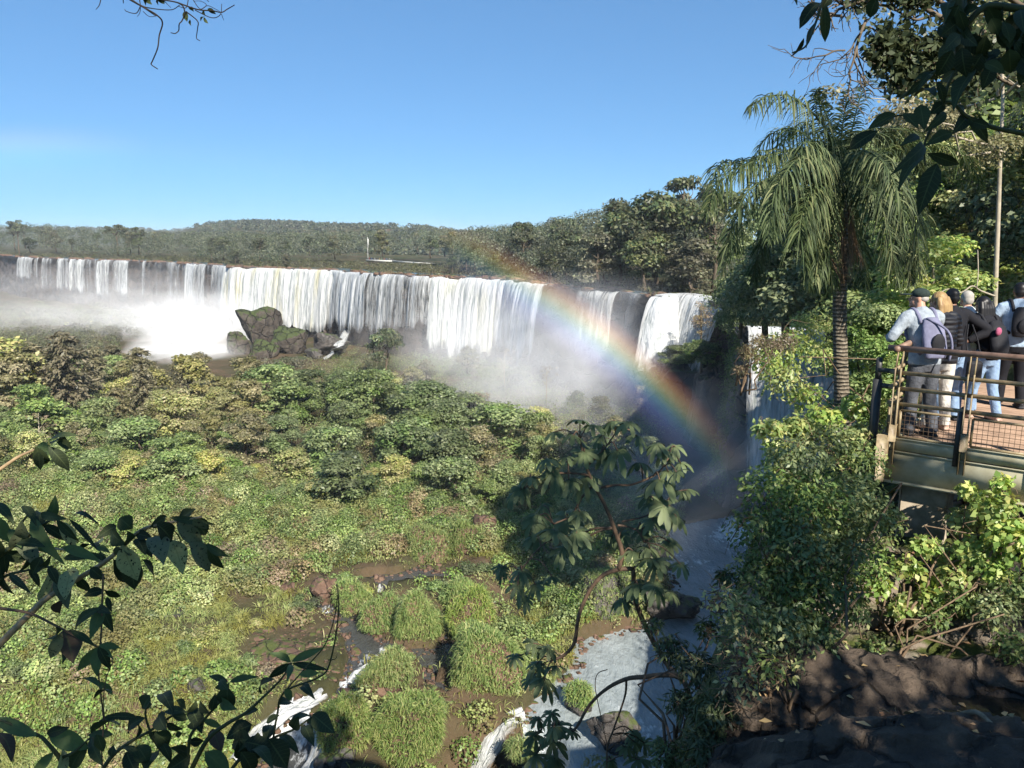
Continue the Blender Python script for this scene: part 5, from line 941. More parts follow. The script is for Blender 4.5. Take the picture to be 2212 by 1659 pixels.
def loft(P, RX, RY, X, n=16):
    """elliptic sections at P, half widths RX along X and RY across"""
    P = np.asarray(P, float); T = nrm(np.gradient(P, axis=0)); X = np.asarray(X, float); a = np.linspace(0, 2 * np.pi, n, endpoint=False); V = []
    for p, t, rx, ry in zip(P, T, RX, RY):
        x = nrm(X - t * (X @ t)); y = np.cross(t, x); V.append(p + np.cos(a)[:, None] * x * rx + np.sin(a)[:, None] * y * ry)
    m = len(P); V = np.concatenate(V + [P[:1], P[-1:]]); i = np.arange(m - 1)[:, None]; j = np.arange(n)[None]; k = (j + 1) % n
    Q = np.stack([i * n + j, i * n + k, (i + 1) * n + k, (i + 1) * n + j], -1).reshape(-1, 4); j = np.arange(n); k = (j + 1) % n
    return V, Q, np.vstack([np.stack([k, j, np.full(n, m * n)], -1), np.stack([(m - 1) * n + j, (m - 1) * n + k, np.full(n, m * n + 1)], -1)])
def hand(w, d, palm_n, s, curl=.5):
    """palm and five bent fingers from wrist w along d; palm_n points out of the back of the hand"""
    d = nrm(d); n = nrm(palm_n - d * (palm_n @ d)); x = np.cross(d, n); A = np.array([x, d, n]); out = [ell(w + d * .045 * s, np.array([.042, .052, .017]) * s, A)]
    for k, (o, l) in enumerate(((-.031, .062), (-.011, .074), (.011, .07), (.03, .055))):
        b = w + d * .085 * s + x * o * s; p1 = b + (d * math.cos(curl * .5) - n * math.sin(curl * .5)) * l * .5 * s; p2 = p1 + (d * math.cos(curl * 1.4) - n * math.sin(curl * 1.4)) * l * .5 * s; out.append(tube(np.array([b - d * .02 * s, b, p1, p2]), np.array([.0095, .009, .0085, .007]) * s, 8))
    b = w + d * .03 * s - x * .035 * s; out.append(tube(np.array([b + x * .02 * s, b, b + (d * .7 - x * .7) * .035 * s, b + (d * .9 - x * .35) * .062 * s]), np.array([.012, .012, .01, .008]) * s, 8)); return out
SKIN = {k: flatmat('skin ' + k, c, .5, .35, .1, 9) for k, c in (('fair', (.5, .27, .18)), ('tan', (.4, .21, .13)), ('brown', (.26, .13, .08)))}
def figure(label, px, Yd, H, face, lean, skin, top, topmat, legmat, shoemat, hairmat, hair, hands, elbows, female=False, sway=0., head_turn=0., head_down=0., stance=.12, puff=0., step=(0, 0), hood=False):
    """face: heading (radians, 0 = +Y, counter-clockwise); hands/elbows: (left, right) in body coordinates (x right, y forward, z up) for a 1.75 m person"""
    s = H / 1.75; d = ray(px, 900); base = np.array([d[0] / d[1] * Yd, Yd, ZD]); x = (px - CX) / F; base[0] = x * (Yd * FW[1] - ZD * .186)
    t = thing('person', label, 'person', tuple(base + np.array([0, 0, .005])), face, 'visitors on the viewing platform'); A = np.array
    hipz, sh = .93, 1.44; ln = lambda z: lean * max(0, z - hipz) ** 1.15 * 1.15
    J = lambda x, y, z: A([x + sway * max(0, z - .2), y + ln(z), z]) * s
    hw = .17 if not female else .155; shw = (.2 if not female else .175)
    headc = J(0, .015 + lean * .05, 1.625); ca, sa = math.cos(head_turn), math.sin(head_turn); hf = A([-sa, ca, -head_down]); hf = nrm(hf); hx = nrm(np.cross(hf, (0, 0, 1))); hu = np.cross(hx, hf); HA = np.array([hx, hf, hu])
    hp = lambda x, y, z: headc + (A([x, y, z]) @ HA) * s
    feet = [J(-stance, step[0], .0), J(stance, step[1], .0)]; feet = [A([f[0] - sway * 0, f[1], 0]) for f in feet]
    body = [loft([J(0, 0, .86), J(0, 0, .95), J(0, 0, 1.1), J(0, 0, 1.28), J(0, 0, 1.4), J(0, 0, 1.47), J(0, .01, 1.53), J(0, .015, 1.6)], A([.15, .165, .135, .155, .17, .1, .056, .052]) * s, A([.1, .11, .09, .105, .095, .065, .056, .054]) * s, (1, 0, 0)),
            ell(hp(0, -.008, .028), A([.073, .092, .092]) * s, HA), ell(hp(0, .026, -.045), A([.054, .064, .062]) * s, HA), ell(hp(0, .1, -.012), A([.012, .02, .024]) * s, HA, 10), ell(hp(0, .082, -.085), A([.026, .02, .018]) * s, HA, 10), ell(hp(0, .09, -.052), A([.024, .012, .012]) * s, HA, 10), ell(hp(0, .084, .022), A([.05, .014, .012]) * s, HA, 10), ell(hp(-.074, -.005, -.005), A([.011, .022, .033]) * s, HA, 10), ell(hp(.074, -.005, -.005), A([.011, .022, .033]) * s, HA, 10)]
    cloth_top, cloth_leg, shoes = [], [], []
    for sd, f in zip((-1, 1), feet):
        hip = J(sd * .085, 0, .9); kn = lerp(hip, f, .5) + A([0, .03, 0]) * s; an = f + A([0, -.02, .085]) * s
        pl = [hip, lerp(hip, kn, .5), kn, lerp(kn, an, .4), an]
        body.append(tube(A(pl), A([.085, .072, .05, .05, .035]) * s, 12)); body.append(ell(f + A([0, .05, .035]) * s, A([.04, .115, .035]) * s))
        fl = [hip + A([0, 0, .05]), lerp(hip, kn, .45), kn, lerp(kn, an, .5), an - A([0, 0, .035]) * s]; cloth_leg.append(tube(smooth_path(A(fl), 3), np.interp(np.linspace(0, 1, 13), [0, .3, .5, .8, 1], A([.102, .09, .074, .07, .066]) * s * (1 if not female else .97)), 14))
        shoes += [ell(f + A([0, .05, .04]) * s, A([.047, .132, .042]) * s), ell(f + A([0, -.03, .06]) * s, A([.042, .055, .052]) * s), box(f + A([0, .045, .014]) * s, A([.085, .26, .026]) * s)]
    cloth_leg.append(loft([J(0, 0, .78), J(0, 0, .88), J(0, 0, .97), J(0, 0, 1.03)], A([.15, .178, .168, .155]) * s, A([.1, .128, .12, .108]) * s, (1, 0, 0)))
    pu = puff
    cloth_top.append(loft([J(0, 0, .86), J(0, 0, .95), J(0, -.005, 1.1), J(0, -.01, 1.28), J(0, -.01, 1.4), J(0, 0, 1.48), J(0, .005, 1.525)], A([hw + .015 + pu, hw + .012 + pu, hw - .01 + pu, hw + .012 + pu, hw + .015 + pu, .11, .066]) * s, A([.13, .135, .118 + pu * .5, .13 + pu, .115 + pu * .6, .08, .066]) * s, (1, 0, 0)))
    for k, sd in enumerate((-1, 1)):
        S = J(sd * shw, -.005, sh - .03); E = A(elbows[k]) * s; Hd = A(hands[k]) * s; wr = Hd
        body.append(tube(A([J(sd * .1, 0, sh), S, lerp(S, E, .5), E, lerp(E, wr, .35), wr]), A([.05, .052, .044, .037, .036, .026]) * s, 12)); body += hand(wr, nrm(Hd - E), A([0, 0, 1.]) if abs(nrm(Hd - E)[2]) < .8 else A([sd, 0, 0.]), s)
        if top == 'tee': cloth_top.append(tube(A([J(sd * .1, 0, sh), S, lerp(S, E, .75)]), A([.07, .072, .066]) * s, 14))
        else: cloth_top.append(tube(smooth_path(A([J(sd * .1, 0, sh), S, lerp(S, E, .5), E, lerp(E, wr, .45), lerp(E, wr, .93)]), 3), np.interp(np.linspace(0, 1, 16), [0, .2, .4, .6, .8, 1], A([.072, .078, .066, .058, .054, .042]) * s + pu * .3), 14))
    if hood: cloth_top.append(ell(J(0, -.13, 1.4), A([.15, .075, .085]) * s))
    b = link('body', remesh(body, .0085 * s, 'body', SKIN[skin], 3), t)
    link('top', remesh(cloth_top, .013 * s, 'top', topmat, 5), t); link('trousers', remesh(cloth_leg, .013 * s, 'trousers', legmat, 5), t); [link('shoe', remesh(shoes[k:k + 3], .01 * s, 'shoe', shoemat, 3), t) for k in (0, 3)]
    hm = []
    if hair in ('short', 'cap'): hm = [ell(hp(0, -.022, .045), A([.082, .092, .088]) * s, HA), ell(hp(0, -.055, -.005), A([.074, .062, .075]) * s, HA)]
    if hair == 'long': hm = [ell(hp(0, -.02, .042), A([.09, .102, .094]) * s, HA)] + [tube(A([hp(o, -.06, .06), hp(o * 1.25, -.098, -.04), hp(o * 1.3, -.112, -.15), hp(o * 1.2, -.115, -.26 + abs(o) * .8)]), A([.04, .045, .042, .018]) * s, 10) for o in (-.07, -.035, 0, .035, .07)]
    if hm and hair != 'cap': link('hair', remesh(hm, .012 * s, 'hair', hairmat, 2), t)
    if hair == 'cap':
        link('hair', remesh([ell(hp(0, -.045, .005), A([.08, .066, .05]) * s, HA)], .009 * s, 'hair', hairmat, 2), t)
        cp = remesh([ell(hp(0, -.015, .062), A([.09, .104, .07]) * s, HA), ell(hp(0, .135, .052), A([.07, .085, .012]) * s, HA)], .008 * s, 'cap', M['cap'], 2); link('cap', cp, t)
    # eyes
    ey = MB()
    for sx in (-.03, .03): ey.add(*ell(hp(sx, .082, .004), A([.011, .008, .007]) * s, HA, 10))
    link('eyes', ey.mesh('eyes', M['eye'], True), t); return t, s, J
M['cap'] = flatmat('dark green cap', (.035, .05, .045), .9, .1); M['eye'] = flatmat('dark eye', (.03, .025, .02), .2, .5)
M['jacket'] = flatmat('light grey jacket', (.34, .38, .42), .85, .15, .3, 16, bstr=1.); M['puffer'] = None
def puffermat():
    m, nt = newmat('black quilted jacket'); w = nd(nt, 'ShaderNodeTexWave', wave_type='BANDS', bands_direction='Z'); w.inputs['Scale'].default_value = 5.5; w.inputs['Distortion'].default_value = 1.2; w.inputs['Detail'].default_value = 2
    nt.links.new(pos(nt), w.inputs[0]); c = ramp(nt, w.outputs[0], [(0, (.008, .008, .011)), (.4, (.018, .019, .024))]); finish(nt, c, .6, bump(nt, w.outputs[0], .5, .02), .25); return m
M['puffer'] = puffermat(); M['black_cloth'] = flatmat('black cloth', (.014, .014, .018), .8, .2, .3, 8); M['grey_trousers'] = flatmat('dark grey trousers', (.1, .105, .12), .85, .15, .3, 14, bstr=1.); M['white_trousers'] = flatmat('off-white trousers', (.66, .62, .56), .85, .15, .25, 14, bstr=1.)
M['jeans'] = flatmat('light blue jeans', (.26, .36, .5), .85, .15, .25, 12, (.17, .25, .38), bstr=1.); M['tee'] = flatmat('light blue shirt', (.36, .46, .58), .85, .15, .3, 16, bstr=1.); M['white_shirt'] = flatmat('white shirt', (.62, .63, .64), .85, .15, .1, 6)
M['shoe_dark'] = flatmat('dark shoes', (.03, .03, .035), .6, .3); M['sneaker'] = flatmat('brown and white sneakers', (.55, .4, .32), .6, .3, .5, 14, (.3, .14, .09)); M['hair_blond'] = flatmat('blond hair', (.4, .27, .12), .5, .4, .5, 26, (.22, .13, .055), .6, vscale=(1, 1, .15)); M['hair_black'] = flatmat('black hair', (.012, .01, .01), .45, .4, .3, 26); M['hair_grey'] = flatmat('grey hair', (.4, .37, .33), .7, .2)
M['pack_lilac'] = flatmat('lilac grey pack', (.2, .2, .29), .8, .2, .3, 9, bstr=.4); M['pack_dark'] = flatmat('black pack', (.018, .018, .022), .7, .25, .3, 9, bstr=.3); M['pack_green'] = flatmat('pale green pack', (.33, .42, .28), .8, .2, .3, 9, (.5, .54, .48)); M['pink'] = flatmat('pink pouch', (.4, .1, .18), .7, .2)
HEAD = .1                  # they all look out over the left rail
def pack(t, s, J, label, mat, w, h, d, z, pocket=None, lean=0., straps=True, extra=None):
    b = thing('backpack', label, 'backpack', tuple(t.location), t.rotation_euler[2], 'backpacks worn by the visitors'); P = lambda x, y, z: J(x, y, z)
    V, Q, T = box((0, 0, 0), (w, d, h), None, .05); m = [loft([P(0, -.13 - d * .5, z - h / 2), P(0, -.13 - d * .55, z - h * .3), P(0, -.13 - d * .5, z), P(0, -.13 - d * .45, z + h * .3), P(0, -.12 - d * .3, z + h / 2)], np.array([w * .42, w * .5, w * .5, w * .46, w * .3]) * s, np.array([d * .4, d * .5, d * .5, d * .42, d * .25]) * s, (1, 0, 0))]
    link('bag', remesh(m, .014 * s, 'bag', mat, 4), b)
    if pocket: link('pocket', remesh([ell(P(0, -.13 - d, z - h * .12), np.array([w * .3, d * .22, h * .27]) * s)], .01 * s, 'pocket', pocket, 2), b)
    for sx in (-1, 1): link('strap', MB().add(*beamchain([P(sx * .1, -.14, z + h * .36), P(sx * .115, -.06, 1.5), P(sx * .12, .05, 1.485), P(sx * .13, .13, 1.36), P(sx * .15, .08, 1.15), P(sx * .13, -.12, z - h * .4)], .045 * s)).mesh('strap', mat, True), b)
    if extra: extra(b, P, s)
    return b
def beamchain(P, w):
    P = smooth_path(np.array(P), 4); V, Q, T = tube(P, w / 2, 8); return V, Q, T
t, s, J = figure('man in dark cap and light grey jacket', 1981, 9.15, 1.76, HEAD, .26, 'fair', 'jacket', M['jacket'], M['grey_trousers'], M['shoe_dark'], M['hair_grey'], 'cap', [(-.24, .36, 1.16), (-.02, .42, 1.17)], [(-.38, .1, 1.18), (.26, .26, 1.14)], head_turn=1.0, stance=.12, step=(0, -.08), puff=.012)
def lil(b, P, s):
    for a in (.3,): link('strap', MB().add(*tube(smooth_path(np.array([P(-.1 + a * .1, -.2, 1.42), P(.04 + a * .12, -.335, 1.3), P(.09 + a * .1, -.34, 1.12), P(.1, -.3, .95)]), 4), .014 * s, 6)).mesh('strap', M['pack_lilac'], True), b)
pack(t, s, J, 'lilac-grey backpack with a dark front pocket on the man in the cap', M['pack_lilac'], .29, .46, .14, 1.19, M['pack_dark'], extra=lil)
figure('blonde woman in black quilted jacket and white trousers', 2018, 9.42, 1.7, HEAD - .1, .26, 'fair', 'jacket', M['puffer'], M['white_trousers'], M['sneaker'], M['hair_blond'], 'long', [(-.16, .46, 1.12), (.16, .46, 1.12)], [(-.3, .22, 1.1), (.3, .2, 1.1)], True, puff=.03, head_turn=.5, hood=True)
figure('black-haired person in black with one hand on the hip and light jeans', 2040, 9.9, 1.72, HEAD + .1, .12, 'brown', 'jacket', M['black_cloth'], M['jeans'], M['shoe_dark'], M['hair_black'], 'short', [(-.2, .45, 1.12), (.19, -.02, 1.06)], [(-.32, .2, 1.12), (.45, -.1, 1.2)], puff=.01)
t, s, J = figure('grey-blond visitor in a white shirt, half hidden between the others', 2078, 10.3, 1.66, HEAD, .2, 'fair', 'tee', M['white_shirt'], M['jeans'], M['shoe_dark'], M['hair_grey'], 'short', [(-.2, .45, 1.1), (.2, .45, 1.1)], [(-.32, .2, 1.1), (.32, .2, 1.1)])
pack(t, s, J, 'pale green and white backpack half hidden behind the black one', M['pack_green'], .28, .46, .16, 1.2)
t, s, J = figure('woman with long black hair, black top and light blue jeans', 2118, 10.0, 1.6, HEAD + .1, .24, 'tan', 'jacket', M['black_cloth'], M['jeans'], M['sneaker'], M['hair_black'], 'long', [(-.2, .45, 1.1), (.2, .45, 1.1)], [(-.32, .2, 1.1), (.32, .2, 1.1)], True, step=(.12, -.14))
pack(t, s, J, 'black backpack with a pink pouch on the black-haired woman', M['pack_dark'], .29, .44, .17, 1.2, extra=lambda b, P, s: link('pouch', remesh([ell(P(-.09, -.32, 1.3), np.array([.05, .03, .06]) * s)], .01, 'pouch', M['pink'], 2), b))
t, s, J = figure('dark-haired man in light blue shirt and black trousers at the right edge', 2176, 10.75, 1.75, HEAD - .35, .06, 'brown', 'tee', M['tee'], M['black_cloth'], M['shoe_dark'], M['hair_black'], 'short', [(-.25, .3, 1.05), (.25, .3, 1.05)], [(-.36, .05, 1.15), (.36, .05, 1.15)], puff=.02, step=(.05, -.1))
pack(t, s, J, 'small black backpack on the man in light blue', M['pack_dark'], .28, .4, .15, 1.22, M['pack_dark'])
tag(link('shoulder_bag', remesh([(lambda b: (b[0], b[1], b[2]))(box(at(2104, 800, 9.7), (.19, .1, .25), None, .03)), tube(smooth_path(np.array([at(2090, 770, 9.7), at(2088, 735, 9.75), at(2092, 700, 9.8)]), 4), .012, 6), tube(smooth_path(np.array([at(2118, 770, 9.7), at(2112, 735, 9.75), at(2100, 700, 9.8)]), 4), .012, 6)], .01, 'shoulder_bag', M['pack_dark'], 2)), 'black bag hanging at hip height between the two pairs of jeans', 'bag')
# ================================================================== palm
M['frond'] = leafmat('palm leaflets', [(.018, .032, .011), (.03, .05, .014), (.05, .075, .02), (.11, .12, .04)], .6, .2, .2, objvar=.3)
M['frond_dead'] = leafmat('dry palm leaflets', [(.09, .06, .03), (.16, .11, .05), (.12, .09, .05)], .6, .2, .2, objvar=.3)
def palmtrunk():
    m, nt = newmat('ringed palm trunk'); v = pos(nt); w = nd(nt, 'ShaderNodeTexWave', wave_type='BANDS', bands_direction='Z'); w.inputs['Scale'].default_value = 4.2; w.inputs['Distortion'].default_value = 3.5; w.inputs['Detail'].default_value = 4; nt.links.new(v, w.inputs[0])
    n = noise(nt, v, 14, 6, .7); c = ramp(nt, mth(nt, 'ADD', mth(nt, 'MULTIPLY', w.outputs[0], .16), n), [(.35, (.07, .058, .042)), (.6, (.18, .15, .11)), (.85, (.34, .3, .23))]); finish(nt, c, .95, bump(nt, mth(nt, 'ADD', w.outputs[0], n), .8, .04), .1); return m
M['palmtrunk'] = palmtrunk()
def frond(mb, P, n, L, g, droop=.7, width=.026, hang=.5):
    P = smooth_path(P, 8); d = np.r_[0, np.cumsum(np.linalg.norm(np.diff(P, axis=0), axis=1))]; tot = d[-1]; V, Q, T = tube(P, np.linspace(.022, .005, len(P)), 5); mb.add(V, Q, T)
    s = np.linspace(.12, .995, n) * tot; C = np.stack([np.interp(s, d, P[:, k]) for k in range(3)], 1); Tn = nrm(np.stack([np.interp(s, d, np.gradient(P, axis=0)[:, k]) for k in range(3)], 1))
    side = nrm(np.cross(Tn, (0, 0, 1.)) + 1e-6); upn = np.cross(side, Tn); t = s / tot; LL = L * (np.sin(np.pi * np.clip(t * .86 + .12, 0, 1)) ** .6)
    for sg in (-1, 1):
        for _ in range(2):
            a = g.uniform(-.6, 1.1, n)[:, None]; D = nrm(side * sg * np.cos(a) + upn * np.sin(a) + Tn * .55 + g.normal(size=(n, 3)) * .1); l = (LL * g.uniform(.75, 1.15, n))[:, None]; dz = np.array([0, 0, -1.]); dr = (droop * g.uniform(.7, 1.3, n))[:, None]
            pts_ = [C + D * l * q * (1 - hang * q * .5) + dz * l * dr * q ** 1.8 for q in (0, .3, .62, .85, 1.)]; S = nrm(np.cross(D, upn) + Tn * .3 + g.normal(size=(n, 3)) * .25) * width
            ws = (.5, 1., .85, .5, .08); W_ = np.stack([p + S * w * k * .5 for p, w in zip(pts_, ws) for k in (-1, 1)], 1).reshape(-1, 3); o = np.arange(n)[:, None] * 10
            mb.add(W_, Q=np.vstack([o + np.array([2 * k, 2 * k + 1, 2 * k + 3, 2 * k + 2]) for k in range(4)]))
def zp(pts_, Y, sc=.3646, ox=1469, oy=0, dY=None):
    return np.array([at(ox + p[0] * sc, oy + p[1] * sc, Y + (p[2] if len(p) > 2 else 0)) for p in pts_])
PY = 15.
pb = at(1820, 905, PY); palm = thing('palm_tree', 'tall arching palm with drooping feathery fronds beside the platform', 'palm tree', tuple(pb))
tp = np.array([at(1822, 960, PY), at(1819, 880, PY), at(1816, 780, PY), at(1814, 680, PY), at(1814, 600, PY), at(1816, 520, PY), at(1816, 440, PY), at(1815, 390, PY)]) - pb
link('trunk', MB().add(*tube(smooth_path(tp, 5), np.interp(np.linspace(0, 1, 36), [0, .3, .7, .85, 1], [.17, .135, .125, .125, .06]), 14)).mesh('trunk', M['palmtrunk'], True), palm)
gp = np.random.default_rng(21); c0 = (945, 1060)
FR = [([c0, (1010, 800, .3), (1090, 520, .5), (1235, 320, .9)], 74, .55, .8), ([c0, (870, 780, -.4), (690, 590, -.8), (520, 570, -1.1), (400, 650, -1.3)], 74, .75, 1.1), ([c0, (700, 900, -.5), (430, 960, -1.), (240, 1080, -1.2), (150, 1280, -1.4)], 78, .75, 1.1), ([c0, (640, 1040, -.9), (430, 1110, -1.5), (330, 1280, -1.7), (250, 1620, -1.8)], 84, .7, 1.25),
      ([c0, (800, 1110, -1.2), (710, 1330, -1.7), (740, 1560, -1.8), (770, 1720, -1.8)], 78, .62, 1.3), ([c0, (1150, 930, -.6), (1300, 1020, -1.), (1390, 1280, -1.2), (1420, 1640, -1.3)], 80, .7, 1.2), ([c0, (1090, 830, .4), (1240, 800, .6), (1380, 900, .7), (1460, 1080, .8)], 70, .6, 1.), ([c0, (960, 780, .1), (985, 600, .2), (1010, 480, .2)], 50, .5, .35), ([c0, (905, 800, 0), (850, 640, 0), (780, 560, -.1)], 54, .55, .6),
      ([c0, (1230, 880, .5), (1500, 850, .9), (1690, 920, 1.1), (1790, 1120, 1.2)], 74, .7, 1.1), ([c0, (1130, 1130, -1.), (1230, 1350, -1.4), (1290, 1680, -1.6)], 74, .65, 1.2), ([c0, (720, 1160, .5), (530, 1330, .8), (430, 1660, 1.)], 76, .7, 1.2), ([c0, (870, 1220, -.8), (880, 1480, -1.1), (905, 1720, -1.1)], 66, .6, 1.2), ([c0, (760, 980, .8), (520, 1080, 1.4), (330, 1300, 1.7), (300, 1500, 1.8)], 74, .7, 1.1),
      ([c0, (1050, 1000, 1.), (1250, 1050, 1.8), (1420, 1300, 2.2), (1490, 1560, 2.3)], 72, .7, 1.1), ([c0, (1000, 1250, .6), (1060, 1450, .9), (1100, 1700, 1.)], 64, .6, 1.2), ([c0, (830, 950, -1.2), (690, 950, -2.), (560, 1150, -2.4), (520, 1420, -2.5)], 74, .68, 1.2), ([c0, (1060, 900, -1.), (1200, 960, -1.8), (1300, 1180, -2.2), (1330, 1440, -2.3)], 72, .66, 1.2), ([c0, (790, 840, .6), (640, 760, 1.1), (500, 830, 1.4), (420, 1000, 1.5)], 70, .65, 1.)]
for P, n, L, dr in FR + [([c0] + [(q[0] + gp.uniform(-90, 90), q[1] + gp.uniform(-110, 60), (q[2] if len(q) > 2 else 0) + gp.uniform(.3, .9)) for q in P[1:]], n, L, dr) for P, n, L, dr in FR[2::2]]:
    m = MB(); frond(m, zp(P, PY) - pb, int(n * .8), L * .8, gp, dr * .75); link('frond', m.mesh('frond', M['frond']), palm)
for a in range(5):
    e = (c0[0] + gp.uniform(-150, 150), c0[1] + gp.uniform(420, 640)); m = MB(); frond(m, zp([c0, ((c0[0] + e[0]) / 2 + 40 * gp.normal(), c0[1] + 230, gp.uniform(-.3, .3)), (*e, gp.uniform(-.4, .4))], PY) - pb, 46, .4, gp, 1.3, .02); link('dry_frond', m.mesh('dry_frond', M['frond_dead']), palm)
# ================================================================== leaf shapes for the near branches
def bigleaf(mb, b, e, w, g, face=None, sag=.12, fold=.18, tipk=1.6, shape='ell', n=8, mi=0):
    b = np.asarray(b, float); e = np.asarray(e, float); d = e - b; L = np.linalg.norm(d); u = d / L; fc = nrm(-(b + e)) if face is None else face
    N = nrm(fc + g.normal(size=3) * .35 + np.array([0, 0, .25])); N = nrm(N - u * (N @ u)); S = np.cross(u, N); t = np.linspace(0, 1, n)
    wd = {'ell': np.sin(np.pi * np.clip(t, 0, 1) ** .82) ** .85 * (1 - .25 * t ** 6), 'obov': np.sin(np.pi * t ** 1.35) ** .75, 'heart': np.sin(np.pi * np.clip(t * .9 + .1, 0, 1) ** .62) ** .8}[shape]; wd = wd * w / 2; wd[0] = w * .03; wd[-1] = .0008
    P = b + u * (t * L)[:, None] + N * (np.sin(t * np.pi) * sag * L)[:, None] - np.array([0, 0, 1.]) * (t ** 2.2 * sag * L * .8)[:, None]; wav = np.sin(t * 9 + g.uniform(0, 6)) * .05 * w
    A = P + S * wd[:, None] + N * (fold * wd + wav)[:, None]; B = P - S * wd[:, None] + N * (fold * wd - wav)[:, None]; Am = P + S * (wd * .5)[:, None] + N * (fold * wd * .38)[:, None]; Bm = P - S * (wd * .5)[:, None] + N * (fold * wd * .38)[:, None]
    V = np.stack([A, Am, P, Bm, B], 1).reshape(-1, 3); i = np.arange(n - 1)[:, None] * 5; j = np.arange(4)[None]; uvl = np.stack([np.tile([-1, -.5, 0, .5, 1.], n), np.repeat(t, 5)], 1); mb.add(V, Q=np.stack([i + j, i + j + 1, i + j + 6, i + j + 5], -1).reshape(-1, 4), mi=mi, uv=uvl)
def leafwax(name, cols, **k): return leafmat(name, cols, k.get('rough', .6), k.get('trans', .12), k.get('spec', .16), objvar=0, spots=k.get('spots'), veins=True)
M['wax_dark'] = leafwax('dark glossy leaves', [(.01, .018, .008), (.018, .03, .011), (.028, .045, .014)]); M['wax_mid'] = leafwax('mid green glossy leaves', [(.04, .075, .022), (.065, .11, .03)], trans=.25)
M['wax_pale'] = leafwax('pale spotted leaves', [(.2, .22, .075), (.27, .27, .1)], spots=(95, (.02, .018, .012)), rough=.55, trans=.25); M['wax_grey'] = leafwax('dull spotted leaves', [(.07, .085, .04), (.11, .12, .055)], spots=(95, (.012, .012, .01)), rough=.5)
M['wax_brown'] = leafwax('withered leaves', [(.05, .032, .02), (.08, .05, .03)], rough=.7); LM = [M['wax_dark'], M['wax_mid'], M['wax_pale'], M['wax_grey'], M['wax_brown']]
K6, OY6 = .3489, 1080.
def z6(x, y, Y): return at(x * K6, OY6 + y * K6, Y)
def spray(name, label, cat, stems, leaves, zf, kk, Y0, seed, stemmat='stem_green', extra=(), group=None, sr=.006):
    """stems: [(points, r0, r1)], leaves: [(bx,by,tx,ty,width,mat,shape)] in one picture frame; Y may vary through a third coordinate"""
    g = np.random.default_rng(seed); base = zf(*stems[0][0][0][:2], Y0); t = thing(name, label, cat, tuple(base), 0, group); sm = MB(); fm = MB()
    for P, r0, r1 in stems:
        P3_ = smooth_path(np.array([zf(p[0], p[1], Y0 + (p[2] if len(p) > 2 else 0)) for p in P]), 6) - base; sm.add(*tube(P3_, np.linspace(r0, r1, len(P3_)), 7))
    for lf in leaves:
        bx, by, tx, ty, w, mi = lf[:6]; sh = lf[6] if len(lf) > 6 else 'ell'; y1 = Y0 + g.normal() * .06; dy = g.normal() * .09 * Y0 * .3; b = zf(bx, by, y1); e = zf(tx, ty, y1 + dy); k = Y0 / F * kk
        bigleaf(fm, b - base, e - base, w * k, g, nrm(-b), g.uniform(.03, .16), g.uniform(.1, .35), shape=sh, mi=mi); 
    link('stem', sm.mesh('stem', M[stemmat], True), t); link('foliage', fm.mesh('foliage', LM, True, True), t); return t
def along(P, n, ln, w, g, mi=0, spread=.9, jit=.25, start=.15):
    """leaf list: n leaves alternately along the polyline P (x,y)"""
    P = smooth_path(np.c_[np.array([q[:2] for q in P], float), np.zeros(len(P))], 6)[:, :2]; d = np.r_[0, np.cumsum(np.linalg.norm(np.diff(P, axis=0), axis=1))]; out = []
    for i in range(n):
        s = d[-1] * (start + (1 - start) * (i + .5) / n); x, y = np.interp(s, d, P[:, 0]), np.interp(s, d, P[:, 1]); x2, y2 = np.interp(s + 5, d, P[:, 0]), np.interp(s + 5, d, P[:, 1]); x1, y1 = np.interp(s - 5, d, P[:, 0]), np.interp(s - 5, d, P[:, 1])
        a = math.atan2(y2 - y1, x2 - x1) + (spread if i % 2 else -spread) * g.uniform(.6, 1.3); l = ln * g.uniform(.7, 1.25); out.append((x, y, x + math.cos(a) * l, y + math.sin(a) * l + l * .25 * g.random(), w * g.uniform(.75, 1.2), mi if np.isscalar(mi) else int(g.choice(mi))))
    return out
gf = np.random.default_rng(31); FG = 'leafy branches framing the view'
A1 = [(-260, 1160), (0, 890), (200, 690), (300, 600), (480, 490), (640, 390), (760, 290), (870, 190), (1000, 150), (1250, 105)]
spray('branch', 'tan branch with pale spotted leaves reaching in from the left edge', 'branch', [(A1, .014, .004), ([(640, 390), (500, 330), (300, 300), (120, 330), (-60, 370)], .005, .003), ([(300, 600), (330, 520), (350, 470)], .004, .003)],
      [(760, 280, 850, 490, 140, 2), (955, 225, 1010, 380, 135, 3), (1060, 245, 1130, 440, 130, 2), (1170, 265, 1295, 420, 140, 3), (1275, 275, 1420, 340, 55, 0), (1290, 280, 1385, 395, 70, 0), (1095, 125, 1260, 275, 110, 3), (970, 150, 1065, 245, 120, 0), (1190, 110, 1275, 210, 120, 0), (1050, 110, 1330, 130, 50, 0), (740, 110, 820, 170, 110, 0), (720, 160, 590, 225, 70, 0), (690, 190, 790, 260, 110, 0), (800, 360, 835, 545, 130, 0), (880, 370, 948, 505, 80, 0), (700, 370, 770, 500, 90, 0), (900, 270, 940, 350, 60, 0),
       (340, 420, 235, 610, 140, 2), (450, 415, 400, 610, 135, 2), (420, 590, 365, 695, 150, 4), (350, 480, 420, 660, 100, 3), (480, 470, 560, 560, 70, 0), (560, 420, 650, 480, 80, 0), (620, 320, 480, 290, 90, 0), (640, 250, 560, 300, 90, 3), (590, 300, 680, 320, 60, 1), (840, 240, 900, 330, 80, 0)] + along(A1[4:], 8, 130, 75, gf, [0, 0, 3]), z6, K6, 2.6, 41, 'stem_tan', group=FG)
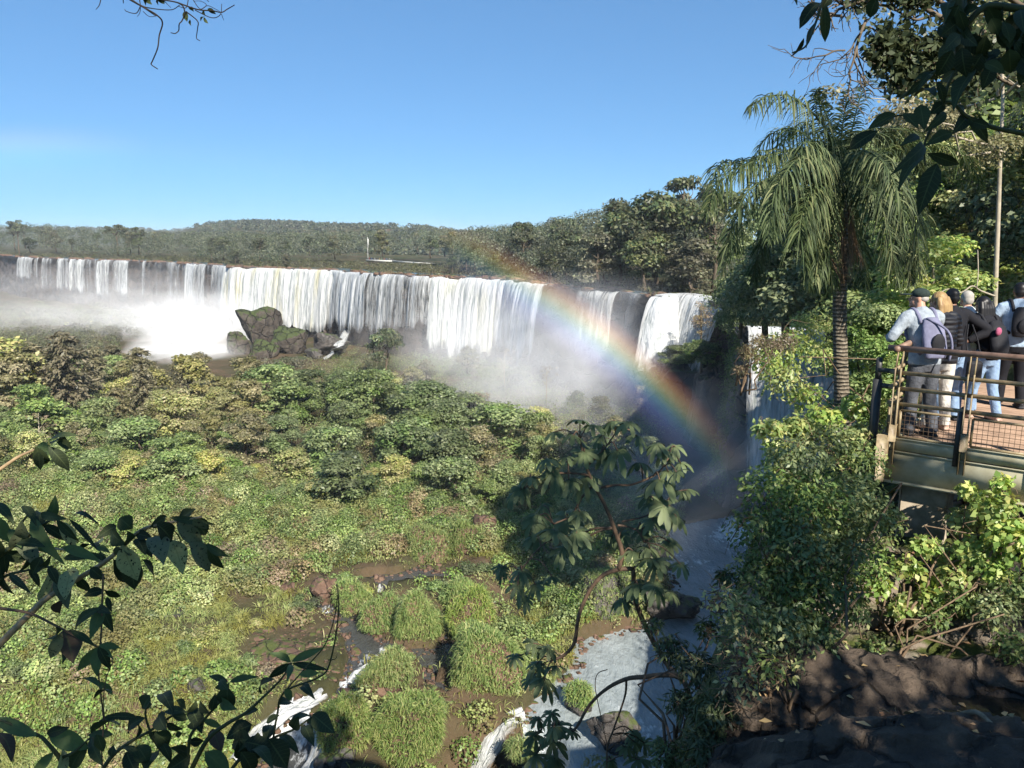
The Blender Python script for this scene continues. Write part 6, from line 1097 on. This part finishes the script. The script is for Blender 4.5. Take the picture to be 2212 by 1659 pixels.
spray('branch', 'dense cluster of long dark leaves at the left edge of the view', 'branch', [([(-120, 420), (60, 300), (200, 200), (330, 110)], .009, .004), ([(-100, 600), (20, 480), (150, 440), (330, 410)], .006, .003), ([(60, 300), (130, 150), (200, 60)], .005, .003)],
      [(195, 100, 395, 360, 95, 1), (140, 35, 225, 150, 60, 0), (110, 190, 245, 410, 120, 3), (60, 180, 130, 290, 80, 1), (250, 90, 420, 100, 60, 0), (360, 130, 460, 290, 90, 2), (350, 120, 490, 240, 55, 0), (0, 430, 130, 580, 70, 0), (-40, 100, 60, 260, 90, 1), (380, 290, 620, 370, 70, 1), (390, 360, 640, 330, 60, 0), (20, 300, 40, 440, 60, 0), (-60, 30, 90, 130, 70, 0), (260, 350, 200, 460, 80, 0), (450, 100, 610, 120, 35, 0), (430, 120, 600, 300, 40, 0)] + along([(-100, 420), (60, 300), (200, 200), (330, 110)], 9, 170, 80, gf, [0, 0, 1, 3]) + along([(-60, 560), (20, 480), (150, 440), (330, 410)], 6, 130, 60, gf, 0), z6, K6, 2.3, 42, group=FG)
spray('branch', 'thin tan twig with a drooping leaf tuft at the upper left of the slope', 'branch', [([(-150, -90), (0, -190), (120, -270), (230, -318)], .01, .005)], [(215, -318, 345, -290, 110, 1), (220, -330, 290, -250, 90, 0), (300, -330, 430, -200, 80, 0), (240, -300, 250, -190, 60, 0), (320, -340, 420, -380, 70, 0), (290, -350, 500, -420, 50, 0), (330, -290, 400, -250, 70, 0), (260, -310, 230, -240, 50, 0), (350, -360, 440, -330, 60, 0)], z6, K6, 3.2, 43, 'stem_tan', group=FG)
spray('branch', 'thin drooping twig ending in a five-fingered green leaf', 'branch', [([(-150, 640), (0, 670), (180, 700), (330, 770), (480, 850), (605, 908)], .006, .003), ([(640, 460), (632, 640), (628, 800), (620, 920), (612, 1100), (640, 1350), (630, 1560), (640, 1700)], .0035, .0025), ([(700, 1000), (660, 1100), (640, 1250), (655, 1400)], .002, .0015)],
      [(603, 908, 478, 1045, 70, 1), (605, 912, 600, 1075, 75, 1), (608, 908, 682, 1038, 62, 0), (608, 905, 742, 900, 50, 1), (615, 915, 700, 980, 45, 1), (390, 810, 450, 990, 170, 4), (385, 820, 312, 960, 80, 3), (380, 880, 385, 1008, 90, 0), (345, 790, 280, 830, 50, 0), (440, 810, 590, 900, 50, 0), (632, 665, 463, 795, 70, 0), (632, 668, 552, 850, 80, 1), (635, 665, 700, 805, 72, 0), (600, 670, 690, 690, 60, 0), (640, 560, 515, 590, 70, 0), (650, 560, 745, 590, 50, 0), (660, 600, 690, 690, 40, 0), (470, 1120, 640, 1160, 60, 1), (600, 1130, 700, 1200, 50, 1), (580, 1230, 690, 1170, 40, 0)], z6, K6, 2.5, 44, 'stem', group=FG)
S4 = [(1160, 1720), (1280, 1490), (1400, 1390), (1520, 1320), (1620, 1230), (1740, 1110), (1805, 1010)]
S5 = [(1400, 1720), (1500, 1590), (1690, 1475), (1820, 1420), (1935, 1340)]
S6 = [(1690, 1490), (1715, 1340), (1760, 1190), (1950, 1110), (2020, 1060), (2055, 960), (2085, 800), (2098, 640), (2085, 520)]
S1 = [(600, 1720), (700, 1580), (820, 1490), (930, 1430), (1080, 1330), (1200, 1305)]; S2 = [(1060, 1620), (960, 1500), (900, 1330), (930, 1250)]; S3 = [(1150, 1720), (1165, 1560), (1190, 1440), (1290, 1330), (1400, 1200), (1415, 1135)]; S7 = [(420, 1720), (370, 1600), (270, 1480), (240, 1460)]
spray('shrub', 'dark glossy-leaved shrub silhouetted along the bottom left', 'shrub', [(S4, .01, .003), (S5, .008, .003), (S6, .0045, .0025), (S1, .009, .003), (S2, .006, .003), (S3, .008, .003), ([(1760, 1190), (1900, 1030), (2010, 900), (2070, 730), (2095, 560)], .003, .002), ([(2075, 820), (2110, 770), (2150, 750)], .002, .001), ([(2030, 990), (2075, 985), (2090, 955)], .002, .001)],
      [(1800, 1005, 1660, 930, 48, 1), (1808, 1000, 2003, 898, 55, 1), (1798, 1010, 1662, 1095, 60, 0), (1812, 1012, 2035, 1045, 50, 0), (1805, 1020, 1775, 1115, 45, 1), (1850, 1080, 1978, 1065, 50, 1), (1413, 1130, 1290, 1080, 45, 0), (1420, 1128, 1602, 1085, 48, 1), (1410, 1140, 1330, 1160, 50, 0), (1405, 1150, 1425, 1290, 130, 0), (1410, 1140, 1340, 1240, 60, 0),
       (1935, 1330, 2072, 1435, 120, 0), (1930, 1345, 1785, 1370, 85, 0), (1885, 1400, 1945, 1505, 80, 0), (1700, 1110, 1618, 1170, 55, 0), (1760, 1170, 1805, 1240, 55, 1), (1870, 1150, 1950, 1215, 60, 0), (1720, 1270, 1810, 1250, 90, 0), (1600, 1300, 1500, 1330, 60, 0), (1650, 1380, 1730, 1330, 60, 0), (1560, 1390, 1400, 1470, 130, 0), (1560, 1480, 1440, 1500, 150, 0), (1660, 1480, 1780, 1650, 160, 0), (1600, 1440, 1560, 1600, 130, 0), (1520, 1500, 1690, 1540, 120, 0),
       (1270, 1560, 1420, 1700, 130, 1), (1180, 1580, 1020, 1670, 130, 0), (1310, 1420, 1370, 1560, 110, 4), (1180, 1280, 1250, 1440, 105, 0), (1090, 1240, 1150, 1290, 60, 0), (1000, 1200, 1075, 1300, 90, 0), (930, 1210, 880, 1290, 110, 0), (1020, 1310, 1160, 1310, 70, 0), (850, 1350, 640, 1335, 55, 0), (980, 1330, 1030, 1420, 110, 0), (900, 1350, 800, 1420, 90, 0), (1030, 1380, 1130, 1410, 70, 0), (960, 1440, 1045, 1500, 110, 0), (1100, 1430, 1110, 1470, 40, 0),
       (850, 1520, 920, 1620, 120, 0), (780, 1560, 850, 1700, 110, 0), (700, 1450, 540, 1450, 60, 0), (740, 1350, 610, 1360, 50, 0), (1240, 1250, 1300, 1310, 70, 0), (1490, 1560, 1560, 1680, 120, 0), (1350, 1580, 1300, 1690, 110, 0), (1110, 1600, 1060, 1690, 90, 0), (960, 1560, 900, 1680, 110, 0), (1000, 1500, 1060, 1610, 60, 0)] + along(S1, 7, 120, 70, gf, 0) + along(S3, 7, 110, 65, gf, [0, 0, 1]) + along(S5, 6, 130, 80, gf, 0), z6, K6, 2.7, 45, group=FG)
spray('shrub', 'quilted green leaves rising from the bottom left corner', 'shrub', [(S7, .009, .004), ([(240, 1460), (100, 1400), (-60, 1340)], .006, .003), ([(370, 1600), (460, 1560), (560, 1470)], .006, .003)], [(230, 1460, -40, 1330, 95, 1), (300, 1445, 550, 1520, 130, 1), (290, 1450, 430, 1400, 70, 0), (380, 1540, 340, 1700, 110, 2), (330, 1560, 200, 1700, 70, 1), (540, 1500, 440, 1650, 110, 0), (560, 1470, 640, 1640, 90, 0), (-20, 1440, 70, 1600, 120, 4), (560, 1440, 740, 1370, 90, 0), (600, 1450, 640, 1550, 70, 0), (0, 1460, -40, 1600, 90, 4)], z6, K6, 2.2, 46, group=FG)
# ================================================================== big-leaved umbrella tree
K5 = .4791
def z5(x, y, Y): return at(1037 + x * K5, 864 + y * K5, Y)
M['cec'] = leafmat('umbrella leaves', [(.04, .06, .022), (.06, .085, .03), (.085, .105, .042)], .55, .18, .2, objvar=0)
def umbrella_leaf(mb, c, R_, n3, g, k=9, droop=.5):
    n3 = nrm(n3); a = nrm(np.cross(n3, (.3, .9, .1))); b = np.cross(n3, a); off = g.uniform(0, 6.28); t = np.array([0, .2, .45, .7, .88, 1.])
    wd = np.array([.05, .085, .12, .15, .125, .02])
    for i in range(k):
        an = off + 2 * np.pi * i / k + g.normal() * .08; L = R_ * g.uniform(.75, 1.1); d = a * math.cos(an) + b * math.sin(an); s = np.cross(n3, d); dr = droop * g.uniform(.7, 1.3)
        P = c + d * (L * (t - .25 * dr * t ** 2))[:, None] - n3 * (L * .25 * dr * t ** 2)[:, None] - np.array([0, 0, 1.]) * (L * dr * .75 * t ** 1.8)[:, None]; w = (wd * R_)[:, None]; lift = n3 * .25
        V = np.stack([P + s * w + lift * w, P, P - s * w + lift * w], 1).reshape(-1, 3); o = np.arange(5)[:, None] * 3; mb.add(V, Q=np.vstack([o + [0, 1, 4, 3], o + [1, 2, 5, 4]]))
YC = 7.2; gc = np.random.default_rng(51)
cb = z5(1010, 1700, 6.6); cec = thing('umbrella_leaf_tree', 'slender tree with drooping hand-shaped leaf umbrellas in front of the river', 'tree', tuple(cb)); sm = MB()
STM = [([(1010, 1700, -.5), (960, 1440, -.5), (905, 1255, -.4), (720, 1250, -.2), (640, 1265, -.1), (560, 1310), (490, 1380), (420, 1490), (340, 1470)], .03, .012), ([(330, 1172), (380, 1150), (425, 1095), (440, 1000), (460, 930), (500, 850), (555, 790), (620, 765), (690, 760)], .016, .024), ([(690, 760), (700, 900, .1), (760, 1050, .1), (850, 1200), (905, 1255, -.4)], .022, .03), ([(625, 765), (640, 690), (612, 600), (590, 540), (560, 470), (515, 385), (480, 300), (450, 180)], .026, .011), ([(605, 575), (540, 590), (470, 625), (400, 640)], .014, .008), ([(600, 575), (515, 580), (450, 605), (300, 640), (180, 770)], .012, .007), ([(620, 565), (660, 570), (712, 592), (740, 640)], .013, .008), ([(545, 395), (610, 384), (690, 380), (800, 330), (850, 260)], .014, .008), ([(640, 548), (690, 538), (745, 524), (830, 480)], .011, .008), ([(505, 390), (455, 445), (412, 520), (330, 560)], .013, .008), ([(500, 340), (400, 330), (280, 340), (200, 400)], .012, .007), ([(480, 300), (560, 220), (610, 150)], .011, .006), ([(660, 1265, -.1), (652, 1340), (600, 1490), (575, 1560), (570, 1680)], .012, .008), ([(575, 1215), (530, 1235), (520, 1300), (548, 1440), (572, 1550)], .005, .004)]
for P, r0, r1 in STM: q = smooth_path(np.array([z5(p[0], p[1], YC + (p[2] if len(p) > 2 else 0)) for p in P]), 6) - cb; sm.add(*tube(q, np.linspace(r0, r1, len(q)), 8))
LV = [(450, 105, 60), (510, 130, 55), (600, 110, 60), (670, 120, 66), (330, 160, 58), (420, 175, 62), (540, 185, 66), (620, 250, 90), (710, 180, 60), (800, 215, 62), (880, 225, 52), (720, 300, 66), (825, 250, 62), (905, 300, 60), (300, 285, 62), (330, 345, 70), (400, 380, 76), (475, 370, 76), (225, 365, 64), (185, 420, 62), (810, 385, 100), (885, 340, 62), (935, 420, 62), (830, 500, 82), (885, 545, 66), (285, 490, 66), (400, 560, 96), (335, 610, 84), (435, 620, 78), (250, 640, 76), (385, 690, 82), (95, 765, 44), (190, 790, 64), (170, 850, 62), (250, 850, 66), (200, 905, 52), (325, 810, 48), (635, 625, 58), (742, 605, 62), (690, 700, 78), (765, 690, 80), (855, 655, 60), (800, 750, 78), (905, 755, 56), (640, 915, 60), (710, 850, 76), (790, 860, 66), (860, 880, 46), (240, 1110, 52), (305, 1140, 56), (155, 1170, 50), (255, 1205, 66), (335, 1215, 64), (290, 1285, 82), (230, 1275, 62), (320, 1430, 56), (260, 1450, 52), (355, 1485, 66), (250, 1530, 72), (330, 1560, 82), (410, 1505, 52), (250, 1620, 74), (335, 1640, 84), (690, 1510, 52), (660, 1580, 58), (740, 1560, 58), (720, 1640, 72), (805, 1545, 44), (590, 1640, 56), (560, 260, 70), (470, 250, 66), (390, 270, 60), (760, 450, 70), (240, 560, 66), (150, 440, 50), (450, 520, 60), (780, 560, 62)]
CL = np.array([(520, 180)]); mbs = [MB()]; LV = LV + [(x + gc.uniform(-45, 45), y + gc.uniform(-30, 45), r * .9) for x, y, r in LV if gc.random() < .2]
stemP = np.concatenate([smooth_path(np.array([[p[0], p[1], 0] for p in P], float), 5)[:, :2] for P, _, _ in STM])
for (x, y, r_) in LV:
    dy = gc.uniform(-.35, .35); c = z5(x, y - r_ * .25, YC + dy); Rw = r_ * K5 * YC / F * 1.25; n3 = nrm(np.array([gc.normal() * .35, gc.normal() * .35 - .25, 1.])); ki = np.argmin(((CL - (x, y)) ** 2).sum(1)); umbrella_leaf(mbs[ki], c - cb, Rw, n3, gc, int(gc.integers(9, 12)), gc.uniform(.35, .75))
    q = stemP[np.argmin(((stemP - (x, y)) ** 2).sum(1))]; s0_ = z5(q[0], q[1], YC); mid = (s0_ + c) / 2 + np.array([0, 0, .06]); sm.add(*tube(smooth_path(np.array([s0_, mid, c]), 4) - cb, .0065, 5))
link('trunk', sm.mesh('trunk', M['stem'], True), cec)
for m in mbs: link('crown', m.mesh('crown', M['cec'], True), cec)
# ================================================================== overhead branches
K3 = .2864
def z3(x, y, Y): return at(1642 + x * K3, y * K3, Y)
ST3 = [([(2300, 380), (1990, 430), (1700, 480), (1520, 500), (1330, 540), (1180, 650), (1055, 745)], .014, .004), ([(1990, 1010), (1750, 960), (1560, 880), (1480, 800), (1390, 780), (1300, 950), (1240, 1090), (1245, 1250)], .008, .003), ([(1480, 520), (1420, 640), (1385, 775)], .006, .004), ([(1480, -60), (1490, 200), (1500, 400), (1500, 500)], .02, .012), ([(2300, 120), (1900, 60), (1700, 50), (1560, 180), (1500, 260)], .014, .007), ([(600, -120), (480, 0), (430, 140), (350, 340), (240, 400)], .006, .002), ([(900, -80), (870, 40)], .005, .003), ([(1300, 840), (1190, 860), (1080, 870), (1010, 880), (880, 960)], .005, .002)]
LF3 = [(1620, 530, 1460, 805, 130, 0), (1320, 730, 1165, 690, 85, 0), (1330, 615, 1385, 775, 62, 0), (1390, 775, 1285, 860, 90, 0), (1205, 790, 1240, 970, 110, 0), (1402, 850, 1235, 975, 70, 0), (1080, 855, 1195, 965, 85, 0), (890, 985, 675, 1115, 115, 0, 'obov'), (1020, 855, 815, 965, 95, 0), (1200, 1025, 1055, 1090, 65, 0), (1450, 1005, 1250, 1075, 95, 0), (1232, 1092, 985, 1255, 95, 0), (1242, 1175, 1045, 1400, 105, 0), (1262, 1155, 1505, 1200, 85, 0), (1335, 1235, 1195, 1600, 135, 0), (1560, 880, 1450, 995, 100, 0), (1470, 800, 1540, 870, 60, 0), (1560, 880, 1720, 1060, 90, 0), (1600, 920, 1740, 950, 70, 0), (1470, 300, 1350, 500, 120, 0), (1500, 280, 1720, 400, 120, 0), (1480, 240, 1380, 330, 120, 0), (1520, 230, 1640, 330, 110, 0), (1450, 380, 1330, 560, 110, 0), (1520, 360, 1560, 560, 120, 0), (1500, 100, 1420, 260, 130, 0), (1500, 60, 1600, 200, 130, 0), (1440, 20, 1400, 130, 100, 0), (1560, -20, 1600, 120, 110, 0), (1690, 480, 1850, 540, 80, 0), (1680, 470, 1810, 420, 70, 0), (1900, 300, 1990, 520, 130, 0), (1890, 60, 1960, 280, 130, 0), (1830, 40, 1780, 200, 110, 0), (1950, 330, 1850, 420, 110, 0), (1990, 80, 1900, 190, 120, 0), (1700, 60, 1810, 130, 90, 0), (2000, 420, 1860, 540, 120, 0), (1990, 200, 1940, 330, 120, 0), (1740, 140, 1800, 260, 90, 0),
       (455, 20, 298, 180, 95, 0, 'obov'), (485, -10, 492, 285, 75, 0, 'obov'), (430, 150, 348, 355, 52, 0), (330, 285, 232, 408, 45, 0), (530, -30, 470, 60, 80, 0), (880, -20, 828, 120, 90, 0), (250, -20, 280, 20, 30, 0), (1330, 540, 1150, 610, 60, 0), (1290, 560, 1190, 660, 60, 0), (1230, 600, 1100, 720, 55, 0), (1500, 520, 1370, 610, 90, 0)]
for k_ in range(46):
    bx, by = gf.uniform(1300, 2050), gf.uniform(-40, 520)
    if by > 620 - (2050 - bx) * .35: continue
    if gf.random() < .45 * (bx < 1650): continue
    an = gf.uniform(.5, 2.6); LF3.append((bx, by, bx + math.cos(an) * 170, by + math.sin(an) * 170, gf.uniform(70, 130), 0))
spray('branch', 'overhanging branch with large dark leaves across the upper right corner', 'branch', ST3, LF3, z3, K3, 2.6, 61, group=FG)
def twigs(sm, fm, p, ang, ln, r, depth, zf, Y, g, base, leaf=None, kink=.35):
    pts_ = [p]; a = ang
    for _ in range(4): a += g.normal() * kink; pts_.append((pts_[-1][0] + math.cos(a) * ln / 4, pts_[-1][1] + math.sin(a) * ln / 4))
    P3_ = np.array([zf(q[0], q[1], Y + g.normal() * .03) for q in pts_]) - base; sm.add(*tube(smooth_path(P3_, 3), np.linspace(r, r * .55, 13), 5))
    if leaf and depth <= 1:
        for q in P3_[1:]:
            k = leaf[0]; n = rand_dir(k, g); u = rand_dir(k, g); fm.add(*cards(np.repeat(q[None], k, 0) + g.normal(size=(k, 3)) * leaf[1] * .6, u, nrm(n - u * (n * u).sum(1)[:, None]), leaf[1], leaf[1] * .5))
    if depth > 0:
        for i in range(1, 5):
            if g.random() < .85: twigs(sm, fm, pts_[i], a + g.choice([-1, 1]) * g.uniform(.35, 1.), ln * g.uniform(.5, .75), r * .6, depth - 1, zf, Y, g, base, leaf, kink)
def twig_tree(label, roots, zf, Y, seed, leafmat_, kink=.3):
    g = np.random.default_rng(seed); base = zf(*roots[0][0], Y); t = thing('branch', label, 'branch', tuple(base), 0, FG); sm, fm = MB(), MB(); fm.add(np.zeros((4, 3)) + np.array([[0, 0, 0], [.01, 0, 0], [.01, 0, .01], [0, 0, .01]]), Q=[[0, 1, 2, 3]])
    for p, a, ln, r, d, lf in roots: twigs(sm, fm, p, a, ln, r, d, zf, Y, g, base, lf, kink)
    link('stem', sm.mesh('stem', M['bark'], True), t); link('foliage', fm.mesh('foliage', M[leafmat_], uv=True), t)
PI = math.pi
twig_tree('bare twiggy boughs with sparse small leaves at the top right', [((900, -40), PI - .45, 330, .02, 3, None), ((620, 120), PI - .2, 300, .012, 3, None), ((800, 150), PI - .95, 420, .014, 3, None), ((640, 380), PI - .8, 300, .008, 2, None), ((1420, 150), PI + .1, 420, .022, 3, (5, .075)), ((1450, 60), PI + .1, 400, .02, 2, (5, .075)), ((1100, 60), PI - .2, 300, .014, 2, (5, .07)), ((820, 200), .3, 200, .008, 2, (5, .075)), ((1400, 380), PI - .1, 330, .016, 2, (5, .075)), ((1300, 330), PI + .05, 280, .012, 2, (5, .075)), ((1500, 620), PI + .2, 300, .012, 2, (7, .08)), ((1700, 230), PI - .2, 300, .016, 2, (5, .075)), ((2000, 60), PI + .1, 420, .024, 3, (5, .075)), ((1990, 300), PI + .1, 400, .02, 2, (5, .075)), ((1900, 640), PI + .1, 300, .014, 2, (5, .075))], z3, 6.5, 71, 'lf_shade')
M['stem_dark'] = flatmat('dark twig bark', (.035, .028, .022), .9, .1, .3, 20)
K1 = .2734
def z1(x, y, Y): return at(x * K1, y * K1, Y)
g1 = np.random.default_rng(81); b1 = z1(1100, -60, 4.); tl = thing('branch', 'dangling dark twigs with a few leaves at the top left', 'branch', tuple(b1), 0, FG); sm, fm = MB(), MB()
for P, r in [([(960, -40), (1120, 50), (1240, 120), (1283, 180), (1258, 280), (1245, 380), (1205, 480), (1196, 510), (1245, 545)], .007), ([(980, -30), (1110, 40), (1190, 65), (1350, 78), (1420, 40)], .005), ([(1120, -20), (1400, 20), (1460, 90), (1440, 160), (1416, 190), (1412, 240), (1385, 264), (1350, 258)], .006), ([(1400, 20), (1560, 75), (1680, 85), (1750, 98), (1800, 70), (1852, 40)], .006), ([(1470, 90), (1560, 165), (1562, 220), (1553, 300), (1580, 322)], .005), ([(1540, 80), (1670, 140), (1740, 115), (1752, 30)], .004), ([(1750, 110), (1768, 160)], .003), ([(800, -20), (785, 40), (758, 75)], .004), ([(1110, 50), (1075, 105), (1000, 90), (985, 72)], .004), ([(1110, 50), (1105, 100), (1085, 132)], .003), ([(1130, 90), (1180, 130), (1250, 125)], .003), ([(1590, 75), (1640, 45), (1700, 70), (1750, 100)], .003), ([(1520, -10), (1580, 70), (1630, 40), (1590, 10), (1530, 8)], .003), ([(970, -30), (975, 25)], .005), ([(1300, 10), (1350, 60)], .003), ([(1100, -20), (1110, 40)], .005), ([(1490, -20), (1470, 60), (1410, 50)], .004), ([(1620, -20), (1650, 15)], .004), ([(1000, -30), (1150, 70), (1230, 125)], .006)]:
    q = smooth_path(np.array([z1(a, b_, 4 + g1.normal() * .02) for a, b_ in P]), 6) - b1; sm.add(*tube(q, np.linspace(r, r * .6, len(q)) * .62, 5))
for a, b_, c, d, w in [(1180, -30, 1150, 35, 60), (1170, -20, 1200, 30, 60), (1260, -20, 1250, 35, 50), (1255, -10, 1300, 25, 50), (1460, 90, 1478, 165, 42), (1500, 155, 1510, 200, 24), (1490, 55, 1530, 88, 34), (1640, 70, 1705, 105, 34), (1600, 90, 1620, 115, 30), (1620, 130, 1585, 160, 36), (1610, 140, 1645, 180, 30)]:
    bigleaf(fm, z1(a, b_, 4) - b1, z1(c, d, 4.02) - b1, w * K1 * 4 / F, g1)
link('stem', sm.mesh('stem', M['stem_dark'], True), tl); link('foliage', fm.mesh('foliage', LM, True, True), tl)
# ================================================================== unseen tree overhead, its clumps put sunward to shade ledge, branches, shrubs and palm
gt = np.random.default_rng(91); ob = np.array([6.2, -3.5, -3.6]); ov = thing('unseen_shade_tree', 'unseen tree overhead, crown shaped to shade the rock ledge', 'tree', tuple(ob)); tm = MB()
TG = [(at(150, 1450, 2.5), 6.2, .5), (at(500, 1560, 2.7), 5.5, 1.2), (at(650, 1500, 2.7), 5., .9), (at(60, 1150, 2.4), 6.2, .7), (at(1950, 120, 2.6), 5., 1.1), (at(2050, 380, 2.6), 5., 1.), (at(1900, 400, 3), 5., 1.1), (at(2150, 100, 3.), 5., 1.1),
      (np.array([1.6, 4.2, -3.5]), 7.5, .55), (np.array([2.6, 4.4, -3.5]), 8, .6), (np.array([3.4, 4.6, -3.6]), 8.5, .8), (np.array([3., 5.6, -3.9]), 9, .6), (np.array([4.3, 5.3, -3.9]), 9, 1.0), (np.array([5.2, 5.4, -3.8]), 9.5, 1.2), (np.array([5.7, 7.2, -3.6]), 10.5, .9), (np.array([5.8, 6.8, -3.6]), 11, 1.1), (np.array([6.6, 6., -3.6]), 10, 1.2),
      (at(1700, 1150, 7.2), 10, .95), (at(1620, 1280, 6.6), 9.5, .9), (at(1780, 1280, 6.8), 9.8, .7), (at(1450, 1450, 6.2), 8.8, 1.0), (at(1350, 1000, 7.2), 9.8, .6), (at(1500, 1200, 7.2), 9.8, .8), (at(1200, 1540, 7), 9.2, .9), (at(1850, 1080, 7.8), 11., .6), (at(1850, 300, 15), 15., 1.5), (at(1950, 480, 15), 15., 1.3), (at(1750, 420, 15), 15, 1.0), (at(1830, 620, 15), 15., .8), (at(2080, 450, 16), 15., 1.)]
CC = np.array([T + SUN * s for T, s, r in TG]); CR = np.array([r for _, _, r in TG]); lm = MB(); clump_leaves(lm, CC - ob, CR, 15000, .17, .09, gt, squash=.9, lo=.1)
top = np.array([5.6, -3.2, 2.0]); tm.add(*tube(smooth_path(np.array([ob - (0, 0, .6), ob + (0, 0, 2), ob + (-.2, .1, 4), top + (0, 0, 1.5)]) - ob, 5), np.linspace(.28, .12, 16), 10))
for c in CC: limbs(tm, top - ob + gt.normal(size=3) * .3, c - ob, .07, .012, gt, 6, .06)
link('trunk', tm.mesh('trunk', M['bark'], True), ov); link('crown', lm.mesh('crown', M['lf_mid'], uv=True), ov)
flush_labels()
